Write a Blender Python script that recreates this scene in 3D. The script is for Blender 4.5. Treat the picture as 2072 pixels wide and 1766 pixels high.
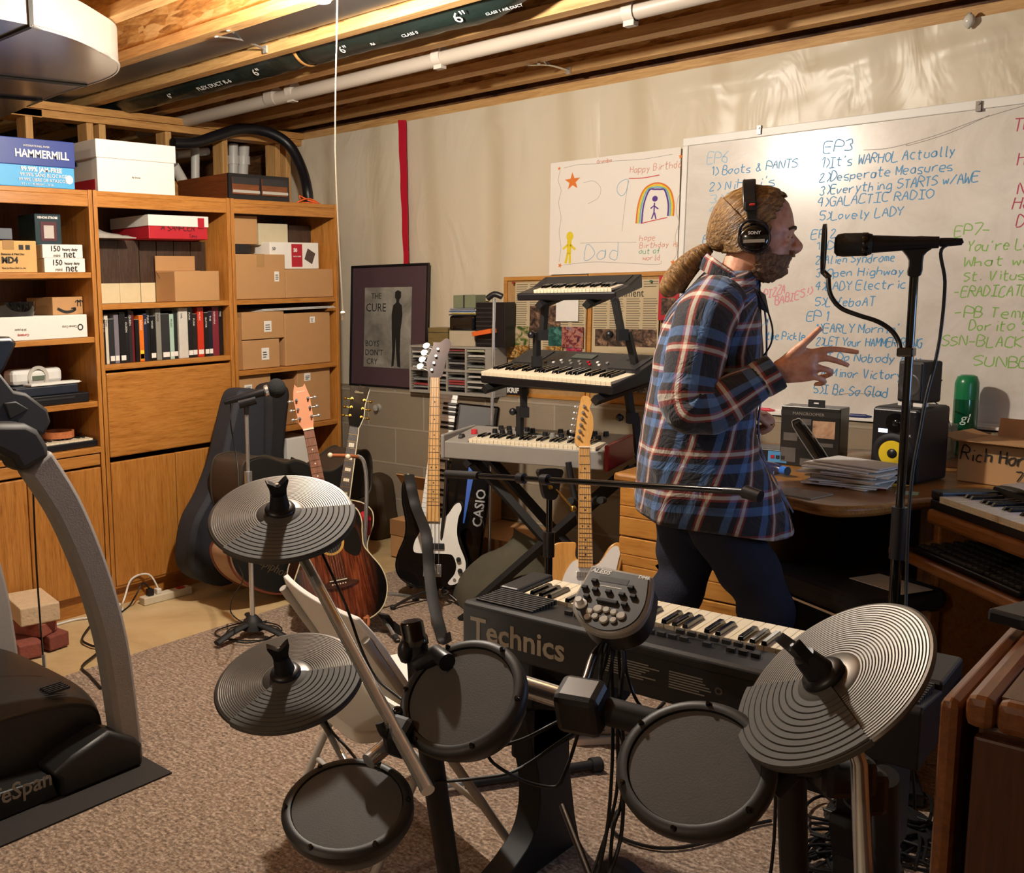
import bpy, bmesh, math, random
from mathutils import Vector as V, Matrix as MX, noise as NZ
R0 = random.Random(7)
PI = math.pi
SC = bpy.context.scene
COL = SC.collection
for o in list(bpy.data.objects):
    bpy.data.objects.remove(o)

# ------------------------------------------------------------ camera
FPX, PCX, PCY, CAMH = 2006.85, 565.75, 865.1, 1.39
def _basis(yaw, pitch, roll):
    y, p, r = map(math.radians, (yaw, pitch, roll))
    f = V((math.sin(y)*math.cos(p), math.cos(y)*math.cos(p), -math.sin(p)))
    rt = V((math.cos(y), -math.sin(y), 0)); up = rt.cross(f)
    return (rt*math.cos(r)+up*math.sin(r), up*math.cos(r)-rt*math.sin(r), f)
CR, CU, CF = _basis(-47.07677, 7.83268, -1.43354)
CC = V((0, 0, CAMH))
cam = bpy.data.cameras.new('camera'); camo = bpy.data.objects.new('camera', cam); COL.objects.link(camo)
camo.matrix_world = MX(((CR.x, CU.x, -CF.x, CC.x), (CR.y, CU.y, -CF.y, CC.y), (CR.z, CU.z, -CF.z, CC.z), (0, 0, 0, 1)))
cam.sensor_fit = 'HORIZONTAL'; cam.sensor_width = 36
cam.lens = FPX/2072*36
cam.shift_x = (1036-PCX)/2072; cam.shift_y = (PCY-883)/2072
cam.clip_start = .05
SC.camera = camo
def ray(px, py): return CF + CR*((px-PCX)/FPX) - CU*((py-PCY)/FPX)
def at(px, py, d): return CC + ray(px, py)*d          # point at depth d
def pz(px, py, z=0.):                                  # point on a horizontal plane
    r = ray(px, py); return CC + r*((z-CC.z)/r.z)
def fx(px, py, x):
    r = ray(px, py); return CC + r*((x-CC.x)/r.x)
def fy(px, py, y):
    r = ray(px, py); return CC + r*((y-CC.y)/r.y)

# ------------------------------------------------------------ world, lights, exposure
W = bpy.data.worlds.new('world'); SC.world = W; W.use_nodes = True
W.node_tree.nodes['Background'].inputs[0].default_value = (1, .93, .86, 1)
W.node_tree.nodes['Background'].inputs[1].default_value = .09
SC.view_settings.view_transform = 'Standard'; SC.view_settings.look = 'None'
SC.view_settings.exposure = 0.0; SC.view_settings.gamma = 1; SC.view_settings.use_curve_mapping = False
def lamp(name, kind, loc, power, col, size=.1, tgt=None, sy=None):
    l = bpy.data.lights.new(name, kind); o = bpy.data.objects.new(name, l); COL.objects.link(o)
    o.location = loc; l.energy = power; l.color = col
    if kind == 'POINT': l.shadow_soft_size = size
    else:
        l.size = size
        if sy: l.shape = 'RECTANGLE'; l.size_y = sy
        o.rotation_euler = (V(tgt)-V(loc)).to_track_quat('-Z', 'Y').to_euler()
    return o
BULB = pz(655, -20, 2.30)
lamp('bulb_light', 'POINT', BULB - V((0, 0, .0)), 165, (1, .92, .80), .04)
lamp('second_bulb_light', 'POINT', (-1.78, -1.45, 2.30), 44, (1, .92, .80), .05)
lamp('screen_light', 'AREA', (.35, 2.95, 1.15), 5, (.36, .58, 1), .55, (-1.1, 2.5, 1.0), .35)

# ------------------------------------------------------------ materials
def lin(c):
    if isinstance(c, str):
        c = [int(c[i:i+2], 16)/255 for i in (0, 2, 4)]
    return tuple((x/12.92 if x <= .04045 else ((x+.055)/1.055)**2.4) for x in c) + (1,)
MATS = {}
def nm(name):
    m = bpy.data.materials.new(name); m.use_nodes = True
    return m, m.node_tree.nodes, m.node_tree.links, m.node_tree.nodes['Principled BSDF']
def ramp(n, l, fac, stops):
    r = n.new('ShaderNodeValToRGB'); e = r.color_ramp.elements
    while len(e) < len(stops): e.new(.5)
    for el, (p, c) in zip(e, stops): el.position = p; el.color = lin(c)
    l.new(fac, r.inputs[0]); return r.outputs[0]
def tex_coord(n, l, scale=(1, 1, 1), kind='Object', rot=(0, 0, 0)):
    tc = n.new('ShaderNodeTexCoord'); mp = n.new('ShaderNodeMapping')
    mp.inputs['Scale'].default_value = scale; mp.inputs['Rotation'].default_value = rot
    l.new(tc.outputs[kind], mp.inputs[0]); return mp.outputs[0]
def noise(n, l, vec, scale, detail=3, rough=.55, dist=0):
    t = n.new('ShaderNodeTexNoise'); t.inputs['Scale'].default_value = scale; t.inputs['Detail'].default_value = detail
    t.inputs['Roughness'].default_value = rough; t.inputs['Distortion'].default_value = dist
    l.new(vec, t.inputs['Vector']); return t.outputs['Fac']
def bump(n, l, p, h, strength, dist=.01):
    b = n.new('ShaderNodeBump'); b.inputs['Strength'].default_value = strength; b.inputs['Distance'].default_value = dist
    l.new(h, b.inputs['Height']); l.new(b.outputs[0], p.inputs['Normal'])
def M(name, col, rough=.55, metal=0., var=.12, vs=18, bmp=0., bs=120, spec=.5, coat=0., emit=None, es=1., trans=0., alpha=1., sheen=0., vscale=(1, 1, 1)):
    if name in MATS: return MATS[name]
    m, n, l, p = nm(name); c = lin(col)
    vec = tex_coord(n, l, vscale)
    if var:
        f = noise(n, l, vec, vs)
        mx = n.new('ShaderNodeMix'); mx.data_type = 'RGBA'
        mx.inputs[6].default_value = tuple(x*(1-var) for x in c[:3])+(1,)
        mx.inputs[7].default_value = tuple(min(1, x*(1+var)) for x in c[:3])+(1,)
        l.new(f, mx.inputs[0]); l.new(mx.outputs[2], p.inputs['Base Color'])
    else: p.inputs['Base Color'].default_value = c
    p.inputs['Roughness'].default_value = rough; p.inputs['Metallic'].default_value = metal
    p.inputs['Specular IOR Level'].default_value = spec; p.inputs['Coat Weight'].default_value = coat
    p.inputs['Sheen Weight'].default_value = sheen
    if trans: p.inputs['Transmission Weight'].default_value = trans
    if alpha < 1: p.inputs['Alpha'].default_value = alpha
    if emit: p.inputs['Emission Color'].default_value = lin(emit); p.inputs['Emission Strength'].default_value = es
    if bmp: bump(n, l, p, noise(n, l, vec, bs), bmp)
    MATS[name] = m; return m
def wood(name, c1, c2, axis='z', scale=9, rough=.42, stretch=14, bmp=.08, c3=None, coat=.15):
    if name in MATS: return MATS[name]
    m, n, l, p = nm(name)
    s = [stretch]*3; s['xyz'.index(axis)] = 1
    vec = tex_coord(n, l, tuple(s))
    f = noise(n, l, vec, scale*.35, 6, .65, .9)
    g = noise(n, l, vec, scale*1.8, 4, .6, .2)
    mt = n.new('ShaderNodeMath'); mt.operation = 'MULTIPLY_ADD'; mt.inputs[1].default_value = .45
    l.new(g, mt.inputs[0])
    m2 = n.new('ShaderNodeMath'); m2.operation = 'MULTIPLY'; m2.inputs[1].default_value = .6; l.new(f, m2.inputs[0]); l.new(m2.outputs[0], mt.inputs[2])
    st = [(.38, c1), (.62, c2)] if not c3 else [(.36, c1), (.5, c2), (.66, c3)]
    l.new(ramp(n, l, mt.outputs[0], st), p.inputs['Base Color'])
    p.inputs['Roughness'].default_value = rough; p.inputs['Coat Weight'].default_value = coat; p.inputs['Coat Roughness'].default_value = .3
    bump(n, l, p, mt.outputs[0], bmp)
    MATS[name] = m; return m

# ------------------------------------------------------------ mesh builder
def frame(o, x=None, y=None, z=None):
    """matrix with origin o; two of the axes given, the third completes a right-handed frame"""
    if x is not None and z is not None:
        z = V(z).normalized(); x = V(x); x = (x - z*x.dot(z)).normalized(); y = z.cross(x)
    elif x is not None and y is not None:
        x = V(x).normalized(); y = V(y); y = (y - x*y.dot(x)).normalized(); z = x.cross(y)
    elif z is not None and y is not None:
        z = V(z).normalized(); y = V(y); y = (y - z*y.dot(z)).normalized(); x = y.cross(z)
    elif z is not None:
        z = V(z).normalized(); x = V((0, 0, 1)).cross(z)
        x = x.normalized() if x.length > 1e-4 else V((1, 0, 0)); y = z.cross(x)
    o = V(o)
    return MX(((x.x, y.x, z.x, o.x), (x.y, y.y, z.y, o.y), (x.z, y.z, z.z, o.z), (0, 0, 0, 1)))
def T(x=0, y=0, z=0): return MX.Translation((x, y, z))
def RZ(a): return MX.Rotation(math.radians(a), 4, 'Z')
def RX(a): return MX.Rotation(math.radians(a), 4, 'X')
def RY(a): return MX.Rotation(math.radians(a), 4, 'Y')
I4 = MX.Identity(4)
def spline(pts, per=8, closed=False):
    P = [V(p) for p in pts]; n = len(P); out = []
    if n < 3: return P
    rng = range(n if closed else n-1)
    for i in rng:
        if closed: a, b, c, d = P[i-1], P[i], P[(i+1) % n], P[(i+2) % n]
        else: a, b, c, d = P[max(0, i-1)], P[i], P[i+1], P[min(n-1, i+2)]
        for k in range(per):
            t = k/per
            out.append(.5*((2*b)+(c-a)*t+(2*a-5*b+4*c-d)*t*t+(3*b-a-3*c+d)*t**3))
    if not closed: out.append(P[-1])
    return out
class MB:
    def __init__(s, m=None): s.v = []; s.f = []; s.mi = []; s.uv = []; s.M = m or I4; s.k = 0
    def add(s, vs, fs, m=None, uvs=None):
        b = len(s.v); X = s.M @ m if m is not None else s.M
        s.v += [X @ V(p) for p in vs]
        for i, f in enumerate(fs):
            s.f.append([b+j for j in f]); s.mi.append(s.k)
            s.uv.append([uvs[j] for j in f] if uvs else [(0, 0)]*len(f))
        return s
    def box(s, c, d, m=None):
        x, y, z = c; a, b, e = d[0]/2, d[1]/2, d[2]/2
        vs = [(x+i*a, y+j*b, z+k*e) for k in (-1, 1) for j in (-1, 1) for i in (-1, 1)]
        return s.add(vs, [(0, 2, 3, 1), (4, 5, 7, 6), (0, 1, 5, 4), (2, 6, 7, 3), (0, 4, 6, 2), (1, 3, 7, 5)], m)
    def bb(s, lo, hi, m=None):
        return s.box([(lo[i]+hi[i])/2 for i in range(3)], [abs(hi[i]-lo[i]) for i in range(3)], m)
    def prism(s, poly, z0, z1, m=None):
        n = len(poly)
        ar = sum(poly[i][0]*poly[(i+1) % n][1]-poly[(i+1) % n][0]*poly[i][1] for i in range(n))
        if ar < 0: poly = poly[::-1]
        vs = [(p[0], p[1], z0) for p in poly]+[(p[0], p[1], z1) for p in poly]
        return s.add(vs, [tuple(range(n))[::-1], tuple(range(n, 2*n))]+[(i, (i+1) % n, n+(i+1) % n, n+i) for i in range(n)], m)
    def lathe(s, prof, n=32, m=None, a0=0, a1=2*PI):
        full = abs(a1-a0-2*PI) < 1e-6; cols = n if full else n+1
        ring = len(prof) >= 4 and abs(prof[0][0]-prof[-1][0]) < 1e-9 and min(p[0] for p in prof) > 1e-6 and max(p[0] for p in prof) > prof[0][0]*1.001
        if ring: prof = list(prof)+[prof[0]]
        vs = []; fs = []
        for r, z in prof:
            for i in range(cols):
                a = a0+(a1-a0)*i/n; vs.append((r*math.cos(a), r*math.sin(a), z))
        for j in range(len(prof)-1):
            for i in range(n):
                k = (i+1) % cols
                fs.append((j*cols+i, j*cols+k, (j+1)*cols+k, (j+1)*cols+i))
        if full and not ring:
            if prof[0][0] > 1e-6: fs.append(tuple(range(cols))[::-1])
            if prof[-1][0] > 1e-6: fs.append(tuple((len(prof)-1)*cols+i for i in range(cols)))
        return s.add(vs, fs, m)
    def cyl(s, p0, p1, r0, r1=None, n=14):
        p0, p1 = V(p0), V(p1); L = (p1-p0).length
        return s.lathe([(r0, 0), (r1 if r1 is not None else r0, L)], n, frame(p0, z=p1-p0))
    def tube(s, pts, r, n=8, per=6, smooth=True, closed=False, flat=None):
        P = spline(pts, per, closed) if smooth else [V(p) for p in pts]
        N = len(P); vs = []; fs = []
        up = V((0, 0, 1)); prev = None
        for i, p in enumerate(P):
            if closed: t = P[(i+1) % N]-P[i-1]
            else: t = P[min(N-1, i+1)]-P[max(0, i-1)]
            t = t.normalized() if t.length > 1e-9 else V((0, 0, 1))
            if prev is None:
                a = up.cross(t)
                if a.length < 1e-3: a = V((1, 0, 0)).cross(t)
            else: a = prev - t*prev.dot(t)
            a.normalize(); prev = a; b = t.cross(a)
            rr = r(i/(N-1)) if callable(r) else r
            for k in range(n):
                an = 2*PI*k/n
                vs.append(p + a*(math.cos(an)*rr) + b*(math.sin(an)*rr*(flat or 1)))
        for i in range(N if closed else N-1):
            j = (i+1) % N
            for k in range(n):
                q = (k+1) % n
                fs.append((i*n+k, i*n+q, j*n+q, j*n+k))
        if not closed: fs += [tuple(range(n))[::-1], tuple((N-1)*n+k for k in range(n))]
        return s.add(vs, fs)
    def ball(s, c, r, n=16, sc=(1, 1, 1), m=None):
        prof = [(math.sin(PI*i/(n//2))*1., -math.cos(PI*i/(n//2))) for i in range(n//2+1)]
        prof[0] = (0, -1); prof[-1] = (0, 1)
        mm = T(*c) @ MX.Diagonal((r*sc[0], r*sc[1], r*sc[2], 1))
        return s.lathe(prof, n, m @ mm if m is not None else mm)
    def loft(s, rings, caps=True, closed=True, uvs=None, m=None):
        n = len(rings[0]); vs = [p for r in rings for p in r]; fs = []
        base = len(s.v)
        cols = n if closed else n-1
        uvl = []
        for j in range(len(rings)-1):
            for i in range(cols):
                k = (i+1) % n
                fs.append((j*n+i, j*n+k, (j+1)*n+k, (j+1)*n+i))
                if uvs:
                    u0, v0 = uvs[j][i]; u1, v1 = uvs[j][i+1] if i+1 < len(uvs[j]) else uvs[j][0]
                    w0, x0 = uvs[j+1][i]; w1, x1 = uvs[j+1][i+1] if i+1 < len(uvs[j+1]) else uvs[j+1][0]
                    uvl.append([(u0, v0), (u1, v1), (w1, x1), (w0, x0)])
        if caps and closed:
            fs += [tuple(range(n))[::-1], tuple((len(rings)-1)*n+i for i in range(n))]
        k0 = len(s.uv); s.add(vs, fs, m)
        if uvs:
            for i, u in enumerate(uvl): s.uv[k0+i] = u
        return s
def obj(name, mb, mats, parent=None, smooth=None, bevel=0, mat_world=None, sub=0, weld=False):
    me = bpy.data.meshes.new(name)
    me.from_pydata([tuple(p) for p in mb.v], [], mb.f)
    if not isinstance(mats, (list, tuple)): mats = [mats]
    for m in mats: me.materials.append(m)
    me.polygons.foreach_set('material_index', mb.mi)
    if any(any(u != (0, 0) for u in f) for f in mb.uv):
        ul = me.uv_layers.new(name='UVMap'); k = 0
        for f in mb.uv:
            for u in f: ul.data[k].uv = u; k += 1
    me.update()
    o = bpy.data.objects.new(name, me); COL.objects.link(o)
    if smooth is not None:
        bm = bmesh.new(); bm.from_mesh(me)
        if weld: bmesh.ops.remove_doubles(bm, verts=bm.verts, dist=1e-5)
        lim = math.radians(smooth)
        for e in bm.edges:
            if len(e.link_faces) == 2: e.smooth = e.calc_face_angle(0) < lim
        for f in bm.faces: f.smooth = True
        bm.to_mesh(me); bm.free()
    if bevel:
        b = o.modifiers.new('bevel', 'BEVEL'); b.width = bevel; b.segments = 2; b.limit_method = 'ANGLE'; b.angle_limit = math.radians(50)
        b.harden_normals = False
    if sub:
        d = o.modifiers.new('sub', 'SUBSURF'); d.levels = sub; d.render_levels = sub
    if parent: o.parent = parent
    if mat_world is not None: o.matrix_local = mat_world
    return o
def tag(o, label, cat, group=None, kind=None):
    if label: o['label'] = label
    if cat: o['category'] = cat
    if group: o['group'] = group
    if kind: o['kind'] = kind
    return o
def thing(name, label, cat, m=None, group=None):
    o = bpy.data.objects.new(name, None); COL.objects.link(o); o.empty_display_size = .05
    if m is not None: o.matrix_world = m
    return tag(o, label, cat, group)
def struct(name, mb, mats, **k):
    o = obj(name, mb, mats, **k); o['kind'] = 'structure'; return o
def one(name, label, cat, mb, mats, m=None, group=None, **k):
    return tag(obj(name, mb, mats, mat_world=m, **k), label, cat, group)
def dup(root, m=None, label=None, group=None):
    r = root.copy(); COL.objects.link(r)
    if m is not None: r.matrix_world = m
    if label: r['label'] = label
    if group: r['group'] = group
    for ch in list(root.children):
        c = ch.copy(); COL.objects.link(c); c.parent = r
        for g in ch.children:
            d = g.copy(); COL.objects.link(d); d.parent = c
    return r
FONTC = {}
def text(name, s, size, mat, parent=None, m=I4, depth=.0006, align='LEFT', shear=0, bold=0, sx=1., space=1.):
    """printed lettering as a thin mesh in the local XY plane, +Z out of the surface"""
    cu = bpy.data.curves.new('t', 'FONT'); cu.body = s; cu.size = size; cu.align_x = align; cu.extrude = depth; cu.shear = shear
    cu.offset = bold; cu.resolution_u = 2; cu.space_character = space
    to = bpy.data.objects.new('t', cu); COL.objects.link(to)
    dg = bpy.context.evaluated_depsgraph_get(); me = bpy.data.meshes.new_from_object(to.evaluated_get(dg))
    bpy.data.objects.remove(to); bpy.data.curves.remove(cu)
    me.name = name; me.materials.clear(); me.materials.append(mat)
    if sx != 1: me.transform(MX.Diagonal((sx, 1, 1, 1)))
    o = bpy.data.objects.new(name, me); COL.objects.link(o)
    if parent: o.parent = parent
    o.matrix_local = m
    return o
# ------------------------------------------------------------ handwriting: a small stroke font, drawn as flat ribbons
GL = dict(l.split(' ', 1) for l in '''A 00 39 60|14 54
B 00 09 49 57 45 05|45 63 51 40 00
C 68 49 18 05 01 20 50 61
D 00 09 39 66 63 30 00
E 69 09 00 60|05 55
F 69 09 00|05 45
G 68 39 07 03 20 50 64 34
H 00 09|60 69|05 65
I 39 30|09 69|00 60
J 59 52 30 11
K 00 09|69 04 60
L 09 00 60
M 00 09 33 69 60
N 00 09 60 69
O 39 07 03 30 63 67 39
P 00 09 49 67 64 05
R 00 09 49 67 55 05|25 60
S 68 49 18 06 35 63 51 20 01
T 09 69|39 30
U 09 02 20 40 62 69
V 09 30 69
W 09 10 36 50 69
Y 09 35 69|35 30
Z 09 69 00 60
a 54 25 02 20 51 55 50
b 09 00 40 53 45 04
c 55 25 02 20 50
d 59 50 20 02 25 54
e 03 53 45 15 02 20 50
f 58 39 20|05 45
g 54 25 02 20 51|55 5b 1c
h 09 00|04 35 54 50
i 35 30|37 38
j 35 3b 1c|37 38
k 09 00|45 02 50
l 29 20 40
m 00 05 25 30|35 55 60
n 05 00|04 35 54 50
o 25 03 20 52 55 25
p 05 0c|04 45 53 40 00
q 54 25 02 20 51|55 5c
r 05 00|03 35 55
s 55 15 03 42 50 00
t 29 21 40 50|06 56
u 05 01 20 50|55 50
v 05 20 55
w 05 10 34 50 65
x 05 50|00 55
y 05 30|55 1c
z 05 55 00 50
1 17 39 30
2 07 29 57 00 60
3 08 49 56 35 52 30 01
4 39 04 64|49 40
5 69 19 05 45 62 30 01
6 59 15 02 20 50 53 35 05
7 09 69 20
8 25 07 39 67 25 02 30 62 25
9 56 35 07 29 57 40
) 19 46 43 10
( 59 26 23 50
> 07 54 01
- 04 54
. 20 21
, 21 1a
/ 00 69
' 29 17
" 19 17|39 37
& 60 17 29 47 02 20 52
! 39 33|30 31
: 21 22|25 26
; 25 26|21 1a'''.split('\n'))
def _gp(a):
    y = a[1]; return (int(a[0])/6, (int(y) if y.isdigit() else -(ord(y)-96))/9)
def scribble(mb, s, x, y, h, w=.6, pen=.004, jit=.04, rnd=None, slope=0., slant=.1):
    """adds text as ribbons in the XY plane of mb (X right, Y up)"""
    rnd = rnd or R0
    for ch in s:
        if ch == ' ': x += h*w*.75; continue
        g = GL.get(ch) or GL.get(ch.upper())
        if g:
            sc = 1+rnd.uniform(-.08, .08); dy = rnd.uniform(-.05, .05)*h
            for st in g.split('|'):
                pts = [(x+(p[0]*w+p[1]*slant+rnd.uniform(-jit, jit))*h*sc, y+dy+(p[1]+rnd.uniform(-jit, jit))*h*sc) for p in map(_gp, st.split())]
                ribbon(mb, pts, pen)
        x += h*w*(1.28 if ch not in "il1.,'!:;)>(" else .9); y += slope*h*w
    return x
def ribbon(mb, pts, pen, per=3, z=0., closed=False):
    P = spline([(p[0], p[1], 0) for p in pts], per, closed) if len(pts) > 2 else [V((p[0], p[1], 0)) for p in pts]
    n = len(P); vs = []; fs = []
    for i, p in enumerate(P):
        t = P[(i+1) % n]-P[i-1] if closed else P[min(n-1, i+1)]-P[max(0, i-1)]
        if t.length < 1e-9: t = V((1, 0, 0))
        t.normalize(); q = V((-t.y, t.x, 0))*(pen/2)
        vs += [(p.x+q.x, p.y+q.y, z), (p.x-q.x, p.y-q.y, z)]
    for i in range(n if closed else n-1):
        j = (i+1) % n
        fs.append((2*i, 2*i+1, 2*j+1, 2*j))
    mb.add(vs, fs)
# ------------------------------------------------------------ materials of the room and furniture
def mat_osb(name, c):
    m, n, l, p = nm(name); vec = tex_coord(n, l, (7, 26, 26))
    v = n.new('ShaderNodeTexVoronoi'); v.inputs['Scale'].default_value = 1.6; v.inputs['Randomness'].default_value = 1
    l.new(vec, v.inputs['Vector']); f = noise(n, l, vec, 3.2, 5)
    a = n.new('ShaderNodeMath'); a.operation = 'MULTIPLY_ADD'; a.inputs[1].default_value = .4
    sep = n.new('ShaderNodeSeparateColor'); l.new(v.outputs['Color'], sep.inputs[0]); l.new(sep.outputs[0], a.inputs[0])
    b = n.new('ShaderNodeMath'); b.operation = 'MULTIPLY'; b.inputs[1].default_value = .6; l.new(f, b.inputs[0]); l.new(b.outputs[0], a.inputs[2])
    l.new(ramp(n, l, a.outputs[0], [(.22, c[0]), (.48, c[1]), (.75, c[2])]), p.inputs['Base Color'])
    p.inputs['Roughness'].default_value = .7; bump(n, l, p, a.outputs[0], .35, .01); return m
OSB = mat_osb('osb_flakes', ('8a5a2c', 'c2914f', 'e0bd82'))
OSBD = mat_osb('osb_flakes_dark', ('4a2e18', '6b4526', '8a5d34'))
PINE = wood('pine_lumber', 'b5824a', 'd9ac6e', 'x', 6, .6, 12, .1, coat=0)
PINEY = wood('pine_lumber_y', 'a8723a', 'cf9a58', 'y', 6, .6, 12, .1, coat=0)
PINEZ = wood('pine_lumber_z', 'b5824a', 'd6a868', 'z', 6, .6, 12, .1, coat=0)
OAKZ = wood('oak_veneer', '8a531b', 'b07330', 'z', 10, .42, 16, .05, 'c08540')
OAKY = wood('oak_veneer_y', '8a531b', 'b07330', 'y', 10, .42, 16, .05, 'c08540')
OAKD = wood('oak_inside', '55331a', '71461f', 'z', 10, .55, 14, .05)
DESKW = wood('desk_oak', '7a4a1c', 'a8702f', 'x', 9, .38, 14, .05, 'b9823c')
DESKZ = wood('desk_oak_z', '6e421a', '94602a', 'z', 9, .38, 14, .05)
DARKW = wood('dark_brown_wood', '32190a', '4b2812', 'y', 8, .4, 12, .05)
GALV = M('galvanised_sheet', 'd8d5cf', .26, .68, .08, 6, spec=.5)
STEEL = M('chrome_tube', 'dfe2e4', .20, .85, .04, 10)
DSTEEL = M('dark_steel', '6a6662', .32, 1., .08, 10)
BLKP = M('black_plastic', '17161a', .38, 0, .15, 30)
BLKM = M('black_matte', '121113', .62, 0, .15, 30)
BLKG = M('black_gloss', '0b0b0c', .12, 0, .05, 10, coat=.5)
RUB = M('black_rubber', '201f20', .7, 0, .15, 40)
CABLE = M('black_cable', '0e0d0e', .5, 0, .1, 30)
WHITE = M('white_card', 'e9e5dc', .6, 0, .03, 20)
WPLA = M('white_plastic', 'e4e1da', .4, 0, .03, 20)
PVC = M('white_pvc', 'd9d6cd', .35, 0, .04, 20)
KRAFT = M('kraft_cardboard', 'b88c5c', .78, 0, .07, 9, .05, 60)
KRAFTD = M('kraft_cardboard_dark', '9c7044', .78, 0, .07, 9, .05, 60)
PAPER = M('white_paper', 'ece9e1', .7, 0, .04, 25)
PTAPE = M('brown_packing_tape', 'a8814f', .3, 0, .05, 20)
INKK = M('black_ink', '1b1a1a', .6, 0, 0)
INKW = M('white_ink', 'e8e6e0', .5, 0, 0)
INKG = M('grey_ink', '8f8a80', .5, 0, 0)
RED = M('red_card', 'b0162a', .5, 0, .06, 20)
CHAR = M('charcoal_plastic', '2b2a2b', .5, 0, .1, 40)
GREYP = M('grey_plastic', '8b8680', .45, 0, .05, 30)
BRASS = M('gold_metal', 'c9a24a', .25, 1., .05, 20)
IVORY = M('ivory_keys', 'e9dcc0', .3, 0, .03, 12)
BKEY = M('black_keys', '0d0d10', .14, 0, .03, 12, coat=.6)
GRPH = M('dark_grey_felt', '2e2d2f', .85, 0, .2, 60)

# ------------------------------------------------------------ floor, carpet
def mat_floor():
    m, n, l, p = nm('bare_concrete'); vec = tex_coord(n, l)
    f = noise(n, l, vec, 2.4, 8, .62, .6)
    l.new(ramp(n, l, f, [(.3, 'a98d63'), (.5, 'c2a779'), (.72, 'd2bb90')]), p.inputs['Base Color'])
    p.inputs['Roughness'].default_value = .62; bump(n, l, p, noise(n, l, vec, 60, 4), .06); return m
def mat_carpet():
    m, n, l, p = nm('loop_carpet'); vec = tex_coord(n, l)
    f = noise(n, l, vec, 95, 2, .7); g = noise(n, l, tex_coord(n, l, (1, 3.2, 1)), 26, 4, .6)
    a = n.new('ShaderNodeMath'); a.operation = 'MULTIPLY_ADD'; a.inputs[1].default_value = .62; l.new(f, a.inputs[0])
    b = n.new('ShaderNodeMath'); b.operation = 'MULTIPLY'; b.inputs[1].default_value = .38; l.new(g, b.inputs[0]); l.new(b.outputs[0], a.inputs[2])
    l.new(ramp(n, l, a.outputs[0], [(.36, '5c4a3d'), (.5, '937d6a'), (.62, 'bfaa96')]), p.inputs['Base Color'])
    p.inputs['Roughness'].default_value = .95; p.inputs['Specular IOR Level'].default_value = .1; p.inputs['Sheen Weight'].default_value = .2
    bump(n, l, p, a.outputs[0], .8, .012); return m
struct('floor', MB().bb((-6, -2.5, -.2), (2.2, 4.6, -.006)), mat_floor())
one('carpet', 'grey-beige loop carpet laid over the concrete floor, its edge short of the shelves', 'carpet', MB().bb((-3.13, -2.4, -.006), (2.0, 4.245, 0)), mat_carpet())

# ------------------------------------------------------------ walls
def mat_block():
    m, n, l, p = nm('painted_block'); vec = tex_coord(n, l, (1, 1, 1), rot=(PI/2, 0, 0))
    mp = n.new('ShaderNodeMapping'); tc = n.new('ShaderNodeTexCoord'); sp = n.new('ShaderNodeSeparateXYZ'); cb = n.new('ShaderNodeCombineXYZ')
    l.new(tc.outputs['Object'], sp.inputs[0]); l.new(sp.outputs['X'], cb.inputs[0]); l.new(sp.outputs['Z'], cb.inputs[1]); l.new(cb.outputs[0], mp.inputs[0])
    mp.inputs['Location'].default_value = (.17, .0, 0)
    br = n.new('ShaderNodeTexBrick'); l.new(mp.outputs[0], br.inputs['Vector'])
    br.inputs['Scale'].default_value = 1; br.inputs['Brick Width'].default_value = .405; br.inputs['Row Height'].default_value = .2025
    br.inputs['Mortar Size'].default_value = .006; br.inputs['Mortar Smooth'].default_value = .3
    br.inputs['Color1'].default_value = lin('9a8d78'); br.inputs['Color2'].default_value = lin('938671'); br.inputs['Mortar'].default_value = lin('aa9f8c')
    l.new(br.outputs['Color'], p.inputs['Base Color']); p.inputs['Roughness'].default_value = .85
    b2 = n.new('ShaderNodeBump'); b2.inputs['Strength'].default_value = .5; b2.inputs['Distance'].default_value = .006; l.new(br.outputs['Fac'], b2.inputs['Height'])
    b3 = n.new('ShaderNodeBump'); b3.inputs['Strength'].default_value = .35; b3.inputs['Distance'].default_value = .004
    l.new(noise(n, l, tc.outputs['Object'], 140, 3), b3.inputs['Height']); l.new(b2.outputs[0], b3.inputs['Normal']); l.new(b3.outputs[0], p.inputs['Normal'])
    return m
def mat_poly():
    m, n, l, p = nm('poly_sheet_over_insulation'); vec = tex_coord(n, l)
    w = n.new('ShaderNodeTexWave'); w.bands_direction = 'X'; w.inputs['Scale'].default_value = .82; w.inputs['Distortion'].default_value = 1.2; w.inputs['Detail'].default_value = 1
    l.new(vec, w.inputs['Vector'])
    l.new(ramp(n, l, w.outputs['Fac'], [(.0, 'cfc0a4'), (.2, 'd9ccb3'), (1, 'ddd1ba')]), p.inputs['Base Color'])
    p.inputs['Roughness'].default_value = .33; p.inputs['Specular IOR Level'].default_value = .35
    f = noise(n, l, tex_coord(n, l, (1.3, 1, .55)), 3.5, 3, .5, 1.5)
    bump(n, l, p, f, .22, .05); return m
POLY = mat_poly()
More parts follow.
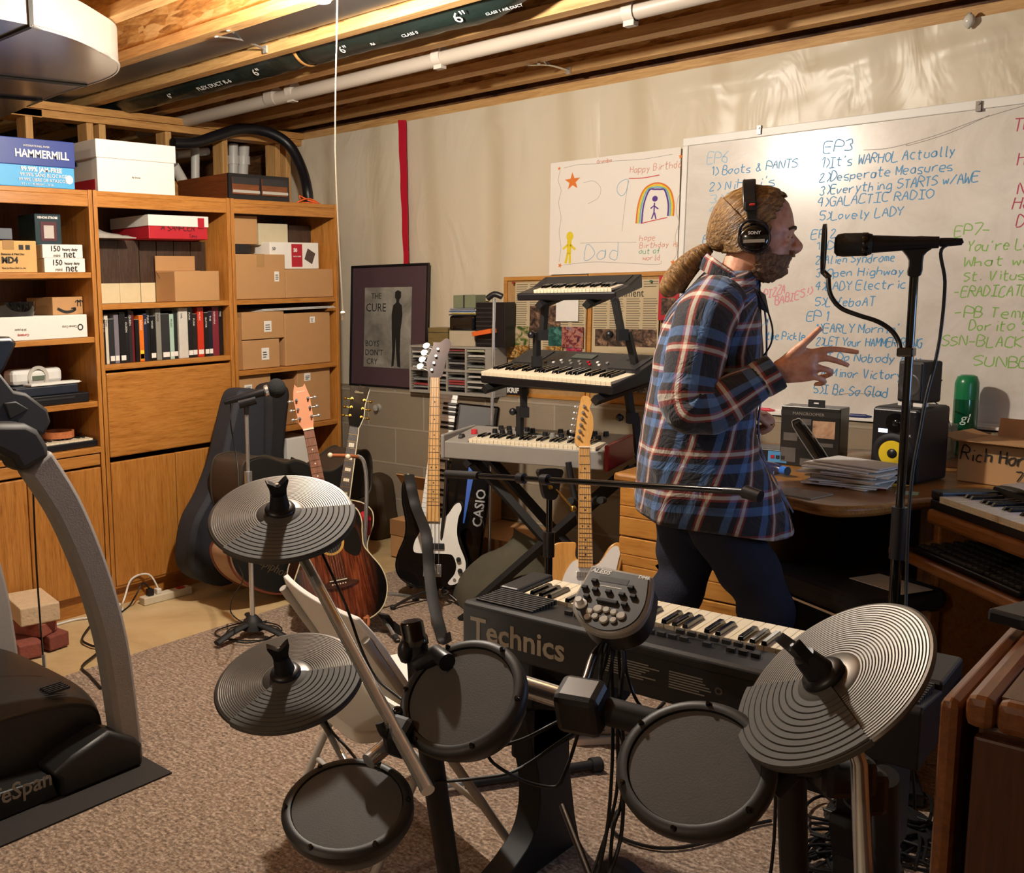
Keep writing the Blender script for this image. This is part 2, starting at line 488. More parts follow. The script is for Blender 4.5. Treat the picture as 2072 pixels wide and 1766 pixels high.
def poly_wall():
    """wrinkled plastic vapour barrier hung in front of the insulation, folds near its top edge"""
    mb = MB(); nx, nz = 230, 60; x0, x1, z0, z1 = -4.6, 2.2, .8, 2.30
    rings = []
    for j in range(nz+1):
        t = j/nz; z = z0+(z1-z0)*t; row = []
        for i in range(nx+1):
            x = x0+(x1-x0)*i/nx
            n1 = NZ.noise(V((x*1.6, z*.8, 3)))*.012
            fold = NZ.noise(V((x*2.2+z*3.2, (z-x*.25)*12, 7)))*.012*max(0, min(1, (z-1.95)*4))*(max(0, min(1, (x+2.6)*.8)))
            hem = -.012*math.exp(-((z-2.215)/.03)**2)*(.6+.9*NZ.noise(V((x*9, 0, 1))))
            stud = .012*max(0, math.cos(x*2*PI/.61))**6*(1-abs(2*t-1)**3)
            row.append((x, 4.385+n1+fold+hem+stud, z))
        rings.append(row)
    mb.loft(rings, closed=False)
    return mb
struct('wall_back', poly_wall(), POLY, smooth=80)
struct('wall_back_block', MB().bb((-6, 4.25, -.2), (2.2, 4.5, .825)), mat_block())
struct('trim_1', MB().bb((-6, 4.405, 2.30), (2.2, 4.55, 2.345)), PINE)
struct('wall_back_rim', MB().bb((-6, 4.47, .8), (2.2, 4.6, 2.75)), OSBD)
struct('wall_left', MB().bb((-6, -2.5, -.2), (-5.9, 4.6, 2.75)), M('dark_concrete', '4a443c', .9, 0, .2, 4))
# stud partition behind the shelving
for i, (pa, pb, py) in enumerate([(27, 66, 240), (159, 189, 260), (190, 214, 260), (304, 347, 280), (425, 461, 300), (536, 567, 310), (569, 588, 310)]):
    y1 = fx(pb, py, -4.45).y
    struct('wall_stud', MB().bb((-4.54, y1-.04, 0), (-4.45, y1, 2.262)), PINEZ, bevel=.003)
for z in (2.264, 2.304):
    struct('trim_2' if z < 2.3 else 'trim_3', MB().bb((-4.54, 2.2, z), (-4.45, 4.4, z+.038)), PINEY, bevel=.003)
struct('trim_4', MB().bb((-4.62, 1.2, 2.262), (-4.45, 2.6, 2.30)), PINEY)
struct('trim_5', MB().bb((-4.54, 1.0, 1.0), (-4.5, 4.4, 1.09)), PINEY)

# ------------------------------------------------------------ ceiling: subfloor and I-joists
struct('ceiling', MB().bb((-6, -2.5, 2.66), (2.2, 4.6, 2.7)), OSB)
JZ = 2.36
for y0, wd in [(-1.6, .065), (-.7, .065), (.2, .065), (.85, .065), (1.26, .065), (1.67, .065), (2.08, .065), (2.49, .065), (2.90, .06), (3.32, .07), (3.885, .085), (4.255, .07)]:
    j = MB().bb((-5.88, y0, JZ), (2.2, y0+wd, JZ+.04)).bb((-5.88, y0, 2.62), (2.2, y0+wd, 2.66))
    j.k = 1; j.bb((-5.88, y0+wd/2-.006, JZ+.04), (2.2, y0+wd/2+.006, 2.62))
    struct('ceiling_joist', j, [PINE, OSB])
struct('wall_right', MB().bb((2.2, -2.5, -.2), (2.3, 4.6, 2.75)), M('cream_wall', 'c9bda4', .8, 0, .05, 4))
struct('wall_front', MB().bb((-6, -2.6, -.2), (2.3, -2.5, 2.75)), M('cream_wall', 'c9bda4', .8, 0, .05, 4))
# ------------------------------------------------------------ overhead: duct, panning, pipes, straps, bulb
def duct_main():
    t = thing('sheet_metal_duct', 'large shiny galvanised heating duct with a rounded end under the joists', 'duct')
    zb = 2.225; edge = [(62, 53), (110, 66), (160, 83), (200, 103), (230, 120), (240, 132), (235, 147), (212, 160), (170, 174), (100, 197), (0, 240)]
    ed = [pz(x, y, zb) for x, y in edge]; pts = spline(ed, 5)
    first = ed[0]; dr = (ed[0]-ed[1]).normalized()
    poly = [(p.x, p.y) for p in pts]
    last = pts[-1]; d2 = (ed[-1]-ed[-2]).normalized()
    far = last + d2*.25
    poly += [(far.x, far.y), (far.x-.1, first.y)]
    obj('duct_elbow', MB().prism(poly, zb, JZ-.005), GALV, t, smooth=30)
    # the straight run towards the camera side
    a = first; b = first + V((.03, -.9, 0))
    obj('duct_trunk', MB().prism([(a.x-.002, a.y), (b.x, b.y), (b.x-1.05, b.y), (a.x-1.05, a.y)], zb+.004, JZ-.005), GALV, t)
    rim = MB()
    for z in (zb-.004,): rim.tube([V((p.x, p.y, z+.006)) for p in pts[:-3]], .006, 6, 1)
    obj('seam_rim', rim, GALV, t, smooth=60)
    sm = MB().bb((a.x-1.0, a.y-.006, zb-.003), (a.x+.004, a.y+.010, JZ-.006))
    obj('drive_cleat', sm, M('dark_joint', '3a3733', .5, .5), t)
    for q0, q1 in (((175, 173), (-40, 150)), ((85, 203), (-40, 192))):
        p0, p1 = pz(*q0, zb-.004), pz(*q1, zb-.004)
        obj('slip_cleat', MB().tube([p0, p1], .007, 6, 1), M('dark_joint', '3a3733', .5, .5), t)
    return t
duct_main()
def panning():
    rows = []
    for x in (-5.2, -4.4, -3.6, -3.0, -2.4, -1.8, -1.0, 0.5):
        r = []
        for i in range(13):
            t = i/12; y = 2.562+t*.33; z = JZ+.05-.038*math.sin(t*PI)**.8+(.012 if i in (0, 12) else 0)
            r.append((x, y, z))
        rows.append(r+[(p[0], p[1], p[2]+.003) for p in r[::-1]])
    one('sheet_metal_panning', 'grey sheet metal panning bowed between the two front joists', 'duct', MB().loft(rows), M('dull_sheet', '8d8985', .42, 1., .15, 5), smooth=50)
panning()
def flex_duct():
    t = thing('insulated_flex_duct', 'long black insulated duct slung between joists, printed in white', 'duct')
    rings = []; n = 28
    for k in range(120):
        s = k/119; x = -5.0+s*3.15; cy = 3.105; cz = JZ+.075
        r = .108*(1-.55*max(0, (s-.88)/.12)**1.5); ring = []
        if abs(s-.60) < .02: r *= .86+.14*abs(s-.60)/.02
        for i in range(n):
            a = 2*PI*i/n
            w = NZ.noise(V((x*3, a*2.2, 1)))*.008+NZ.noise(V((x*14, a*3, 5)))*.004
            ring.append((x, cy+math.cos(a)*(r+w)*1., cz+math.sin(a)*(r+w)*(1.0 if math.sin(a) > 0 else .93)+.05*max(0, (s-.9)/.1)))
        rings.append(ring)
    obj('sleeve', MB().loft(rings), M('black_poly_sleeve', '17221f', .3, 0, .3, 4, .25, 30), t, smooth=80)
    rg = MB(); c = V((-3.10, 3.105, JZ+.075)); ring = [c+V((.0, .107*math.cos(a), .1*math.sin(a))) for a in [PI+.15+i*(PI-.3)/16 for i in range(17)]]
    rg.tube(ring, .009, 6, 1, flat=.4); obj('hanger_strap', rg, PINEY, t, smooth=60)
    def lab(s, px, py, size, name='printed_text', sh=.0):
        y = 3.02; p = fy(px, py, y)
        dz = max(-.099, min(.0, p.z-(JZ+.075))); yy = 3.105-math.sqrt(max(0, .1115**2-(dz)**2))
        nrm = V((0, yy-3.105, dz)).normalized(); p = V((p.x, 3.105, JZ+.075))+nrm*.114
        text(name, s, size, INKW, t, frame(p, x=(1, 0, 0), z=nrm), .0003, 'CENTER')
    lab('6"', 928, 66, .075); lab('6"', 690, 118, .055); lab('6"', 515, 165, .06); lab('6"', 338, 212, .045)
    lab('CLASS 1 AIR DUCT', 1010, 38, .018); lab('CLASS 0', 820, 85, .022); lab('FLEX DUCT R-6', 425, 180, .035); lab('R6', 745, 95, .02)
flex_duct()
def pvc_run():
    t = thing('plastic_drain_pipe', 'long grey-white plastic pipe clipped along a ceiling joist', 'pipe')
    y = 3.50; z = fy(700, 158, y).z; r = .032
    obj('pipe', MB().cyl((-4.9, y, z-.03), (2.0, y, z+.03), r, n=20), M('aged_pvc', 'b3a697', .45, 0, .05, 8), t, smooth=60)
    cp = MB()
    for px in (590, 890, 1275):
        x = fy(px, 100, y).x; cp.lathe([(r+.008, -.02), (r+.008, .02)], 20, frame((x, y, z), z=(1, 0, 0)))
        cp.bb((x-.02, y-.018, z-r-.022), (x+.02, y+.018, z-r+.004))
        o = obj('pipe_clip', cp, M('pale_clip', 'c4b8aa', .5), t, smooth=40); cp = MB()
    obj('coupling', MB().cyl((-3.78, y, z-.008), (-3.72, y, z-.008), r+.012, n=20), M('aged_pvc', 'b3a697', .45), t, smooth=60)
pvc_run()
def strap(a, b, c, label):
    mb = MB().tube([a, (a+b)/2+V((0, 0, .012)), b], .009, 6, 4, flat=.35).box(b, (.02, .012, .03)).tube([c, (a*2+b)/3+V((0, 0, .03)), (a+b)/2+V((0, 0, .012))], .008, 6, 4, flat=.4)
    one('steel_bridging_strap', label, 'bracket', mb, GALV, group=None, smooth=60)
strap(pz(438, 74, JZ-.012), fy(537, 100, 2.888), pz(462, 62, JZ-.01), 'bent steel strap nailed between the two front joists near the duct')
strap(pz(1070, 132, JZ-.012), fy(1150, 143, 4.243), pz(1090, 129, JZ-.01), 'thin steel strap bridging the two joists nearest the plastic wall')
t = thing('ceiling_bulb', 'bare glowing light bulb with a pull cord at the top edge of the picture', 'light bulb')
obj('socket', MB().lathe([(.0, .075), (.055, .075), (.055, .06), (.03, .055), (.026, .03), (0, .03)], 24, T(*BULB)), WPLA, t, smooth=40)
gl = MB().lathe([(.013, .035), (.016, .02), (.028, 0), (.03, -.015), (.02, -.036), (0, -.042)], 24, T(*BULB))
gm, n_, l_, p_ = nm('frosted_bulb'); p_.inputs['Base Color'].default_value = (1, 1, 1, 1); p_.inputs['Emission Color'].default_value = (1, .85, .65, 1); p_.inputs['Emission Strength'].default_value = 60
g_ = obj('glass', gl, gm, t, smooth=80); g_.visible_shadow = True
c0 = BULB+V((.03, .03, .04)); c1 = fy(671, 640, c0.y)
pc = MB().tube([c0+V((-.02, -.02, 0)), c0, (c0*.5+c1*.5)+V((.004, 0, 0)), V((c0.x, c0.y, c1.z+.02))], .0026, 6, 5).ball((c0.x, c0.y, c1.z+.01), .008, 10).cyl((c0.x, c0.y, c1.z-.012), (c0.x, c0.y, c1.z+.01), .006, .003, 8)
obj('pull_cord', pc, M('cotton_cord', 'efe6d2', .8), t, smooth=60)
for o_ in list(bpy.data.objects):
    if o_.type == 'LIGHT' and o_.name == 'bulb_light': o_.location = BULB+V((0, 0, -.055))
# pipes behind the studs
def pipe(name, label, pts, r, mat, cap=None):
    mb = MB().tube(pts, r, 14, 5)
    for c, rr, h in (cap or []): mb.cyl(V(c)-V((0, 0, h/2)), V(c)+V((0, 0, h/2)), rr, n=16)
    return one(name, label, 'pipe', mb, mat, smooth=60)
XP = -4.68
struct('trim_6', MB().bb((-4.78, 1.5, 1.95), (-4.72, 4.4, 2.04)), PINEY)
for pxs, lab_, r, top in [((395, 300, 395, 362), 'thin white plastic pipe standing left of the twin stubs behind the studs', .026, .0), ((472, 292, 472, 352), 'white pipe stub with a coupling, left of the twin stubs behind the studs', .03, 0), ((494, 296, 490, 350), 'white pipe stub with a coupling, right of the twin stubs behind the studs', .034, 0)]:
    a = fx(pxs[0], pxs[1], XP); b = fx(pxs[2], pxs[3]+20, XP)
    pipe('white_drain_pipe', lab_, [a, (a+b)/2, b], r, PVC, [((b*.4+a*.6), r+.008, .05)] if r > .026 else None)
a, b, c = fx(352, 335, XP), fx(372, 372, XP), fx(376, 400, XP)
pipe('white_drain_elbow', 'white plastic pipe elbow slanting down behind the white box', [a, b, c], .03, PVC)
a, b = fx(355, 314, -4.8), fx(420, 306, -4.8)
pipe('white_branch_pipe', 'white plastic pipe lying level behind the studs', [a, (a+b)/2, b], .024, PVC)
HP = [fx(350, 289, -4.40), fx(395, 288, -4.39), fx(440, 274, -4.38), fx(480, 262, -4.37), fx(520, 262, -4.35), fx(560, 275, -4.3), fx(590, 300, -4.25), fx(612, 345, -4.18), fx(622, 385, -4.12), fx(625, 420, -4.12)]
mbh = MB().tube(HP, .03, 12, 6)
one('black_drain_hose', 'thick black hose arching over the studs and down behind the corner bookcase', 'hose', mbh, BLKP, smooth=60)

# ------------------------------------------------------------ the three oak wall units
XS = -3.68; XB = -4.08; FZ = -.006; TOPZ = 1.835
def unit(name, label, y0, y1, shelves, lower):
    t = thing(name, label, 'bookcase', T(0, 0, 0))
    for y in (y0, y1-.02):
        obj('side_panel', MB().bb((XB, y, FZ), (XS, y+.02, TOPZ)), OAKZ, t, bevel=.002)
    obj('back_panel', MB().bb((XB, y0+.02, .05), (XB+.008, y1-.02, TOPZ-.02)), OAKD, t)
    obj('top_rail', MB().bb((XB, y0+.02, TOPZ-.022), (XS-.004, y1-.02, TOPZ-.002)).bb((XS-.02, y0+.02, 1.765), (XS-.003, y1-.02, TOPZ-.022)), OAKY, t, bevel=.002)
    for z in shelves:
        obj('shelf', MB().bb((XB+.008, y0+.02, z-.024), (XS-.006, y1-.02, z)), OAKY, t, bevel=.002)
    lower(t, y0+.02, y1-.02)
    obj('plinth', MB().bb((XB+.02, y0+.02, FZ), (XS-.03, y1-.02, .08)), OAKY, t)
    return t
def door(t, y0, y1, z0, z1, mat=None, x=None):
    x = x or XS
    return obj('door', MB().bb((x-.02, y0, z0), (x, y1, z1)), mat or OAKZ, t, bevel=.004)
def low_left(t, a, b):
    obj('counter', MB().bb((XB, a, .71), (XS+.004, b, .735)), OAKY, t, bevel=.003)
    obj('drawer_front', MB().bb((XS-.02, a+.004, .655), (XS-.002, b-.004, .706)), OAKY, t, bevel=.004)
    m = (a+b)/2
    door(t, a+.004, m-.002, .09, .645); door(t, m+.002, b-.004, .09, .645)
def low_mid(t, a, b):
    fl = obj('drop_front', MB().bb((XS-.02, a+.004, .678), (XS, b-.004, 1.052)), OAKY, t, bevel=.006)
    m = (a+b)/2
    door(t, a+.004, m-.002, .09, .655); door(t, m+.002, b-.004, .09, .655)
    obj('floor_rail', MB().bb((XS-.022, a, .08), (XS-.004, b, .09)), OAKY, t)
def low_right(t, a, b):
    door(t, a+.004, (a+b)/2-.002, .09, .37); door(t, (a+b)/2+.002, b-.004, .09, .37)
unit('oak_bookcase', 'left oak wall unit with open shelves above doors, half hidden by the treadmill', 1.60, 2.370, [1.49, 1.214, .935], low_left)
unit('oak_bookcase', 'middle oak wall unit with a book row and a wide drop-front panel', 2.374, 3.135, [1.352, 1.088], low_mid)
unit('oak_bookcase', 'right oak wall unit in the corner, packed with brown cartons', 3.141, 3.880, [1.352, 1.005, .695, .40], low_right)
# ---- boxes on the units: front face found from its left / right / top picture edges on the plane x = xf
def fit_bay(y0, y1, zt, z, dep, xf):
    if z > 1.8: return y0, y1, zt, dep
    ym = (y0+y1)/2
    lo, hi, sh = (1.622, 2.346, [1.49, 1.214, .935]) if ym < 2.37 else (2.397, 3.112, [1.352, 1.088]) if ym < 3.14 else (3.164, 3.857, [1.352, 1.005, .695, .40])
    y0, y1 = max(y0, lo), min(y1, hi)
    top = min([1.765]+[q-.026 for q in sh if q > z+.05])
    return y0, y1, min(zt, top), min(dep, xf+4.068)
def carton(name, label, pl, pr, pt, z, xf=-3.71, dep=.3, mat=None, cat='box', group=None, tape=True, lid=False, flaps=None, lab=None, rot=0, gap=0):
    ym = (pt[1] if isinstance(pt, tuple) else pt)
    y0 = fx(pl, ym, xf).y; y1 = fx(pr, ym, xf).y; zt = fx((pl+pr)/2, ym, xf).z
    y0, y1, zt, dep = fit_bay(y0+.003, y1-.003, zt-.001, z, dep, xf)
    h = zt-z; w = y1-y0
    t = thing(name, label, cat, frame((xf, (y0+y1)/2, z), x=(-math.sin(math.radians(rot)), math.cos(math.radians(rot)), 0), z=(0, 0, 1)), group)
    # local: X along the front (to the right), Y away from the viewer, Z up
    t['_w'] = w; t['_h'] = h
    t.matrix_world = frame((xf, (y0+y1)/2, z), x=(0, 1, 0), z=(0, 0, 1)) @ RZ(rot)
    obj('body', MB().bb((-w/2, 0, 0), (w/2, dep, h)), mat or KRAFT, t, bevel=.003)
    if tape: obj('packing_tape', MB().bb((-.025, -.0012, h*.72), (.025, dep*.3, h+.0015)).bb((-.025, 0, h-.001), (.025, dep, h+.0015)), PTAPE, t)
    if lab:
        lx, lz, lw, lh = lab
        l = obj('paper_label', MB().bb((lx*w-lw/2, -.0016, lz*h-lh/2), (lx*w+lw/2, 0, lz*h+lh/2)), PAPER, t)
        mb = MB(frame((lx*w-lw/2, -.0022, lz*h-lh/2), x=(1, 0, 0), z=(0, -1, 0)))
        for q in range(3): mb.bb((lw*.15, lh*(.2+.2*q), 0), (lw*R0.uniform(.5, .85), lh*(.2+.2*q)+lh*.07, .0004))
        obj('print', mb, INKK, l)
    return t, w, h
def front(t, x, z, dy=-.0025): return T(x, dy, z) @ RX(90)
LB = M('paper_box_blue', '4aa3d6', .45, 0, .03); NB = M('paper_box_navy', '2b3f87', .45, 0, .03); SHOE = M('shoebox_red', 'b5202e', .5, 0, .05)
t, w, h = carton('copy_paper_box', 'navy and light blue copy paper carton on the left wall unit', -72, 148, 279, TOPZ, -3.70, .29, LB, tape=False)
obj('lid', MB().bb((-w/2-.004, -.004, h*.45), (w/2+.004, .294, h+.003)), NB, t, bevel=.003)
text('brand_text', 'HAMMERMILL', .043, INKW, t, front(t, w/2-.275, h*.62, -.0065), bold=.0012, sx=.95)
text('printed_text', 'INTERNATIONAL PAPER', .011, INKW, t, front(t, w/2-.235, h*.84, -.0065))
text('printed_text', '99.99% JAM-FREE', .026, INKW, t, front(t, w/2-.25, h*.33), bold=.0007)
text('printed_text', '99.99% SANS BLOCAGE', .021, INKW, t, front(t, w/2-.255, h*.22))
text('printed_text', '99.99% LIBRE DE ATASCOS', .019, INKW, t, front(t, w/2-.262, h*.12))
text('printed_text', '8.5 x 11 - 92 BRIGHT - 20 LB', .012, INKW, t, front(t, w/2-.25, h*.04))
obj('seal', MB().lathe([(0, 0), (.018, 0), (.018, .001), (0, .001)], 20, T(w/2-.027, -.001, h*.2) @ RX(90)), PAPER, t)
t, w, h = carton('white_file_box', 'plain white lidded storage box on the middle wall unit', 193, 352, 289, TOPZ, -3.72, .40, WHITE, tape=False)
obj('lid', MB().bb((-w/2-.006, -.006, h*.66), (w/2+.006, .406, h+.003)), WHITE, t, bevel=.003)
obj('red_print', MB().bb((-w/2-.002, .02, .01), (-w/2-.0005, .2, h*.25)), RED, t)
obj('hand_hole', MB().bb((-w/2-.008, .15, h*.56), (-w/2-.0005, .25, h*.63)), INKK, t)
text('printed_text', 'hp invent', .012, INKG, t, front(t, -.03, h*.3))
# wood-grain cassette case
y0 = fx(463, 380, -3.72).y; y1 = fx(585, 385, -3.72).y; zt = fx(520, 354, -3.72).z
t = thing('cassette_cabinet', 'brown wood-grain cassette case with two drawers on the corner wall unit', 'storage case', frame((-3.72, (y0+y1)/2, TOPZ), x=(0, 1, 0), z=(0, 0, 1)))
w = y1-y0; h = zt-TOPZ
obj('case', MB().bb((-w/2, .012, 0), (w/2, .40, h)), wood('walnut_laminate', '4a2410', '6b3818', 'y', 12, .4, 14, .03), t, bevel=.002)
obj('front_frame', MB().bb((-w/2, 0, 0), (w/2, .012, h)), BLKP, t)
for s in (-1, 1):
    d = obj('drawer', MB().bb((s*w*.24-w*.215, -.008, h*.2), (s*w*.24+w*.215, 0, h*.86)), wood('walnut_drawer', '5a2f16', '7d4420', 'x', 12, .4, 14, .03), t, bevel=.002)
    obj('metal_strip', MB().bb((s*w*.24-w*.215, -.011, h*.26), (s*w*.24+w*.215, -.008, h*.37)), GALV, d)
    obj('label_slot', MB().bb((s*w*.24-w*.215, -.010, h*.6), (s*w*.24+w*.215, -.008, h*.86)), CHAR, d)
oc = MB().tube([fx(608, 408, -3.8)+V((0, 0, .012)), fx(606, 396, -3.8), fx(622, 404, -3.78), fx(640, 411, -3.75), fx(618, 410, -3.8), fx(600, 410, -3.8), fx(625, 402, -3.77), fx(648, 413, -3.75)], .004, 6, 6)
one('orange_extension_cord', 'bright orange cord looped on top of the corner wall unit', 'cord', oc, M('orange_cord', 'e8652a', .5), smooth=60)

# ---- left unit contents
def plain(name, label, cat, pl, pr, pt, z, xf, dep, mat, group=None, bev=.004):
    y0 = fx(pl, pt, xf).y; y1 = fx(pr, pt, xf).y; zt = fx((pl+pr)/2, pt, xf).z
    y0, y1, zt, dep = fit_bay(y0+.003, y1-.003, zt-.001, z, dep, xf)
    m = frame((xf, (y0+y1)/2, z), x=(0, 1, 0), z=(0, 0, 1))
    t = thing(name, label, cat, m, group); w, h = y1-y0, zt-z
    obj('body', MB().bb((-w/2, 0, 0), (w/2, dep, h)), mat, t, bevel=bev)
    return t, w, h
Z1 = 1.491
t, w, h = carton('tan_carton', 'tan carton printed MD4 on the second shelf of the left unit', -45, 74, 486, Z1, -3.70, .25, M('tan_carton', 'd0a464', .7))
text('printed_text', 'MD4', .036, INKK, t, front(t, w/2-.16, h*.30), bold=.001)
text('printed_text', 'Batteries & Mini Disc', .012, INKK, t, front(t, w/2-.16, h*.55)); text('printed_text', 'Made by Metro Disk Co., Inc.', .009, INKK, t, front(t, w/2-.16, h*.12))
for q in (0, 1): obj('handling_mark', MB().bb((w/2-.08+q*.03, -.0015, h*.72), (w/2-.06+q*.03, 0, h*.87)), INKK, t)
for pt, z, lb in [(522, Z1, 'white netting box printed 150 net, lower of the two'), (494, None, 'white netting box printed 150 net, resting on its twin')]:
    if z is None: z = z2
    t, w, h = carton('netting_box', lb, 88 if pt > 500 else 84, 173 if pt > 500 else 168, pt, z, -3.70, .25, WHITE, tape=False, group='white netting boxes')
    z2 = z+h
    text('printed_text', '150', .034, INKK, t, front(t, -w*.33, h*.5)); text('printed_text', 'heavy duty', .017, INKK, t, front(t, -w*.02, h*.55))
    text('printed_text', 'net', .044, INKK, t, front(t, 0, h*.06)); text('printed_text', 'mini', .02, INKG, t, front(t, -w*.25, h*.1))
zx = z2+.001
t, w, h = plain('strobe_light_box', 'black boxed strobe light with a picture on its front, standing on the white boxes', 'box', 68, 124, 432, zx, -3.74, .14, M('strobe_card', '20343a', .35))
text('printed_text', 'XENON STROBE', .013, INKW, t, front(t, -w*.42, h*.84), bold=.0004)
a = obj('picture_panel', MB().bb((-w*.3, -.0015, h*.12), (w*.3, 0, h*.74)), M('maroon_print', '54282e', .4), t)
obj('picture', MB().bb((-w*.19, -.003, h*.2), (w*.19, -.0015, h*.62)), M('pale_print', 'b9b2aa', .4), a)
t, w, h = plain('grey_flat_box', 'flat blue-grey box lying on the tan carton', 'box', -60, 26, 460, fx(30, 486, -3.7).z+.003, -3.72, .2, M('blue_grey', '5a5f68', .5))
Z2 = 1.215
t, w, h = carton('white_tray_carton', 'long white carton with upside-down print on the third shelf of the left unit', -70, 177, 640, Z2, -3.69, .34, WHITE, tape=False)
text('printed_text', 'Canvas Corp', .014, INKG, t, front(t, w/2-.05, h*.55) @ RZ(180)); text('printed_text', '20 lb paper', .012, INKG, t, front(t, w/2-.29, h*.5) @ RZ(180))
text('printed_text', 'Certainty', .014, M('red_ink', 'c23a2c', .6), t, front(t, w/2-.28, h*.28) @ RZ(180))
obj('logo', MB().lathe([(.009, 0), (.014, 0), (.014, .001), (.009, .001)], 18, T(w/2-.035, 0, h*.45) @ RX(90)), INKK, t)
z3 = Z2+h
t, w, h = carton('parcel_carton', 'brown parcel carton with a smile arrow standing in the long white carton', 104, 173, 600, z3, -3.76, .22, KRAFT, tape=False)
mb = MB(frame((0, -.0015, 0), x=(1, 0, 0), z=(0, -1, 0)))
ribbon(mb, [(-w*.35, h*.36), (-w*.1, h*.16), (w*.15, h*.2), (w*.22, h*.33)], .012, 5); ribbon(mb, [(w*.1, h*.34), (w*.24, h*.36), (w*.22, h*.2)], .006, 3)
for q in (.32, .42): ribbon(mb, [(w*q, h*.45), (w*q, h*.8)], .004, 1); ribbon(mb, [(w*q-.012, h*.68), (w*q, h*.8), (w*q+.012, h*.68)], .004, 2)
obj('printed_arrow', mb, INKK, t)
bw = MB().lathe([(.0, .0), (.075, .0), (.088, .03), (.09, .06), (.084, .06), (.08, .032), (0, .01)], 28, T(*(fx(30, 640, -3.80).x, fx(30, 640, -3.8).y, z3)))
one('black_bowl', 'glossy black round bowl in the long white carton', 'bowl', bw, BLKG, smooth=50)
Z3 = .936
t, w, h = plain('black_tape_deck', 'flat black recorder lying on the fourth shelf of the left unit', 'electronics', 25, 182, 800, Z3, -3.70, .28, BLKP)
obj('tray', MB().bb((-w*.3, -.002, h*.55), (w*.3, .2, h*.75)), CHAR, t); zb_ = Z3+h+.001
t, w, h = plain('dark_binder', 'dark blue binder lying on the flat black recorder', 'binder', 30, 160, 781, zb_, -3.72, .24, M('navy_cover', '1b2230', .5)); zb_ += h+.001
mb = MB(); yy0 = fx(60, 778, -3.74).y; yy1 = fx(163, 778, -3.74).y
for q in range(4): mb.bb((-3.80, yy0+R0.uniform(0, .02), zb_+q*.0025), (-3.73+R0.uniform(-.01, .01), yy1-R0.uniform(0, .03), zb_+q*.0025+.0024))
one('loose_papers', 'small stack of loose papers on top of the dark binder', 'papers', mb, PAPER)
t, w, h = plain('bedside_radio', 'white bedside radio with a grey display standing on the dark binder', 'radio', 22, 128, 745, zb_, -3.82, .09, WPLA, bev=.02)
obj('speaker_ring', MB().lathe([(.035, 0), (.05, 0), (.05, .004), (.035, .004)], 28, T(-.0, 0, h*.45) @ RX(90)), M('pale_grey', 'bdb8ae', .5), t)
obj('display', MB().bb((-.028, -.005, h*.3), (.03, 0, h*.55)), M('lcd', '5f6a5a', .3), t)
# little keyboard and tambourine on the counter
yk0 = fx(60, 905, -3.72).y; yk1 = fx(193, 905, -3.72).y
t = thing('mini_keyboard', 'small black keyboard with cream keys on the counter of the left unit', 'keyboard', frame((-3.70, yk1, .736), x=(0, 1, 0), z=(0, 0, 1)))
obj('body', MB().bb((-.55, 0, 0), (0, .17, .03)), BLKP, t, bevel=.004)
for q in range(22): obj('white_key', MB().bb((-.02-.0235*(q+1), .004, .03), (-.021-.0235*q, .10, .038)), IVORY, t)
for q in range(21):
    if q % 7 not in (2, 6): obj('black_key', MB().bb((-.02-.0235*(q+1)-.006, .04, .038), (-.02-.0235*(q+1)+.006, .1, .046)), BKEY, t)
c = fx(118, 889, -3.80); c.z = .736+.047+.012
one('tambourine', 'small round wooden tambourine resting on the mini keyboard', 'tambourine', MB().lathe([(.062, -.012), (.07, -.012), (.07, .016), (.062, .016)], 30, T(*c)), wood('salmon_wood', 'a85a34', 'c47a4c', 'x', 8), smooth=40)

# ---- middle unit contents
ZM1 = 1.353
BR = wood('album_woodgrain', '2a1a12', '4d382a', 'z', 20, .45, 10, .05)
CREAM = M('cream_band', 'd9cba4', .55)
for i, (pl, pr) in enumerate([(199, 238), (238, 280), (281, 315), (316, 350), (351, 384), (385, 415)]):
    y0 = fx(pl, 490, -3.845).y+.001; y1 = fx(pr, 490, -3.845).y; zt = fx(300, 487, -3.845).z
    t = thing('record_album_case', ['dark wood-grain album case at the left end of its row', 'dark wood-grain album case second from the left, cream band in full view', 'dark wood-grain album case right of the gap line, band beside the open carton', 'dark wood-grain album case fourth in the row, behind the open carton', 'dark wood-grain album case second from the right, behind the open carton', 'dark wood-grain album case at the right end of its row'][i], 'album case', frame((-3.845, (y0+y1)/2, ZM1), x=(0, 1, 0), z=(0, 0, 1)), 'wood-grain album cases on the middle unit')
    w = y1-y0; h = zt-ZM1
    obj('spine', MB().bb((-w/2, 0, h*.32), (w/2, .215, h)), BR, t, bevel=.002)
    obj('band', MB().bb((-w/2, 0, 0), (w/2, .215, h*.32)), CREAM, t, bevel=.002)
zt = fx(300, 487, -3.845).z
t, w, h = carton('open_carton', 'open brown carton with raised flaps in front of the album cases', 352, 444, 548, ZM1, -3.685, .15, KRAFT, tape=False)
obj('flap', MB().bb((-w/2, -.0015, h), (w/2, .0015, h+.045), T(0, .03, .0) @ RX(-38)), KRAFTD, t)
obj('flap', MB().bb((-w/2, .145, h), (w/2-.03, .15, h+.075)), KRAFT, t)
t, w, h = carton('red_shoebox', 'red and white shoebox marked A SAMPLER lying on the album cases', 299, 420, 437, zt+.002, -3.72, .30, SHOE, tape=False)
obj('lid', MB().bb((-w/2-.004, -.004, h*.55), (w/2+.004, .304, h+.003)), WHITE, t, bevel=.002)
obj('lid_label', MB().bb((w*.32, -.006, h*.5), (w*.43, -.004, h*.95)), RED, t)
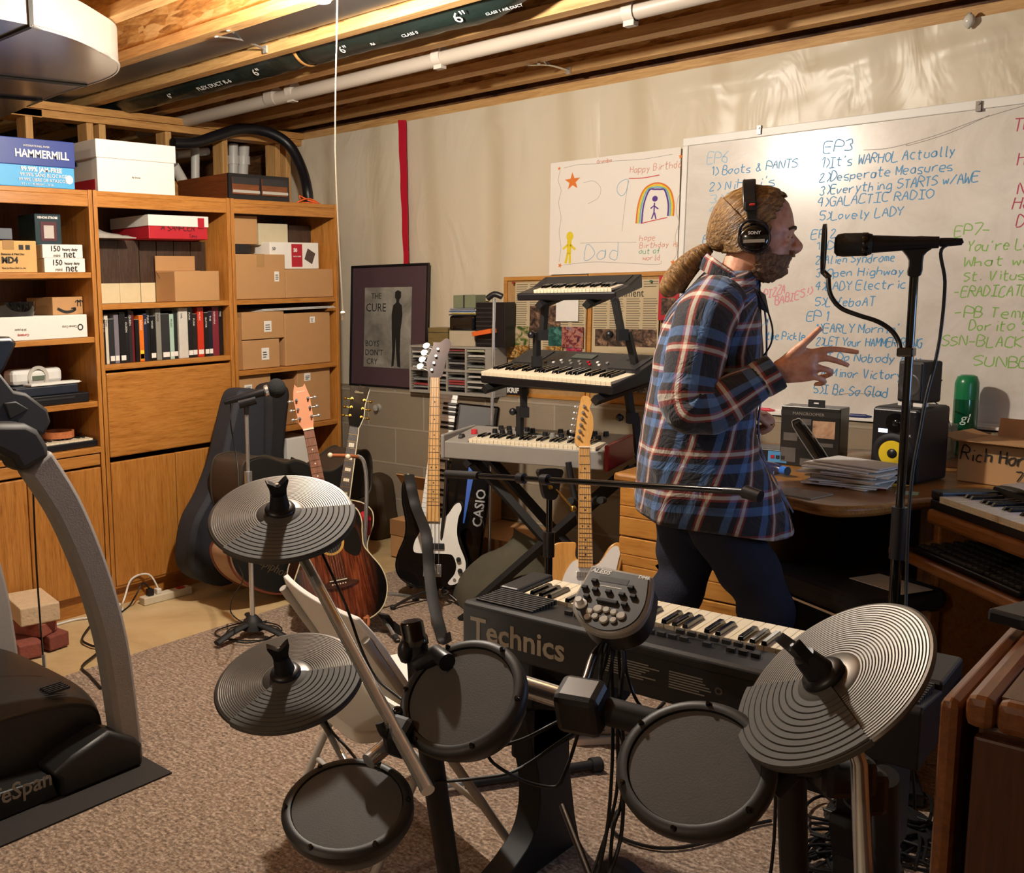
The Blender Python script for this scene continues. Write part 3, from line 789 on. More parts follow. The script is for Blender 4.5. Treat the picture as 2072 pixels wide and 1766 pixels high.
mb = MB(front(t, -w*.3, h*.2, -.0025)); scribble(mb, 'A SAMPLER', 0, .018, .024, .75, .0028); scribble(mb, 'Tony', .16, -.012, .016, .6, .002)
obj('handwriting', mb, INKK, t)
mb = MB()
rr = []
for j in range(9):
    row = []
    for i in range(9):
        y = fx(192, 470, -3.74).y+i*.027; x = -3.74-j*.028
        row.append((x, y, zt+.004+.045*(1-i/9)*math.sin(min(1, (j+.6)/3)*PI/2)+.018*abs(NZ.noise(V((x*20, y*20, 2))))))
    rr.append(row)
rr2 = [[(p[0], p[1], zt+.002) for p in r] for r in rr]
mb.loft([a+b[::-1] for a, b in zip(rr, rr2)])
one('plastic_bag', 'crumpled grey plastic bag lying on the album cases left of the shoebox', 'bag', mb, M('grey_plastic_bag', '9c9890', .25, 0, .2, 30, .3, 40), smooth=70)
# row of books
ZB = 1.089; rb = random.Random(3)
yb = max(2.398, fx(204, 680, -3.73).y); yend = min(3.110, fx(455, 680, -3.73).y)
bk = [('black', '1a1a1c', 7), ('cream', 'd8d0bd', 6), ('dark grey', '2a2c30', 9), ('mottled grey', '7d7780', 8), ('black', '151517', 10), ('black', '1e1d1f', 7), ('charcoal', '2b2729', 6), ('dark red', '6b1f24', 4), ('black', '121214', 7), ('orange', 'e0731f', 8), ('blue-black', '1c2340', 6), ('black', '19191b', 6), ('black', '101012', 10), ('grey', '8c8a80', 9), ('black and white', '2f2f31', 15), ('pale green', 'a9c7b8', 8), ('dark', '1e2422', 9), ('white portrait', 'cfcac0', 17), ('black', '171719', 10), ('brown-black', '241c1c', 10), ('red', 'c9361f', 12), ('black', '141416', 9), ('navy', '1a1c2c', 8), ('maroon', '7d2836', 13), ('black lettered', '161618', 9)]
tot = sum(b[2] for b in bk); y = yb
tt = ['', 'THE', 'ROCK', 'DYLAN', 'BEATLES', 'GUITAR', 'NIRVANA', 'SONGS', 'U2', 'PINK', 'CLASH', 'WHO', 'QUEEN', 'MUSIC', 'PUNK']
prev = 'side panel'
for i, (cn, cc, wd) in enumerate(bk):
    w = wd/tot*(yend-yb)-.0006; h = rb.uniform(.185, .238); dp = rb.uniform(.13, .17)
    if cn in ('white portrait', 'red', 'maroon', 'black lettered', 'grey'): h = .235
    t = thing('book', f'{cn} book spine, number {i+1} of the row counted from its left end', 'book', frame((-3.72-rb.uniform(0, .012), y+w/2, ZB), x=(0, 1, 0), z=(0, 0, 1)), 'books in the row on the middle unit')
    od = ["first","second","third","fourth","fifth","sixth","seventh","eighth","ninth","tenth","eleventh","twelfth","thirteenth"]
    t['label'] = f'{cn} book, ' + ('leftmost of the row on the middle oak unit' if i == 0 else 'rightmost of the row on the middle oak unit' if i == len(bk)-1 else f'{od[i if i < 13 else len(bk)-1-i]} from the {"left" if i < 13 else "right"} in the book row')
    obj('cover', MB().bb((-w/2, 0, 0), (w/2, dp, h)), M('book_'+cc, cc, .35, 0, .1, 40), t, bevel=.0012)
    obj('pages', MB().bb((-w/2+.0012, .002, h-.0005), (w/2-.0012, dp-.002, h+.0006)), PAPER, t)
    if rb.random() < .75:
        text('spine_title', rb.choice(tt[1:]), min(.014, w*.9), INKW if cn not in ('cream', 'white portrait', 'pale green', 'grey') else INKK, t, T(-w*.28, -.0008, h*.9) @ RX(90) @ RZ(-90), .0002)
    if wd >= 8 and rb.random() < .6: obj('price_sticker', MB().bb((-w*.4, -.0009, .012), (w*.4, 0, .034)), PAPER, t)
    if cn == 'orange': obj('spine_mark', MB().bb((-w*.4, -.0009, .01), (w*.4, 0, .05)), M('yellow_ink', 'e8d23a', .5), t)
    y += w+.0006
# ---- right unit contents
ZR1, ZR2, ZR3 = 1.354, 1.007, .697
carton('brown_carton', 'brown carton with a shipping label on the upper shelf, left half', 474, 577, 514, ZR1, -3.70, .2, KRAFT, lab=(.32, .5, .03, .05))
carton('brown_carton', 'low brown carton on the upper shelf below the white box', 577, 677, 544, ZR1, -3.70, .26, KRAFT, tape=False)
zr = fx(627, 544, -3.70).z+.001
t, w, h = carton('white_print_box', 'white box with a red panel and a portrait on the upper shelf', 545, 645, 490, zr, -3.72, .25, WHITE, tape=False)
obj('red_panel', MB().bb((-w*.07, -.0015, h*.08), (w*.15, 0, h*.94)), RED, t)
text('printed_text', '50', .026, INKW, t, front(t, -.012, h*.64), bold=.001); text('printed_text', 'PHOTO CARDS', .008, INKW, t, front(t, -.015, h*.45)); text('printed_text', '50', .022, INKK, t, front(t, -w*.46, h*.7))
obj('portrait', MB().box((0, 0, 0), (.06, .0015, .06), T(w*.31, -.001, h*.48) @ RY(25)), M('portrait_print', '4b3a36', .4, 0, .4, 60), t)
zr2 = fx(525, 514, -3.70).z+.002
carton('brown_carton', 'small brown carton at the top left of the corner unit', 472, 521, 436, zr2+.047, -3.74, .2, KRAFT, tape=False)
t, w, h = plain('black_media_box', 'black ridged box squeezed under the small top carton', 'box', 474, 507, 492, zr2, -3.74, .2, BLKP)
carton('cream_box', 'long cream box lying on the white portrait box', 522, 583, 452, zr+.122, -3.78, .2, M('cream_card', 'cbbf9f', .6), tape=False)
t, w, h = plain('dark_album_box', 'dark wood-grain album box at the back under the top rail of the corner unit', 'box', 583, 637, 455, zr+.122, -3.86, .2, BR)
carton('brown_carton', 'brown carton with a label, stacked on another on the middle shelf', 488, 575, 630, fx(525, 686, -3.71).z, -3.71, .28, KRAFT, tape=False, lab=(.1, .45, .05, .055))
carton('brown_carton', 'brown carton with a label, lower of the middle shelf stack', 490, 566, 687, ZR2, -3.71, .28, KRAFT, tape=False, lab=(.1, .5, .05, .06))
carton('brown_carton', 'narrow brown carton standing against the left side of the middle shelf', 477, 489, 643, ZR2, -3.72, .28, KRAFTD, tape=False)
carton('brown_carton', 'tall brown carton filling the right half of the middle shelf', 575, 668, 632, ZR2, -3.705, .33, KRAFT, tape=False, lab=(.1, .86, .036, .032))
carton('brown_carton', 'brown carton with a label on the low shelf, behind the gig bags', 480, 548, 752, ZR3, -3.71, .3, KRAFT, tape=False, lab=(-.2, .78, .05, .03))
carton('brown_carton', 'tall brown carton on the low shelf beside the guitar headstock', 600, 668, 742, ZR3, -3.71, .3, KRAFT, tape=False, lab=(-.2, .86, .045, .04))
carton('brown_carton', 'small brown carton wedged between two cartons on the low shelf', 549, 599, 768, ZR3, -3.73, .25, KRAFTD, tape=False)
p0, p1 = fx(560, 624, -3.70), fx(679, 615, -3.64)
mb = MB()
for q in range(3):
    a, b = fx(515+q*8, 626-q*2, -3.72), fx(679-q*2, 617-q, -3.66)
    mb.add([(a.x, a.y, 1.292+q*.004), (b.x, b.y, 1.296+q*.004), (b.x-.25, b.y-.01, 1.296+q*.004), (a.x-.22, a.y, 1.294+q*.004)]+[(a.x, a.y, 1.294+q*.004), (b.x, b.y, 1.298+q*.004), (b.x-.25, b.y-.01, 1.298+q*.004), (a.x-.22, a.y, 1.296+q*.004)], [(0, 1, 2, 3), (7, 6, 5, 4), (0, 4, 5, 1), (1, 5, 6, 2), (2, 6, 7, 3), (3, 7, 4, 0)])
one('poster_board', 'thin white poster boards lying on the cartons of the middle shelf, one edge sticking out', 'paper board', mb, WPLA)
t, w, h = carton('white_print_box', 'white lined box with a small portrait in the bottom bay of the corner unit', 580, 632, 884, .401, -3.70, .22, WHITE, tape=False)
obj('portrait', MB().box((0, 0, 0), (.045, .0015, .045), T(-w*.3, -.001, h*.45) @ RY(25)), M('portrait_print', '4b3a36', .4), t)
# ------------------------------------------------------------ things on the back wall
LEDGE = .826
def wallframe(px0, py0, y=4.36, tilt=.0): # local frame of a board: X right, Y up, Z to the viewer
    p = fy(px0, py0, y); return frame(p, x=(1, 0, 0), y=(0, tilt, 1))
# red ribbon
rows = []
for k in range(14):
    py = 243+k*22.6; a, b = fy(805+k*.9, py, 4.352), fy(821+k*.4, py, 4.352); d = .003*math.sin(k*1.7)
    rows.append([(a.x, 4.352+d, a.z), (b.x, 4.352+d*.5, b.z), (b.x, 4.355+d*.5, b.z), (a.x, 4.355+d, a.z)])
one('red_tape_strip', 'long strip of red tape hanging down the plastic wall above the framed poster', 'tape', MB().loft(rows), M('red_cloth_tape', 'c01631', .5, 0, .05), smooth=60)
# framed poster
a, b = fy(724, 540, 4.355), fy(872, 535, 4.355); w = .572; h = .70
m = frame((-4.018, 4.325, LEDGE), x=(1, 0, -.004), y=(.070, .030, .69))
t = thing('framed_poster', 'framed grey band poster with a mauve mat leaning on the block ledge', 'poster', m)
BLKF = M('black_frame', '1a181a', .35)
for nm_, lo, hi in (('frame_rail', (0, 0, 0), (w, .012, .016)), ('frame_rail', (0, h-.012, 0), (w, h, .016)), ('frame_rail', (0, .012, 0), (.010, h-.012, .016)), ('frame_rail', (w-.010, .012, 0), (w, h-.012, .016))):
    obj(nm_, MB().bb(lo, hi), BLKF, t, bevel=.001)
obj('mat_board', MB().bb((.01, .012, .002), (w-.01, h-.012, .006)), M('mauve_mat', '57444a', .3, 0, .05, 10, coat=.4), t)
def mat_fog():
    m, n, l, p = nm('foggy_grey_print'); vec = tex_coord(n, l)
    l.new(ramp(n, l, noise(n, l, vec, 5, 4, .6, .5), [(.3, '6c6a62'), (.55, '9a978d'), (.75, 'bdb9ac')]), p.inputs['Base Color']); p.inputs['Roughness'].default_value = .3; p.inputs['Coat Weight'].default_value = .4
    return m
pr = obj('print', MB().bb((.105, .115, .006), (.455, .572, .0075)), mat_fog(), t)
DG = M('soft_black_print', '2b2a28', .4, 0, .1, 30)
for s, x, y, sz in (('THE', .155, .507, .047), ('CURE', .115, .435, .067), ('BOYS', .115, .235, .048), ('DON\'T', .115, .183, .048), ('CRY', .128, .131, .048)):
    text('poster_lettering', s, sz, DG, t, T(x, y, .0078), .0002, sx=.92)
fig = [(.318, .12), (.335, .13), (.342, .20), (.345, .29), (.352, .20), (.362, .125), (.385, .12), (.378, .21), (.380, .33), (.392, .42), (.385, .47), (.365, .485), (.366, .50), (.378, .515), (.378, .545), (.355, .555), (.335, .545), (.333, .515), (.345, .5), (.344, .485), (.322, .47), (.312, .42), (.315, .33), (.322, .22)]
obj('figure_print', MB().prism(fig, .0075, .0079), DG, t)
# clear hook on the block wall
p = fy(767, 824, 4.25)
one('clear_suction_hook', 'small clear plastic hook stuck on the block wall under the poster', 'hook', MB(frame(p, z=(0, -1, 0))).lathe([(0, 0), (.02, 0), (.022, .004), (.01, .012), (.012, .026), (.018, .032), (0, .036)], 20), M('clear_plastic', 'd9d4c8', .1, 0, 0, alpha=.55), smooth=50)
# CD rack
RK = M('rack_plastic', 'a39e94', .5, 0, .05)
x0, x1, z0, z1, ya, yb_ = -3.472, -2.915, LEDGE, 1.082, 4.205, 4.312
t = thing('cd_rack', 'grey plastic CD rack of four slotted columns standing on the block ledge', 'CD rack', T(x0, ya, z0))
w, h, d = x1-x0, z1-z0, yb_-ya
obj('shell', MB().bb((0, 0, h-.012), (w, d, h)).bb((0, 0, 0), (w, d, .016)).bb((0, 0, .016), (.012, d, h-.012)).bb((w-.06, 0, .016), (w, d, h-.012)).bb((.012, d-.006, .016), (w-.06, d, h-.012)), RK, t, bevel=.002)
for q in range(1, 4): obj('divider', MB().bb((.012+q*.1213-.005, .002, .016), (.012+q*.1213+.005, d-.006, h-.012)), RK, t)
obj('mid_shelf', MB().bb((.012, .0, h*.5-.006), (w-.06, d-.006, h*.5+.006)), RK, t)
fn = MB()
for q in range(4):
    for side in (0, 1):
        xx = .012+q*.1213+(.005 if not side else .1213-.009)
        for k in range(17): fn.bb((xx, .004, .026+k*.0135), (xx+.006, d-.02, .0275+k*.0135))
obj('slot_ribs', fn, RK, t)
rc = random.Random(5); CDC = [M('cd_'+c, c, .3, 0, .1, 50) for c in ('c9c5bb', '6b675f', '2a292b', 'b6b79a', 'a64a4a', '8b8f8c')]
for q in range(4):
    for k in range(16):
        if k in (7,) or rc.random() < (.45 if q < 2 else .3): continue
        z = z0+.028+k*.0135
        one('cd_case', 'thin CD case filed flat in a slot of the grey rack', 'CD case', MB().bb((x0+.012+q*.1213+.0065, ya+.004+rc.uniform(0, .014), z), (x0+.012+q*.1213+.113, ya+.11, z+.0095)), rc.choice(CDC), group='CD cases in the grey rack')
# things on the rack
def ledgebox(name, label, cat, pl, pr, pt, z, y, dep, mat, bev=.002):
    a, b = fy(pl, pt, y), fy(pr, pt, y)
    t = thing(name, label, cat, frame((a.x, y, z), x=(1, 0, 0), z=(0, 0, 1))); w, h = b.x-a.x, (a.z+b.z)/2-z
    obj('body', MB().bb((0, 0, 0), (w, dep, h)), mat, t, bevel=bev); return t, w, h
RT = z1+.001
t, w, h = ledgebox('wooden_card_box', 'small olive wooden box at the left end of the CD rack top', 'box', 866, 906, 663, RT, 4.22, .1, wood('olive_wood', '6a5a34', '85744a', 'x', 8))
obj('lid_line', MB().bb((-.001, -.001, h*.72), (w+.001, .101, h*.75)), CHAR, t)
t, w, h = ledgebox('beige_desk_box', 'beige and black boxy machine on top of the CD rack', 'machine', 909, 961, 669, RT, 4.21, .11, M('beige_plastic', 'bfb49b', .5))
obj('black_top', MB().bb((.002, -.004, h), (w-.004, .1, h+.078)), BLKG, t, bevel=.012)
zt = RT+h+.079
mb = MB(); xa = fy(912, 630, 4.22).x; xb = fy(963, 630, 4.22).x
mg = thing('magazine_stack', 'short stack of magazines lying on the black-topped machine', 'magazines', T(xa, 4.21, zt))
for q, c in enumerate(('3a3a40', 'd8c34a', 'e6e2d8', '4d6fa0', 'e9e6df', '8a8f96')):
    obj('magazine', MB().bb((rc.uniform(-.008, .008), rc.uniform(-.01, .01), q*.006), (xb-xa+rc.uniform(-.01, .01), .11, q*.006+.0055)), M('mag_'+c, c, .4), mg)
t, w, h = ledgebox('index_card_box', 'grey-green card box on top of the magazine stack', 'box', 917, 962, 597, zt+.037, 4.225, .09, M('grey_green', '7d8468', .5))
obj('band', MB().bb((w*.46, -.001, 0), (w*.52, .091, h+.001)), CHAR, t)
t, w, h = ledgebox('black_cd_tower', 'black ridged CD tower at the right end of the rack top', 'CD rack', 963, 1022, 612, RT, 4.215, .09, BLKP)
for q in range(9): obj('slot', MB().bb((.004, -.006, .012+q*h/10), (w*.62, 0, .012+q*h/10+.008)), M('tower_slot', '2f2e31', .25), t)
one('orange_case', 'bright orange case stuck slantwise in the black CD tower', 'CD case', MB().box((0, 0, 0), (.115, .05, .022), T(fy(983, 672, 4.2).x, 4.186, fy(983, 672, 4.2).z) @ RY(-9)), M('orange_case', 'e86a28', .5))
# cork boards
CORK = M('cork', 'b08a58', .85, 0, .25, 90, .2, 200)
CF_ = wood('cork_frame_oak', 'a86f2c', 'c78e45', 'x', 8)
def corkboard(label, x0, x1, zt, y):
    t = thing('cork_board', label, 'notice board', frame((x0, y, LEDGE), x=(1, 0, 0), y=(0, .012, 1)), 'cork boards on the ledge')
    w, h = x1-x0, zt-LEDGE
    obj('cork', MB().bb((.015, .015, 0), (w-.015, h-.015, .006)), CORK, t)
    for lo, hi in (((0, 0, 0), (w, .02, .016)), ((0, h-.02, 0), (w, h, .016)), ((0, .02, 0), (.02, h-.02, .016)), ((w-.02, .02, 0), (w, h-.02, .016))):
        obj('frame_rail', MB().bb(lo, hi), CF_, t, bevel=.002)
    return t
YB = 4.335
corkboard('left wood-framed cork board covered with clippings, behind the keyboards', -2.948, -2.478, 1.432, YB)
corkboard('right wood-framed cork board with newspaper pages, half behind the man', -2.474, -2.045, 1.436, YB)
NEWS = M('newsprint', 'c4b391', .8, 0, .06, 20)
def clip(name, label, cat, p0, p1, mat, lift=.012, grp=None, lines=0, pic=None, head=None):
    lift += .008; yy = YB-lift; a, b = fy(p0[0], p0[1], yy), fy(p1[0], p1[1], yy)
    w, h = b.x-a.x, a.z-b.z
    t = thing(name, label, cat, frame((a.x, yy, b.z), x=(1, 0, 0), y=(0, .012, 1)), grp)
    obj('sheet', MB().bb((0, 0, 0), (w, h, .0015)), mat, t)
    if lines:
        mb = MB(); cols = max(1, int(w/.07)); cw = w/cols
        for c in range(cols):
            for k in range(int(h/.011)):
                yk = h-.012-k*.011
                if pic and pic[1] < yk/h < pic[3] and pic[0] < (c+.5)/cols < pic[2]: continue
                if head and yk > h*head[2]-.002 and yk < h*head[2]+.035: continue
                mb.bb((c*cw+.006, yk, .0015), (c*cw+cw-.006-rc.random()*.01, yk+.0035, .0018))
        obj('print', mb, M('newsprint_ink', '6f6553', .8), t)
    if pic:
        obj('photo', MB().bb((pic[0]*w, pic[1]*h, .0015), (pic[2]*w, pic[3]*h, .0025)), pic[4], t)
    if head: text('headline', head[0], head[1], M('head_ink', '3a352c', .7), t, T(w*.04, h*head[2], .002), sx=head[3] if len(head) > 3 else 1)
    return t, w, h
def mat_photo(name, cols, sc=25):
    m, n, l, p = nm(name); f = noise(n, l, tex_coord(n, l), sc, 5, .7, .8)
    k = len(cols); l.new(ramp(n, l, f, [(.34+.32*i/(k-1), c) for i, c in enumerate(cols)]), p.inputs['Base Color']); p.inputs['Roughness'].default_value = .35; return m
PH1 = mat_photo('band_photo', ('1e1a18', '3b302a', '6e5444', 'a08468'), 30)
PH2 = mat_photo('garden_photo', ('2c3a1e', '5d7038', 'b7a07a', 'd8c9ae'), 30)
PH3 = mat_photo('party_photo', ('1c2333', '7a2f38', 'b9846a', '3e5a8a'), 34)
PH4 = mat_photo('gold_photo', ('3d2412', '8a6430', 'c79a52', 'e0c58a'), 60)
PH5 = mat_photo('teal_photo', ('0f2e2c', '1f5650', '58948a'), 30)
clip('newspaper_page', 'yellowed newspaper page with a couple photo on the left cork board', 'newspaper clipping', (1042, 572), (1182, 790), NEWS, .010, 'newspaper pages', 1, (.22, .52, .66, .78, PH1))
t, w, h = clip('newspaper_page', 'newspaper page headed Entertainment on the right cork board', 'newspaper clipping', (1200, 568), (1330, 740), NEWS, .010, 'newspaper pages', 1, (.05, .08, .98, .42, PH1), ('Entertainment', .052, .80, .8))
clip('newspaper_page', 'lower newspaper page headed Uphound on the right cork board', 'newspaper clipping', (1203, 700), (1325, 738), NEWS, .016, 'newspaper pages', 0, None, ('UPHOUND: To watch this', .028, .35, .8))
t, w, h = clip('white_flyer', 'white flyer with a crown drawing pinned at the top of the left cork board', 'flyer', (1126, 566), (1170, 650), PAPER, .016)
obj('print', MB().tube([(w*.25, h*.86, .002), (w*.35, h*.93, .002), (w*.6, h*.94, .002), (w*.75, h*.86, .002)], .003, 6), INKK, t)
clip('garden_photo', 'photo of people under green trees at the lower left of the left cork board', 'photo', (1028, 660), (1070, 712), PH2, .016)
clip('crowd_photo', 'gold toned crowd photo below the tree photo', 'photo', (1026, 698), (1070, 724), PH4, .020)
clip('teal_card', 'dark teal card with pale script beside the friends photo', 'card', (1110, 661), (1137, 715), PH5, .016)
clip('friends_photo', 'photo of three friends with a red strip, on the left cork board', 'photo', (1137, 661), (1180, 704), PH3, .018)
clip('pink_photo', 'small pinkish photo under the friends photo', 'photo', (1146, 704), (1176, 730), mat_photo('pink_photo', ('5a1a2c', 'a8304e', 'd88a8a'), 40), .016)
clip('gold_card', 'small gold card under the teal card', 'card', (1104, 700), (1138, 716), PH4, .022)
t, w, h = clip('black_flyer', 'black flyer with white letters at the bottom of the left cork board', 'flyer', (1024, 778), (1068, 800), BLKP, .016); text('headline', 'KRIF', .035, INKW, t, T(.008, h*.2, .002), bold=.0015)
clip('red_program', 'deep red program sheet with a group picture at the right of the cork boards', 'flyer', (1334, 558), (1372, 648), RED, .018, None, 0, (.15, .12, .85, .5, PH1))
clip('snapshot', 'black and white snapshot at the bottom of the right cork board', 'photo', (1262, 728), (1312, 795), mat_photo('bw_photo', ('1a1a1a', '5a5a58', 'c9c7c2'), 30), .014)
for q, (px, py, c) in enumerate([(1040, 572, 'a03030'), (1131, 571, '2f7a5a'), (1210, 570, '2f6a4a'), (1319, 569, '2f6a4a')]):
    p = fy(px, py, YB-.014)
    one('push_pin', ['red push pin at the top left corner of the left cork board', 'green push pin in the white flyer', 'green push pin at the left of the Entertainment page', 'green push pin at the right of the Entertainment page'][q], 'push pin', MB(frame((p.x, YB-.006, p.z), z=(0, -1, 0))).lathe([(0, 0), (.003, 0), (.003, .012), (.006, .014), (.006, .020), (0, .021)], 10), M('pin_'+c, c, .3), smooth=50)
# child drawing
yd = 4.352; a = fy(1120, 553, yd)
W_, H_ = .655, .535
t = thing('crayon_birthday_poster', 'white birthday poster with crayon rainbow, stars and yellow figure on the plastic wall', 'poster', frame((-2.70, yd, 1.437), x=(1, 0, .0), y=(0, .006, 1)))
obj('sheet', MB().bb((0, 0, 0), (W_-.008, H_, .002)), M('poster_board_white', 'efe8de', .6, 0, .02), t)
ink = {c: M('crayon_'+c, v, .7, 0, .15, 120) for c, v in dict(orange='e07a28', yellow='e8cf2a', purple='5a3390', red='cf4a44', teal='7ab8bc', grey='a8a49c', pink='dca08c', blue='8fb6cc', green='6fae86').items()}
def dpt(px, py):
    p = fy(px, py, yd-.002); return (p.x+2.70, p.z-1.437)
def rib(name, col, lines, pen=.004, closed=False, per=4):
    mb = MB(T(0, 0, .0024))
    for ln in lines: ribbon(mb, [dpt(*q) for q in ln], pen, per, closed=closed)
    obj(name, mb, ink[col], t)
def star(mb, px, py, r, a0=.3):
    x, y = dpt(px, py); mb.prism([(x+math.cos(a0+i*PI/5)*(r if i % 2 == 0 else r*.4), y+math.sin(a0+i*PI/5)*(r if i % 2 == 0 else r*.4)) for i in range(10)], .002, .0026)
for px, py, r, a in ((1158, 367, .043, .35), (1131, 341, .010, .2), (1377, 316, .012, .3), (1133, 537, .013, 0), (1362, 531, .015, .3)):
    mb = MB(); star(mb, px, py, r, a); obj('crayon_star', mb, ink['orange'], t)
for i, (c, ro) in enumerate((('orange', 0), ('yellow', 3.5), ('teal', 7), ('purple', 11))):
    rib('rainbow_band', c, [[(1287+ro, 452), (1291+ro, 415), (1302+ro, 385), (1320+ro*.4, 372+ro), (1340-ro*.4, 372+ro), (1356-ro, 385), (1363-ro, 412), (1362-ro, 437)]], .0075)
rib('red_line', 'red', [[(1297, 452), (1322, 446), (1350, 440)], [(1272, 361), (1300, 360), (1334, 354)]], .004)
mb = MB(T(0, 0, .0024)); x, y = dpt(1325, 402); mb.lathe([(0, 0), (.013, 0), (.013, .0004), (0, .0004)], 16, T(x, y, 0))
for ln in ([(1324, 410), (1323, 430)], [(1316, 422), (1323, 416), (1332, 423)], [(1323, 430), (1318, 443)], [(1324, 430), (1327, 443)]): ribbon(mb, [dpt(*q) for q in ln], .006, 1)
obj('purple_figure', mb, ink['purple'], t)
mb = MB(T(0, 0, .0024)); x, y = dpt(1153, 478); mb.lathe([(0, 0), (.022, 0), (.022, .0004), (0, .0004)], 20, T(x, y, 0) @ MX.Diagonal((.85, 1, 1, 1)))
for ln, pn in (([(1152, 486), (1151, 513)], .024), ([(1149, 495), (1139, 504)], .011), ([(1154, 495), (1164, 505)], .011), ([(1149, 512), (1144, 533)], .012), ([(1153, 512), (1153, 533)], .012)): ribbon(mb, [dpt(*q) for q in ln], pn, 1)
obj('yellow_figure', mb, ink['yellow'], t)
rib('wavy_border', 'grey', [[(1133, 345), (1129, 365), (1135, 385), (1130, 410), (1135, 440), (1131, 470), (1135, 500), (1131, 530)], [(1140, 340), (1170, 333), (1210, 331), (1250, 325), (1300, 322), (1360, 312)], [(1378, 322), (1386, 350), (1388, 370), (1372, 400), (1368, 430), (1374, 450), (1366, 480), (1370, 510), (1364, 525)], [(1140, 536), (1200, 530), (1260, 532), (1330, 535), (1338, 528)]], .002)
rib('pencil_lines', 'grey', [[(1272, 364), (1266, 400), (1258, 468)], [(1174, 492), (1230, 490), (1288, 490)], [(1180, 370), (1200, 366), (1215, 380), (1210, 400), (1190, 412)]], .0018)
rib('balloon', 'blue', [[(1270, 363), (1253, 370), (1248, 385), (1256, 396), (1266, 388)]], .003, True)
def crayon(s, col, px, py, h, w=.6, pen=.003, slope=0):
    mb = MB(T(0, 0, .0026)); x, y = dpt(px, py); scribble(mb, s, x, y, h, w, pen, .05, random.Random(len(s)), slope); obj('crayon_writing', mb, ink[col], t)
crayon('Happy Birthday', 'pink', 1274, 350, .03, .52); crayon('Dad', 'blue', 1182, 526, .07, .7); crayon('hope', 'pink', 1294, 487, .026); crayon('Birthday is', 'pink', 1294, 502, .024); crayon('out of', 'green', 1293, 514, .024); crayon('world', 'pink', 1300, 527, .024); crayon('Grandpa', 'pink', 1208, 330, .014)
# whiteboard
wz, wx = .83, -2.037
t = thing('whiteboard', 'big white-framed whiteboard full of handwritten song lists, on the block ledge', 'whiteboard', frame((wx, 4.318, wz), x=(1, 0, 0), y=(0, .030, 1)))
WW, WH = 2.44, 1.175
def mat_wb():
    m, n, l, p = nm('whiteboard_enamel'); vec = tex_coord(n, l)
    l.new(ramp(n, l, noise(n, l, vec, 3.5, 7, .7, 1.5), [(.3, 'd3cdc2'), (.6, 'e4dfd6')]), p.inputs['Base Color'])
    p.inputs['Roughness'].default_value = .24; p.inputs['Specular IOR Level'].default_value = .5; return m
obj('writing_surface', MB().bb((.02, .02, .002), (WW-.02, WH-.02, .010)), mat_wb(), t)
for lo, hi in (((0, 0, 0), (WW, .022, .018)), ((0, WH-.034, 0), (WW, WH, .018)), ((0, .022, 0), (.024, WH-.034, .018)), ((WW-.024, .022, 0), (WW, WH-.034, .018))):
    obj('frame_rail', MB().bb(lo, hi), M('white_frame', 'efece4', .4, 0, .02), t, bevel=.003)
obj('pen_tray', MB().bb((.25, .0, .018), (WW-.2, .012, .05)), M('white_frame', 'efece4', .4), t, bevel=.002)
def wpt(px, py):
    p = fy(px, py, 4.325); return (p.x-wx, p.z-wz)
def wline(col, s, px, py, px2, hpx=23, pen=.0045, seed=1, py2=None):
    x, y = wpt(px, py); x2, y2 = wpt(px2, py2 if py2 is not None else py); h = hpx*.70*4.75/2007
    L = sum(.75 if c == ' ' else (1.28 if c not in "il1.,'!:;)>(" else .9) for c in s)
    mb = MB(T(0, 0, .0103)); scribble(mb, s, x, y, h, max(.25, (x2-x)/h/L), pen, .05, random.Random(seed), slope=(y2-y)/(x2-x) if py2 is not None else 0)
    o = obj('handwriting', mb, col, t); return o
BLU = M('marker_blue', '4d97c8', .5, 0, 0); PBL = M('marker_pale_blue', '9cc0d6', .5, 0, 0); GRN = M('marker_green', '8fbf5f', .5, 0, 0); PNK = M('marker_pink', 'dc8f9c', .5, 0, 0); CRI = M('marker_crimson', 'b93a5c', .5, 0, 0)
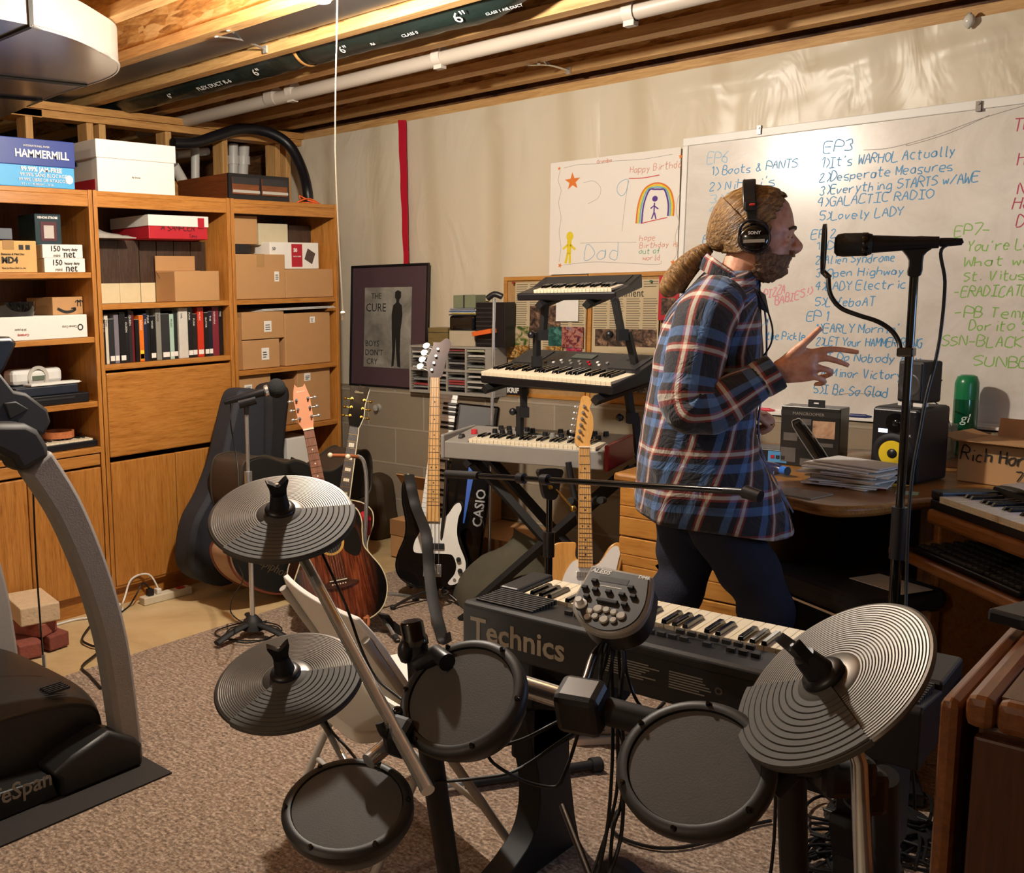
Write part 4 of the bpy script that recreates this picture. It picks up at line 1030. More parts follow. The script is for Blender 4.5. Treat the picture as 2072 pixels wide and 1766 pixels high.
for i, (c, s, x, y, x2, h) in enumerate([
    (BLU, 'EP3', 1663, 310, 1728, 27), (BLU, "1)It's WARHOL Actually", 1658, 340, 1932, 22), (BLU, '2)Desperate Measures', 1656, 368, 1928, 21), (BLU, '3)Everything STARTS w/AWE', 1657, 394, 1978, 21), (BLU, '4)GALACTIC RADIO', 1652, 418, 1888, 20), (BLU, '5)Lovely LADY', 1657, 446, 1828, 20),
    (BLU, 'EP 2', 1641, 483, 1694, 22), (BLU, '1)Dust and Mud', 1650, 506, 1876, 18), (BLU, '2)Alien Syndrome', 1650, 534, 1812, 19), (BLU, '3)Open Highway', 1650, 560, 1832, 19), (BLU, '4)LADY Electric', 1650, 587, 1836, 20), (BLU, '5)LifeboAT', 1650, 619, 1772, 20),
    (BLU, 'EP 1', 1634, 649, 1680, 22), (BLU, "1)EARLY Mornin'", 1650, 672, 1824, 20), (BLU, '2)LET Your HAMMER RING', 1652, 698, 1868, 19), (BLU, '3)I Do Nobody Any', 1652, 728, 1868, 19), (BLU, '4)A Minor Victory', 1648, 760, 1830, 20), (BLU, '5)I Be So Glad', 1648, 795, 1800, 22),
    (PBL, 'EP6', 1428, 331, 1472, 26), (BLU, '1) Boots & PANTS', 1435, 355, 1612, 20), (BLU, "2) NiHALi's <", 1433, 386, 1592, 21), (PBL, '3)The', 1434, 411, 1520, 20), (PBL, '4) All', 1432, 434, 1510, 18), (PBL, '5) Run', 1434, 458, 1510, 18), (BLU, 'EP5', 1422, 494, 1470, 22),
    (PBL, 'OUT', 1530, 657, 1560, 16), (BLU, 'the Pickle', 1552, 686, 1632, 18),
    (GRN, 'EP7-', 1931, 478, 2006, 24), (GRN, "You're Lost", 1956, 508, 2120, 22), (GRN, '~ What we do', 1918, 540, 2150, 20), (GRN, 'St. Vitus Dance', 1950, 568, 2170, 20), (GRN, '-ERADICATED', 1930, 600, 2100, 22), (GRN, '-PB Temple', 1930, 642, 2130, 22), (GRN, 'Dorito Sky', 1960, 668, 2120, 22), (GRN, 'SSN-BLACK', 1906, 699, 2072, 22), (GRN, 'SUNBEAM', 1970, 740, 2140, 22),
    (CRI, 'The', 2048, 264, 2110, 24), (CRI, 'Here', 2056, 333, 2130, 24), (CRI, 'Night', 2058, 392, 2150, 24), (CRI, 'Home', 2048, 424, 2130, 24), (CRI, 'Deep', 2056, 458, 2130, 24)]):
    wline(c, s, x, y, x2, h, .0042, i+1)
wline(PNK, '(PIZZA', 1540, 606, 1590, 20, .0045, 77, 588); wline(PNK, 'BABIES!)', 1568, 616, 1645, 20, .0045, 78, 590)
mb = MB(T(0, 0, .0103))
for ln in ([(1745, 303), (1790, 300), (1834, 290), (1900, 270), (1980, 240), (2072, 212)], [(1834, 290), (1838, 293), (1920, 268), (2000, 232)], [(1690, 800), (1730, 795), (1790, 800)]): ribbon(mb, [wpt(*q) for q in ln], .0022, 4)
obj('pencil_scrawl', mb, M('pencil_grey', '8a857c', .6), t)
for px, py, q in ((1537, 261, 'left'), (1981, 213, 'right')):
    p = fy(px, py+2, 4.335)
    one('steel_clip', f'{q} small steel clip holding the top edge of the whiteboard', 'clip', MB().box((p.x, 4.335, p.z), (.016, .02, .035)).cyl((p.x, 4.325, p.z+.008), (p.x, 4.32, p.z+.008), .005), DSTEEL)
p = fy(1963, 42, 4.38)
mb = MB()
rw = []
for j in range(6): rw.append([(p.x+math.cos(a*PI/4+j)*.02*(1+.4*NZ.noise(V((j, a, 2))))*math.sin((j+.4)/6*PI), p.y-.015+math.sin(a*PI/4+j)*.015*math.sin((j+.4)/6*PI), p.z-.03+j*.011) for a in range(8)])
one('torn_plastic_scrap', 'crumpled scrap of plastic stuck at the top edge of the wall', 'scrap', mb.loft(rw), M('milky_plastic', 'd8d2c4', .25), smooth=70)
mk = [(1536, 1557, 838, 'd23a4a', 'red marker pen at the left end of the whiteboard tray'), (1690, 1712, 843, '3a55a0', 'short blue marker pen on the whiteboard tray beside the shaver box'), (1719, 1752, 845, '25336b', 'dark blue marker pen on the whiteboard tray left of the speaker')]
for a, b, py, c, lab_ in mk:
    p, q = fy(a, py, 4.275), fy(b, py, 4.275); z = wz+.012+.0085
    q_ = MB().cyl((p.x, 4.278, z), (q.x, 4.278, z), .008, n=12).cyl((q.x, 4.278, z), (q.x+.02, 4.278, z), .0065, .003, 12)
    one('marker_pen', lab_, 'marker pen', q_, M('marker_'+c, c, .4), smooth=40)
# ------------------------------------------------------------ guitars, cases, stands, keyboards
def slab(name, label, cat, px, plane, v, depth, mat, bev=.02, parent=None, group=None, sm=40):
    """solid piece with a given outline standing on the plane x=v or y=v, with real thickness behind it"""
    P = [(fx if plane == 'x' else fy)(a, b, v) for a, b in px]
    if plane == 'x': m = frame((v, 0, 0), x=(0, 1, 0), z=(1, 0, 0)); pl = [(p.y, p.z) for p in P]
    else: m = frame((0, v, 0), x=(1, 0, 0), z=(0, -1, 0)); pl = [(p.x, p.z) for p in P]
    pl = [(p.x, p.y) for p in spline([(a, b, 0) for a, b in pl], 4, True)]
    zmin = min(p[1] for p in pl)
    mb = MB().prism(pl, -depth, 0)
    if parent: return obj(name, mb, mat, parent, smooth=sm, bevel=bev)
    return one(name, label, cat, mb, mat, m, group, smooth=sm, bevel=bev)
def outline(pts, mirror=True, per=5):
    if mirror: pts = pts + [(-x, y) for x, y in pts[::-1] if abs(x) > 1e-6]
    return [(p.x, p.y) for p in spline([(x, y, 0) for x, y in pts], per, True)]
def gframe(bot, top, d0, d1, lean=0.):
    B = at(bot[0], bot[1], d0); Tt = at(top[0], top[1], d1)
    y = (Tt-B); v = CC-B; v.z = 0
    v = RZ(lean).to_3x3() @ v
    return frame(B, y=y, z=v - y*(v.dot(y)/y.dot(y))), y.length
def neck(t, y0, y1, w0, w1, nf, scale, mat, dots=True, blocks=False, z=.012, binding=None, fret=BRASS):
    nut = y1; nk = MB().prism([(-w0/2, y0), (w0/2, y0), (w1/2, y1), (-w1/2, y1)], z-.018, z)
    o = obj('fretboard', nk, mat, t, bevel=.002)
    fr = MB(); dt = MB()
    pos = [nut-scale*(1-2**(-k/12)) for k in range(nf+1)]
    for k in range(1, nf+1):
        y = pos[k]
        if y < y0: break
        w = w1+(w0-w1)*(y1-y)/(y1-y0); fr.bb((-w/2+.001, y-.0009, z), (w/2-.001, y+.0009, z+.0012))
        if k in (3, 5, 7, 9, 12, 15, 17, 19):
            ym = (pos[k]+pos[k-1])/2
            if blocks: dt.bb((-w*.28, ym-(pos[k-1]-pos[k])*.3, z), (w*.28, ym+(pos[k-1]-pos[k])*.3, z+.0008))
            else:
                for dx in ((-.011, .011) if k == 12 else (0,)): dt.lathe([(0, 0), (.0032, 0), (.0032, .0008), (0, .0008)], 10, T(dx, ym, z))
    obj('frets', fr, fret, o); obj('inlays', dt, IVORY if blocks or fret is not BLKM else INKK, o)
    if binding: obj('binding', MB().prism([(w0/2-.001, y0), (w0/2+.003, y0), (w1/2+.003, y1), (w1/2-.001, y1)], z-.010, z+.001), binding, o)
    return o
def strings(t, n, y0, y1, s0, s1, z0, z1, r=.0006):
    mb = MB()
    for k in range(n):
        u = k/(n-1)-.5
        mb.tube([(u*s0, y0, z0), (u*s1, y1, z1)], r, 4, 1, False)
    return obj('strings', mb, STEEL, t)
def tuners(t, pts, side, mat=STEEL):
    for (x, y), s in zip(pts, side):
        mb = MB().cyl((x, y, .006), (x, y, .022), .0038, n=10).cyl((x, y, .006), (x, y, .010), .0065, n=10).cyl((x, y, -.004), (x+s*.022, y, -.004), .0022, n=8).ball((x+s*.030, y, -.004), .0095, 10, (1, .75, .5))
        obj('tuning_peg', mb, mat, t, smooth=50)
def mat_burst(name):
    m, n, l, p = nm(name); tc = n.new('ShaderNodeTexCoord'); mp = n.new('ShaderNodeMapping'); l.new(tc.outputs['Object'], mp.inputs[0])
    mp.inputs['Location'].default_value = (0, -.55, 0); mp.inputs['Scale'].default_value = (5.1, 2.9, 0)
    ln = n.new('ShaderNodeVectorMath'); ln.operation = 'LENGTH'
    mp.inputs['Location'].default_value = (0, -.20*2.9-.03, 0); l.new(mp.outputs[0], ln.inputs[0])
    g = noise(n, l, tex_coord(n, l, (60, 3.5, 60)), 2.4, 5, .65, .6)
    w = ramp(n, l, g, [(.32, '2a0f06'), (.5, '6a2c14'), (.68, '94502c')])
    mx = n.new('ShaderNodeMix'); mx.data_type = 'RGBA'; l.new(w, mx.inputs[6]); mx.inputs[7].default_value = lin('0d0908')
    f = ramp(n, l, ln.outputs['Value'], [(.52, '000000'), (.86, 'ffffff')]); l.new(f, mx.inputs[0]); l.new(mx.outputs[2], p.inputs['Base Color'])
    p.inputs['Roughness'].default_value = .16; p.inputs['Coat Weight'].default_value = .6; return m
ACO = [(0, 0), (.10, .006), (.165, .045), (.197, .12), (.190, .195), (.155, .262), (.134, .305), (.138, .36), (.146, .41), (.134, .462), (.09, .492), (.03, .498)]
def acoustic(name, label, m, L, top, headmat, burst):
    t = thing(name, label, 'guitar', m); k = L/1.03
    t.matrix_world = m @ MX.Diagonal((k, k, k, 1)); o = outline(ACO)
    obj('sides', MB().prism(o, -.105, -.002), BLKG, t, smooth=40)
    obj('soundboard', MB().prism([(x*.985, .249+(y-.249)*.99) for x, y in o], -.002, .002), top, t)
    e = [(x, y, .000) for x, y in o]
    obj('binding', MB().tube(e, .0035, 6, 1, closed=True), M('cream_binding', 'd8cba6', .4), t, smooth=60)
    obj('sound_hole', MB().lathe([(0, 0), (.046, 0), (.046, .001), (0, .001)], 30, T(0, .345, .002)), INKK, t)
    obj('rosette', MB().lathe([(.046, 0), (.056, 0), (.056, .0022), (.046, .0022)], 36, T(0, .345, .0018)), M('amber_rosette', 'c99a4a', .4), t)
    br = obj('bridge', MB().prism(outline([(0, .150), (.05, .155), (.085, .170), (.05, .178), (.03, .192)], True, 3), .002, .010), wood('rosewood', '2e150c', '4a2616', 'x', 10), t, smooth=40)
    obj('saddle', MB().bb((-.037, .182, .010), (.037, .186, .014)), IVORY, br)
    for q in range(6): obj('bridge_pin', MB().ball((-.027+q*.011, .168, .010), .0035, 8), IVORY, br)
    obj('pickguard', MB().prism(outline([(.052, .30), (.10, .27), (.125, .315), (.11, .39), (.06, .39), (.058, .345)], False, 4), .002, .0035), BLKG, t, smooth=40)
    return t
# sunburst acoustic, pinkish headstock
m, L = gframe((702, 1262), (606, 778), 4.02, 4.14, 6)
t = acoustic('acoustic_guitar', 'sunburst acoustic guitar with a pale pink headstock, standing beside the white chair', m, L, mat_burst('sunburst_top'), None, True)
ROSE = wood('rosewood_board', '6e4330', '94614a', 'y', 12, .4, 12, .03)
neck(t, .40, .83, .056, .044, 20, .645, ROSE)
hd = M('salmon_headstock', 'c98a68', .35, 0, .08, 14)
obj('headstock', MB().prism([(-.022, .833), (.022, .833), (.030, .865), (.034, .97), (.028, 1.0), (.022, 1.03), (.012, 1.018), (-.012, 1.018), (-.022, 1.035), (-.034, 1.0), (-.040, .97), (-.036, .86)], -.012, .006), hd, t, bevel=.002)
obj('nut', MB().bb((-.023, .829, .004), (.023, .836, .016)), IVORY, t)
text('headstock_text', 'Alvarez', .012, IVORY, t, T(-.02, .995, .0065))
tuners(t, [(-.027, .885), (-.027, .925), (-.026, .965), (.024, .885), (.025, .925), (.024, .965)], [-1]*3+[1]*3)
strings(t, 6, .186, .833, .056, .036, .015, .014)
obj('strap_button', MB().ball((0, -.006, -.05), .012, 10), BRASS, t)
# second acoustic, black headstock with gold pegs
m, L = gframe((662, 1235), (729, 779), 4.42, 4.62, -4)
t = acoustic('acoustic_guitar', 'acoustic guitar with a black headstock, gold pegs and block inlays, behind the sunburst one', m, L, M('dark_burst', '2a140c', .2, coat=.5), None, True)
EB = wood('ebony_board', '241712', '3a2820', 'y', 12, .4, 12, .03)
neck(t, .40, .83, .054, .043, 20, .635, EB, blocks=True, binding=M('cream_binding', 'd8cba6', .4))
obj('headstock', MB().prism([(-.022, .832), (.022, .832), (.036, .88), (.034, .94), (.042, 1.0), (.044, 1.02), (.028, 1.024), (.012, 1.014), (0, 1.03), (-.012, 1.014), (-.028, 1.024), (-.044, 1.02), (-.042, 1.0), (-.034, .94), (-.036, .88)], -.012, .006), BLKG, t, bevel=.001)
obj('headstock_binding', MB().prism([(.023, .832), (.026, .832), (.039, .88), (.037, .94), (.045, 1.0), (.047, 1.02), (.042, 1.0), (.034, .94), (.036, .88)], -.012, .0065), M('cream_binding', 'd8cba6', .4), t)
text('headstock_text', 'Gibson', .014, M('gold_ink', 'b9a76a', .4), t, T(-.022, .99, .0065), shear=.3)
tuners(t, [(-.026, .88), (-.026, .92), (-.028, .96), (.026, .88), (.026, .92), (.028, .96)], [-1]*3+[1]*3, BRASS)
strings(t, 6, .186, .833, .054, .036, .015, .014)
# double guitar stand under the two acoustics
SB = pz(700, 1262)
t = thing('guitar_stand', 'tubular guitar stand with padded yoke holding the two acoustic guitars', 'guitar stand', T(SB.x, SB.y, 0))
def rel(p): return p-V((SB.x, SB.y, 0))
cp = at(712, 1120, 4.28); yk = at(738, 935, 4.28)
obj('post', MB().tube([rel(at(736, 1240, 4.27)), rel(at(738, 1100, 4.27)), rel(at(742, 990, 4.27)), rel(at(736, 935, 4.26)), rel(at(722, 922, 4.25))], .009, 10, 6), STEEL, t, smooth=60)
obj('yoke', MB().tube([rel(at(724, 924, 4.25)), rel(at(705, 922, 4.22)), rel(at(668, 921, 4.2))], .008, 8, 4), M('amber_tubing', 'a8623a', .4), t, smooth=60)
for pp in ((668, 921, 4.2), (704, 924, 4.17)): obj('yoke_tip', MB().ball(rel(at(*pp)), .012, 10), IVORY, t, smooth=60)
hub = pz(735, 1245); hub.z = .09
for n_, q in enumerate(((805, 1301), (590, 1229), (845, 1215))):
    f = pz(*q); f.z = .012
    lg = obj('leg', MB().tube([rel(hub), rel(hub*.5+f*.5+V((0, 0, .012))), rel(f)], .008, 8, 4), STEEL, t, smooth=60)
    obj('rubber_foot', MB().cyl(rel(f*.92+hub*.08), rel(f), .012, n=10), RUB, lg, smooth=40)
for q in ((665, 1272), (745, 1268)):
    p = at(q[0], q[1], 3.98); obj('cradle_arm', MB().tube([rel(hub), rel(V((p.x, p.y, hub.z)))-V((0, 0, .02)), rel(V((p.x+.03, p.y-.05, hub.z-.02))), rel(V((p.x+.04, p.y-.06, hub.z+.02)))], .009, 8, 5), M('amber_tubing', 'a8623a', .4), t, smooth=60)
sp = [at(775, 1242, 4.0), pz(790, 1262, .03), pz(812, 1280, .012), pz(838, 1287, .01), pz(850, 1283, .01)]
one('guitar_strap', 'black guitar strap trailing on the carpet beside the sunburst guitar', 'strap', MB().tube(sp, .026, 8, 6, flat=.12), BLKM, smooth=60)
rp = at(738, 1050, 4.3)
one('red_cloth_roll', 'small rolled red and cream cloth behind the shoulder of the sunburst guitar', 'cloth', MB().tube([rp+V((-.03, .03, -.07)), rp, rp+V((.005, 0, .01))], .028, 10, 4), RED, smooth=60)
# gig bags and cases in the corner
BAG = M('gig_bag_nylon', '23262e', .75, 0, .15, 30, .15, 150); BAG2 = M('gig_bag_black', '1f1d20', .75, 0, .2, 30, .15, 120)
b1 = slab('gig_bag', 'dark blue-black guitar gig bag leaning on the middle wall unit', 'gig bag', [(484, 800), (500, 787), (530, 790), (540, 810), (540, 930), (545, 1010), (520, 1120), (470, 1184), (410, 1176), (386, 1140), (396, 1060), (426, 1000), (452, 930), (468, 860)], 'x', -3.42, .13, BAG, .03)
b2 = slab('gig_bag', 'black gig bag with a dark red zip, right of the blue-black one', 'gig bag', [(544, 790), (560, 776), (582, 778), (590, 800), (584, 860), (580, 930), (600, 1000), (590, 1040), (545, 1040), (540, 930), (543, 860)], 'x', -3.50, .12, BAG2, .03)
zp = [fx(545, 790, -3.497), fx(547, 840, -3.497), fx(552, 890, -3.497), fx(552, 940, -3.497), fx(550, 1000, -3.497)]
o = obj('zip', MB(b2.matrix_world.inverted()).tube(zp, .004, 6, 4), M('dark_red_zip', '4a1f26', .5), b2, smooth=60)
def case(label, px, xv, dep, front, side, script=None, trim=None):
    P = [fx(a, b, xv) for a, b in px]
    pl = [(p.x, p.y) for p in spline([(p.y, p.z, 0) for p in P], 5, True)]
    m = frame((xv, 0, 0), x=(0, 1, 0), z=(1, 0, 0))
    t = thing('guitar_case', label, 'guitar case', m)
    obj('shell', MB().prism(pl, -dep, 0), side, t, smooth=40, bevel=.008)
    cx = sum(p[0] for p in pl)/len(pl); cy = sum(p[1] for p in pl)/len(pl)
    obj('front_panel', MB().prism([(cx+(x-cx)*.96, cy+(y-cy)*.96) for x, y in pl], 0, .006), front, t, smooth=40, bevel=.003)
    obj('edge_piping', MB().tube([(x, y, -.001) for x, y in pl], .006, 6, 1, closed=True), trim or CHAR, t, smooth=60)
    obj('edge_piping', MB().tube([(x, y, -dep) for x, y in pl], .006, 6, 1, closed=True), trim or CHAR, t, smooth=60)
    if script:
        p = fx(*script[1], xv); text('case_lettering', script[0], .06, M('dull_gold', '5c4a34', .6), t, T(p.y, p.z, .0065) @ RZ(-32), shear=.3)
    return t
case('black guitar case with tan sides and reddish piping lying on its edge on the floor', [(462, 1118), (490, 1085), (530, 1075), (580, 1090), (640, 1085), (690, 1050), (715, 1060), (720, 1110), (690, 1130), (640, 1165), (590, 1198), (530, 1196), (480, 1165)], -3.19, .12, M('case_black', '1b1a17', .6, 0, .2, 30), M('tan_leatherette', 'b08d72', .6, 0, .08, 20), ('Epiphone', (520, 1140)), M('rust_piping', '7d4030', .6))
case('black hard guitar case with a brown end, on its edge behind the bright cymbal', [(486, 985), (492, 940), (510, 927), (535, 924), (560, 932), (578, 936), (595, 931), (615, 936), (640, 950), (672, 952), (705, 930), (730, 912), (746, 915), (752, 945), (745, 1000), (690, 1020), (620, 1060), (540, 1075), (495, 1040)], -3.22, .20, M('case_black', '1b1a17', .6), M('brown_leatherette', '3b2f26', .55, 0, .15, 25, .1, 90), None, M('case_piping', '3d372e', .5))
slab('brown_gig_bag', 'olive-brown soft bag leaning in the corner against the block wall', 'gig bag', [(700, 975), (725, 964), (748, 962), (766, 980), (772, 1030), (775, 1072), (740, 1120), (700, 1130), (690, 1040)], 'y', 4.06, .14, M('olive_brown_bag', '3a2c18', .7, 0, .2, 20), .03)
# long carton by the wall
a = pz(742, 1100, .26); 
t = thing('floor_carton', 'long flat brown carton lying on the floor along the block wall', 'box', T(-3.32, 3.86, 0))
obj('body', MB().bb((0, 0, .0), (.78, .36, .20)), KRAFT, t, bevel=.004)
obj('flap', MB().bb((0, -.004, .12), (.78, -.001, .2), RX(0)), KRAFTD, t)
t = thing('floor_carton', 'small brown carton with a raised flap on top of the long flat one', 'box', T(-3.30, 3.95, .2))
obj('body', MB().bb((0, 0, 0), (.42, .27, .16)), KRAFT, t, bevel=.004)
obj('flap', MB().bb((.0, -.003, 0), (.42, .003, .10), T(0, 0, .16) @ RX(40)), KRAFT, t)

# bass guitar
def mat_satin(name, c, axis='y'): return wood(name, c[0], c[1], axis, 8, .3, 12, .02, coat=.4)
MAPLE = mat_satin('maple_neck', ('c08c48', 'd6a562'))
m, L = gframe((874, 1192), (906, 718), 4.42, 4.6, -2)
m = frame(m.translation, y=at(880, 790, 4.57)-m.translation, z=m.col[2].to_3d())
t = thing('bass_guitar', 'black bass guitar with white pickguard and maple neck, standing by the block wall', 'guitar', m)
BO = [(0, 0), (.09, .01), (.148, .055), (.158, .125), (.135, .20), (.12, .255), (.128, .32), (.138, .365), (.125, .398), (.095, .385), (.065, .338), (.04, .322), (-.04, .325), (-.062, .37), (-.072, .44), (-.085, .492), (-.115, .505), (-.142, .47), (-.142, .39), (-.125, .30), (-.128, .23), (-.158, .15), (-.165, .09), (-.14, .04), (-.08, .006)]
bo = outline(BO, False)
obj('body', MB().prism(bo, -.042, 0), BLKG, t, smooth=40, bevel=.012)
PG = [(-.05, .318), (.04, .318), (.068, .338), (.095, .378), (.118, .388), (.126, .36), (.112, .32), (.107, .255), (.118, .20), (.145, .13), (.142, .08), (.115, .035), (.085, .022), (.07, .032), (.098, .07), (.105, .11), (.09, .15), (.06, .158), (-.06, .158), (-.085, .17), (-.08, .21), (-.06, .25), (-.055, .29)]
obj('pickguard', MB().prism(outline(PG, False, 4), .0005, .003), WPLA, t, smooth=40)
neck(t, .30, .965, .062, .042, 20, .864, MAPLE, z=.016, fret=BLKM)
obj('headstock', MB().prism(outline([(-.021, .966), (.021, .966), (.034, .985), (.045, 1.03), (.06, 1.09), (.072, 1.13), (.05, 1.155), (.02, 1.135), (-.01, 1.135), (-.012, 1.115), (-.04, 1.05), (-.038, 1.01), (-.03, .985)], False, 3), -.010, .004), M('wine_headstock', '3a2024', .25, coat=.4), t, smooth=40)
for q in range(4):
    y = 1.0+q*.033; x = -.028+q*.009
    obj('tuning_peg', MB().cyl((x+.012, y, .004), (x+.012, y, .022), .006, n=12).cyl((x, y, -.006), (x-.034, y+.012, -.006), .004, n=8).prism(outline([(.0, 0), (.012, .006), (.02, .02), (.008, .028), (-.008, .022), (-.01, .008)], False, 3), -.002, .002, T(x-.046, y+.008, -.006)), STEEL, t, smooth=50)
obj('pickup', MB().bb((-.05, .205, .003), (.0, .232, .014)), BLKP, t, bevel=.003); obj('pickup', MB().bb((.0, .178, .003), (.052, .205, .014)), BLKP, t, bevel=.003)
br = obj('bridge', MB().bb((-.04, .055, .001), (.04, .11, .005)), STEEL, t, bevel=.001)
for q in range(4): obj('bridge_saddle', MB().cyl((-.03+q*.02, .068, .010), (-.03+q*.02, .1, .010), .006, n=8), STEEL, br, smooth=50)
for x, y in ((.115, .135), (.122, .085)): obj('control_knob', MB().lathe([(0, .0), (.011, 0), (.010, .016), (0, .017)], 16, T(x, y, .003)), BLKP, t, smooth=40)
obj('output_jack', MB().lathe([(0, 0), (.007, 0), (.007, .004), (0, .004)], 12, T(.098, .045, .003)), STEEL, t)
for x, y in ((-.115, .507), (0, -.003)): obj('strap_button', MB().cyl((x, y, -.02), (x, y+(.014 if y > .2 else -.012), -.02), .007, n=10), STEEL, t, smooth=40)
strings(t, 4, .075, .966, .058, .032, .02, .02, .001)
BS = m @ V((0, .2, 0))
# strap hanging from the bass
sp = [m @ V((-.112, .515, -.02)), m @ V((-.10, .46, .03)), m @ V((-.075, .36, .045)), at(862, 1080, 4.25), at(868, 1150, 4.2), at(876, 1215, 4.1), at(888, 1262, 4.02), pz(897, 1292, .02), pz(912, 1290, .012)]
one('bass_strap', 'wide black strap hanging off the bass guitar down to the carpet', 'strap', MB().tube(sp, .024, 8, 6, flat=.14), BLKM, smooth=60)
bb_ = m @ V((0, 0, -.02))
t = thing('guitar_stand', 'low tubular stand holding the bass guitar', 'guitar stand', T(bb_.x, bb_.y, 0))
h0 = V((0, .03, .05))
for n_, q in enumerate(((795, 1233), (930, 1225), (880, 1165))):
    f = pz(*q)-V((bb_.x, bb_.y, 0)); f.z = .010
    lg = obj('leg', MB().tube([h0, (h0+f)/2+V((0, 0, .01)), f], .007, 8, 3), DSTEEL, t, smooth=60); obj('rubber_foot', MB().ball(f, .013, 10), RUB, lg)
for x in (-.09, .09): obj('cradle_arm', MB().tube([h0, V((x, .0, .055)), V((x, -.05, .055)), V((x*1.02, -.06, .085))], .008, 8, 4), DSTEEL, t, smooth=60)
obj('post', MB().tube([h0, V((0, .09, .4)), V((0, .11, .62))], .008, 8, 3), DSTEEL, t, smooth=60)

# telecaster style guitar
m, L = gframe((1186, 1308), (1181, 803), 3.53, 3.69, 6)
t = thing('electric_guitar', 'butterscotch electric guitar with a white pickguard, standing behind the drum module', 'guitar', m)
k = L/.98; t.matrix_world = m @ MX.Diagonal((k, k, k, 1))
TO = outline([(0, 0), (.10, .006), (.155, .05), (.162, .125), (.135, .20), (.122, .255), (.135, .32), (.143, .372), (.125, .402), (.095, .388), (.062, .335), (.035, .315), (-.032, .335), (-.033, .392), (-.06, .398), (-.11, .392), (-.143, .36), (-.14, .30), (-.12, .245), (-.132, .19), (-.162, .12), (-.15, .05), (-.09, .006)], False)
BUT = mat_satin('butterscotch_body', ('b9803c', 'd09a52'))
obj('body', MB().prism(TO, -.042, 0), BUT, t, smooth=40, bevel=.004)
obj('pickguard', MB().prism(outline([(-.032, .33), (.035, .31), (.066, .338), (.095, .378), (.12, .388), (.13, .365), (.12, .32), (.108, .255), (.118, .20), (.10, .13), (.03, .11), (-.04, .115), (-.085, .16), (-.09, .23), (-.07, .29)], False, 4), .0005, .003), WPLA, t, smooth=40)
neck(t, .30, .775, .056, .042, 21, .648, MAPLE, z=.014, fret=BLKM)
obj('headstock', MB().prism(outline([(-.022, .776), (.021, .776), (.023, .80), (.035, .85), (.034, .90), (.022, .935), (.03, .955), (.02, .98), (-.005, .982), (-.014, .955), (-.024, .90), (-.033, .83), (-.036, .80)], False, 3), -.010, .004), MAPLE, t, smooth=40)
tuners(t, [(-.022+q*.0045, .815+q*.025) for q in range(6)], [-1]*6)
obj('nut', MB().bb((-.021, .772, .004), (.021, .777, .018)), IVORY, t)
obj('pickup', MB().bb((-.036, .262, .003), (.036, .285, .012)), STEEL, t, bevel=.003)
obj('bridge', MB().bb((-.042, .09, .001), (.042, .17, .007)), STEEL, t); strings(t, 6, .13, .776, .054, .036, .017, .016)
bb_ = m @ V((0, 0, -.02))
t = thing('guitar_stand', 'black guitar stand with foam arms holding the butterscotch guitar', 'guitar stand', T(bb_.x, bb_.y, 0))
ro = V((bb_.x, bb_.y, 0)); top_ = at(1166, 1020, 3.79)-ro
obj('post', MB().tube([V((0, .16, .12)), top_, at(1150, 935, 3.80)-ro], .012, 8, 3), BLKM, t, smooth=60)
for q in ((1158, 1013, 3.69), (1218, 1012, 3.65)): obj('neck_arm', MB().tube([top_+V((0, 0, .0)), at(*q)-ro, at(q[0]-4, q[1], q[2]-.06)-ro], .013, 8, 4), RUB, t, smooth=60)
for x, y in ((-.22, .1), (.2, .2), (0, -.12)): 
    lg = obj('leg', MB().tube([V((0, .14, .13)), V((x, y, .012))], .009, 8, 2), BLKM, t, smooth=60)
for x in (-.1, .1): obj('cradle_arm', MB().tube([V((0, .12, .06)), V((x, .04, .0+bb_.z-.02)), V((x, -.04, bb_.z-.018)), V((x, -.05, bb_.z+.03))], .009, 8, 4), RUB, t, smooth=60)

# ------------------------------------------------------------ keyboards
def keys(t, x0, n, w, y0, yl, z, first=0, hw=.012, wm=IVORY, bm_=BKEY, bl=None, flip=False):
    """n white keys from x0 to the right, front edge y0, length yl; first = scale degree of the first key"""
    bl = bl or yl*.62
    mw = MB().bb((.0004, 0, 0), (w-.0004, yl, hw)).bb((.0004, 0, -hw*.6), (w-.0004, .004, 0)); base = None; bb0 = None
    for k in range(n):
        if base is None: base = obj('white_key', mw, wm, t, bevel=.0012); base.location = (x0+k*w, y0, z); o = base
        else: o = base.copy(); COL.objects.link(o); o.parent = t; o.location = (x0+k*w, y0, z)
    for k in range(n-1):
        if (k+first) % 7 in (2, 6): continue
        if bb0 is None:
            q = MB(); q.add([(-w*.27, 0, 0), (w*.27, 0, 0), (w*.27, bl, 0), (-w*.27, bl, 0), (-w*.2, .008, .010), (w*.2, .008, .010), (w*.2, bl, .010), (-w*.2, bl, .010)], [(3, 2, 1, 0), (4, 5, 6, 7), (0, 1, 5, 4), (1, 2, 6, 5), (2, 3, 7, 6), (3, 0, 4, 7)])
            bb0 = obj('black_key', q, bm_, t, bevel=.001); o = bb0
        else: o = bb0.copy(); COL.objects.link(o); o.parent = t
        o.location = (x0+(k+1)*w, y0+yl-bl, z+hw)
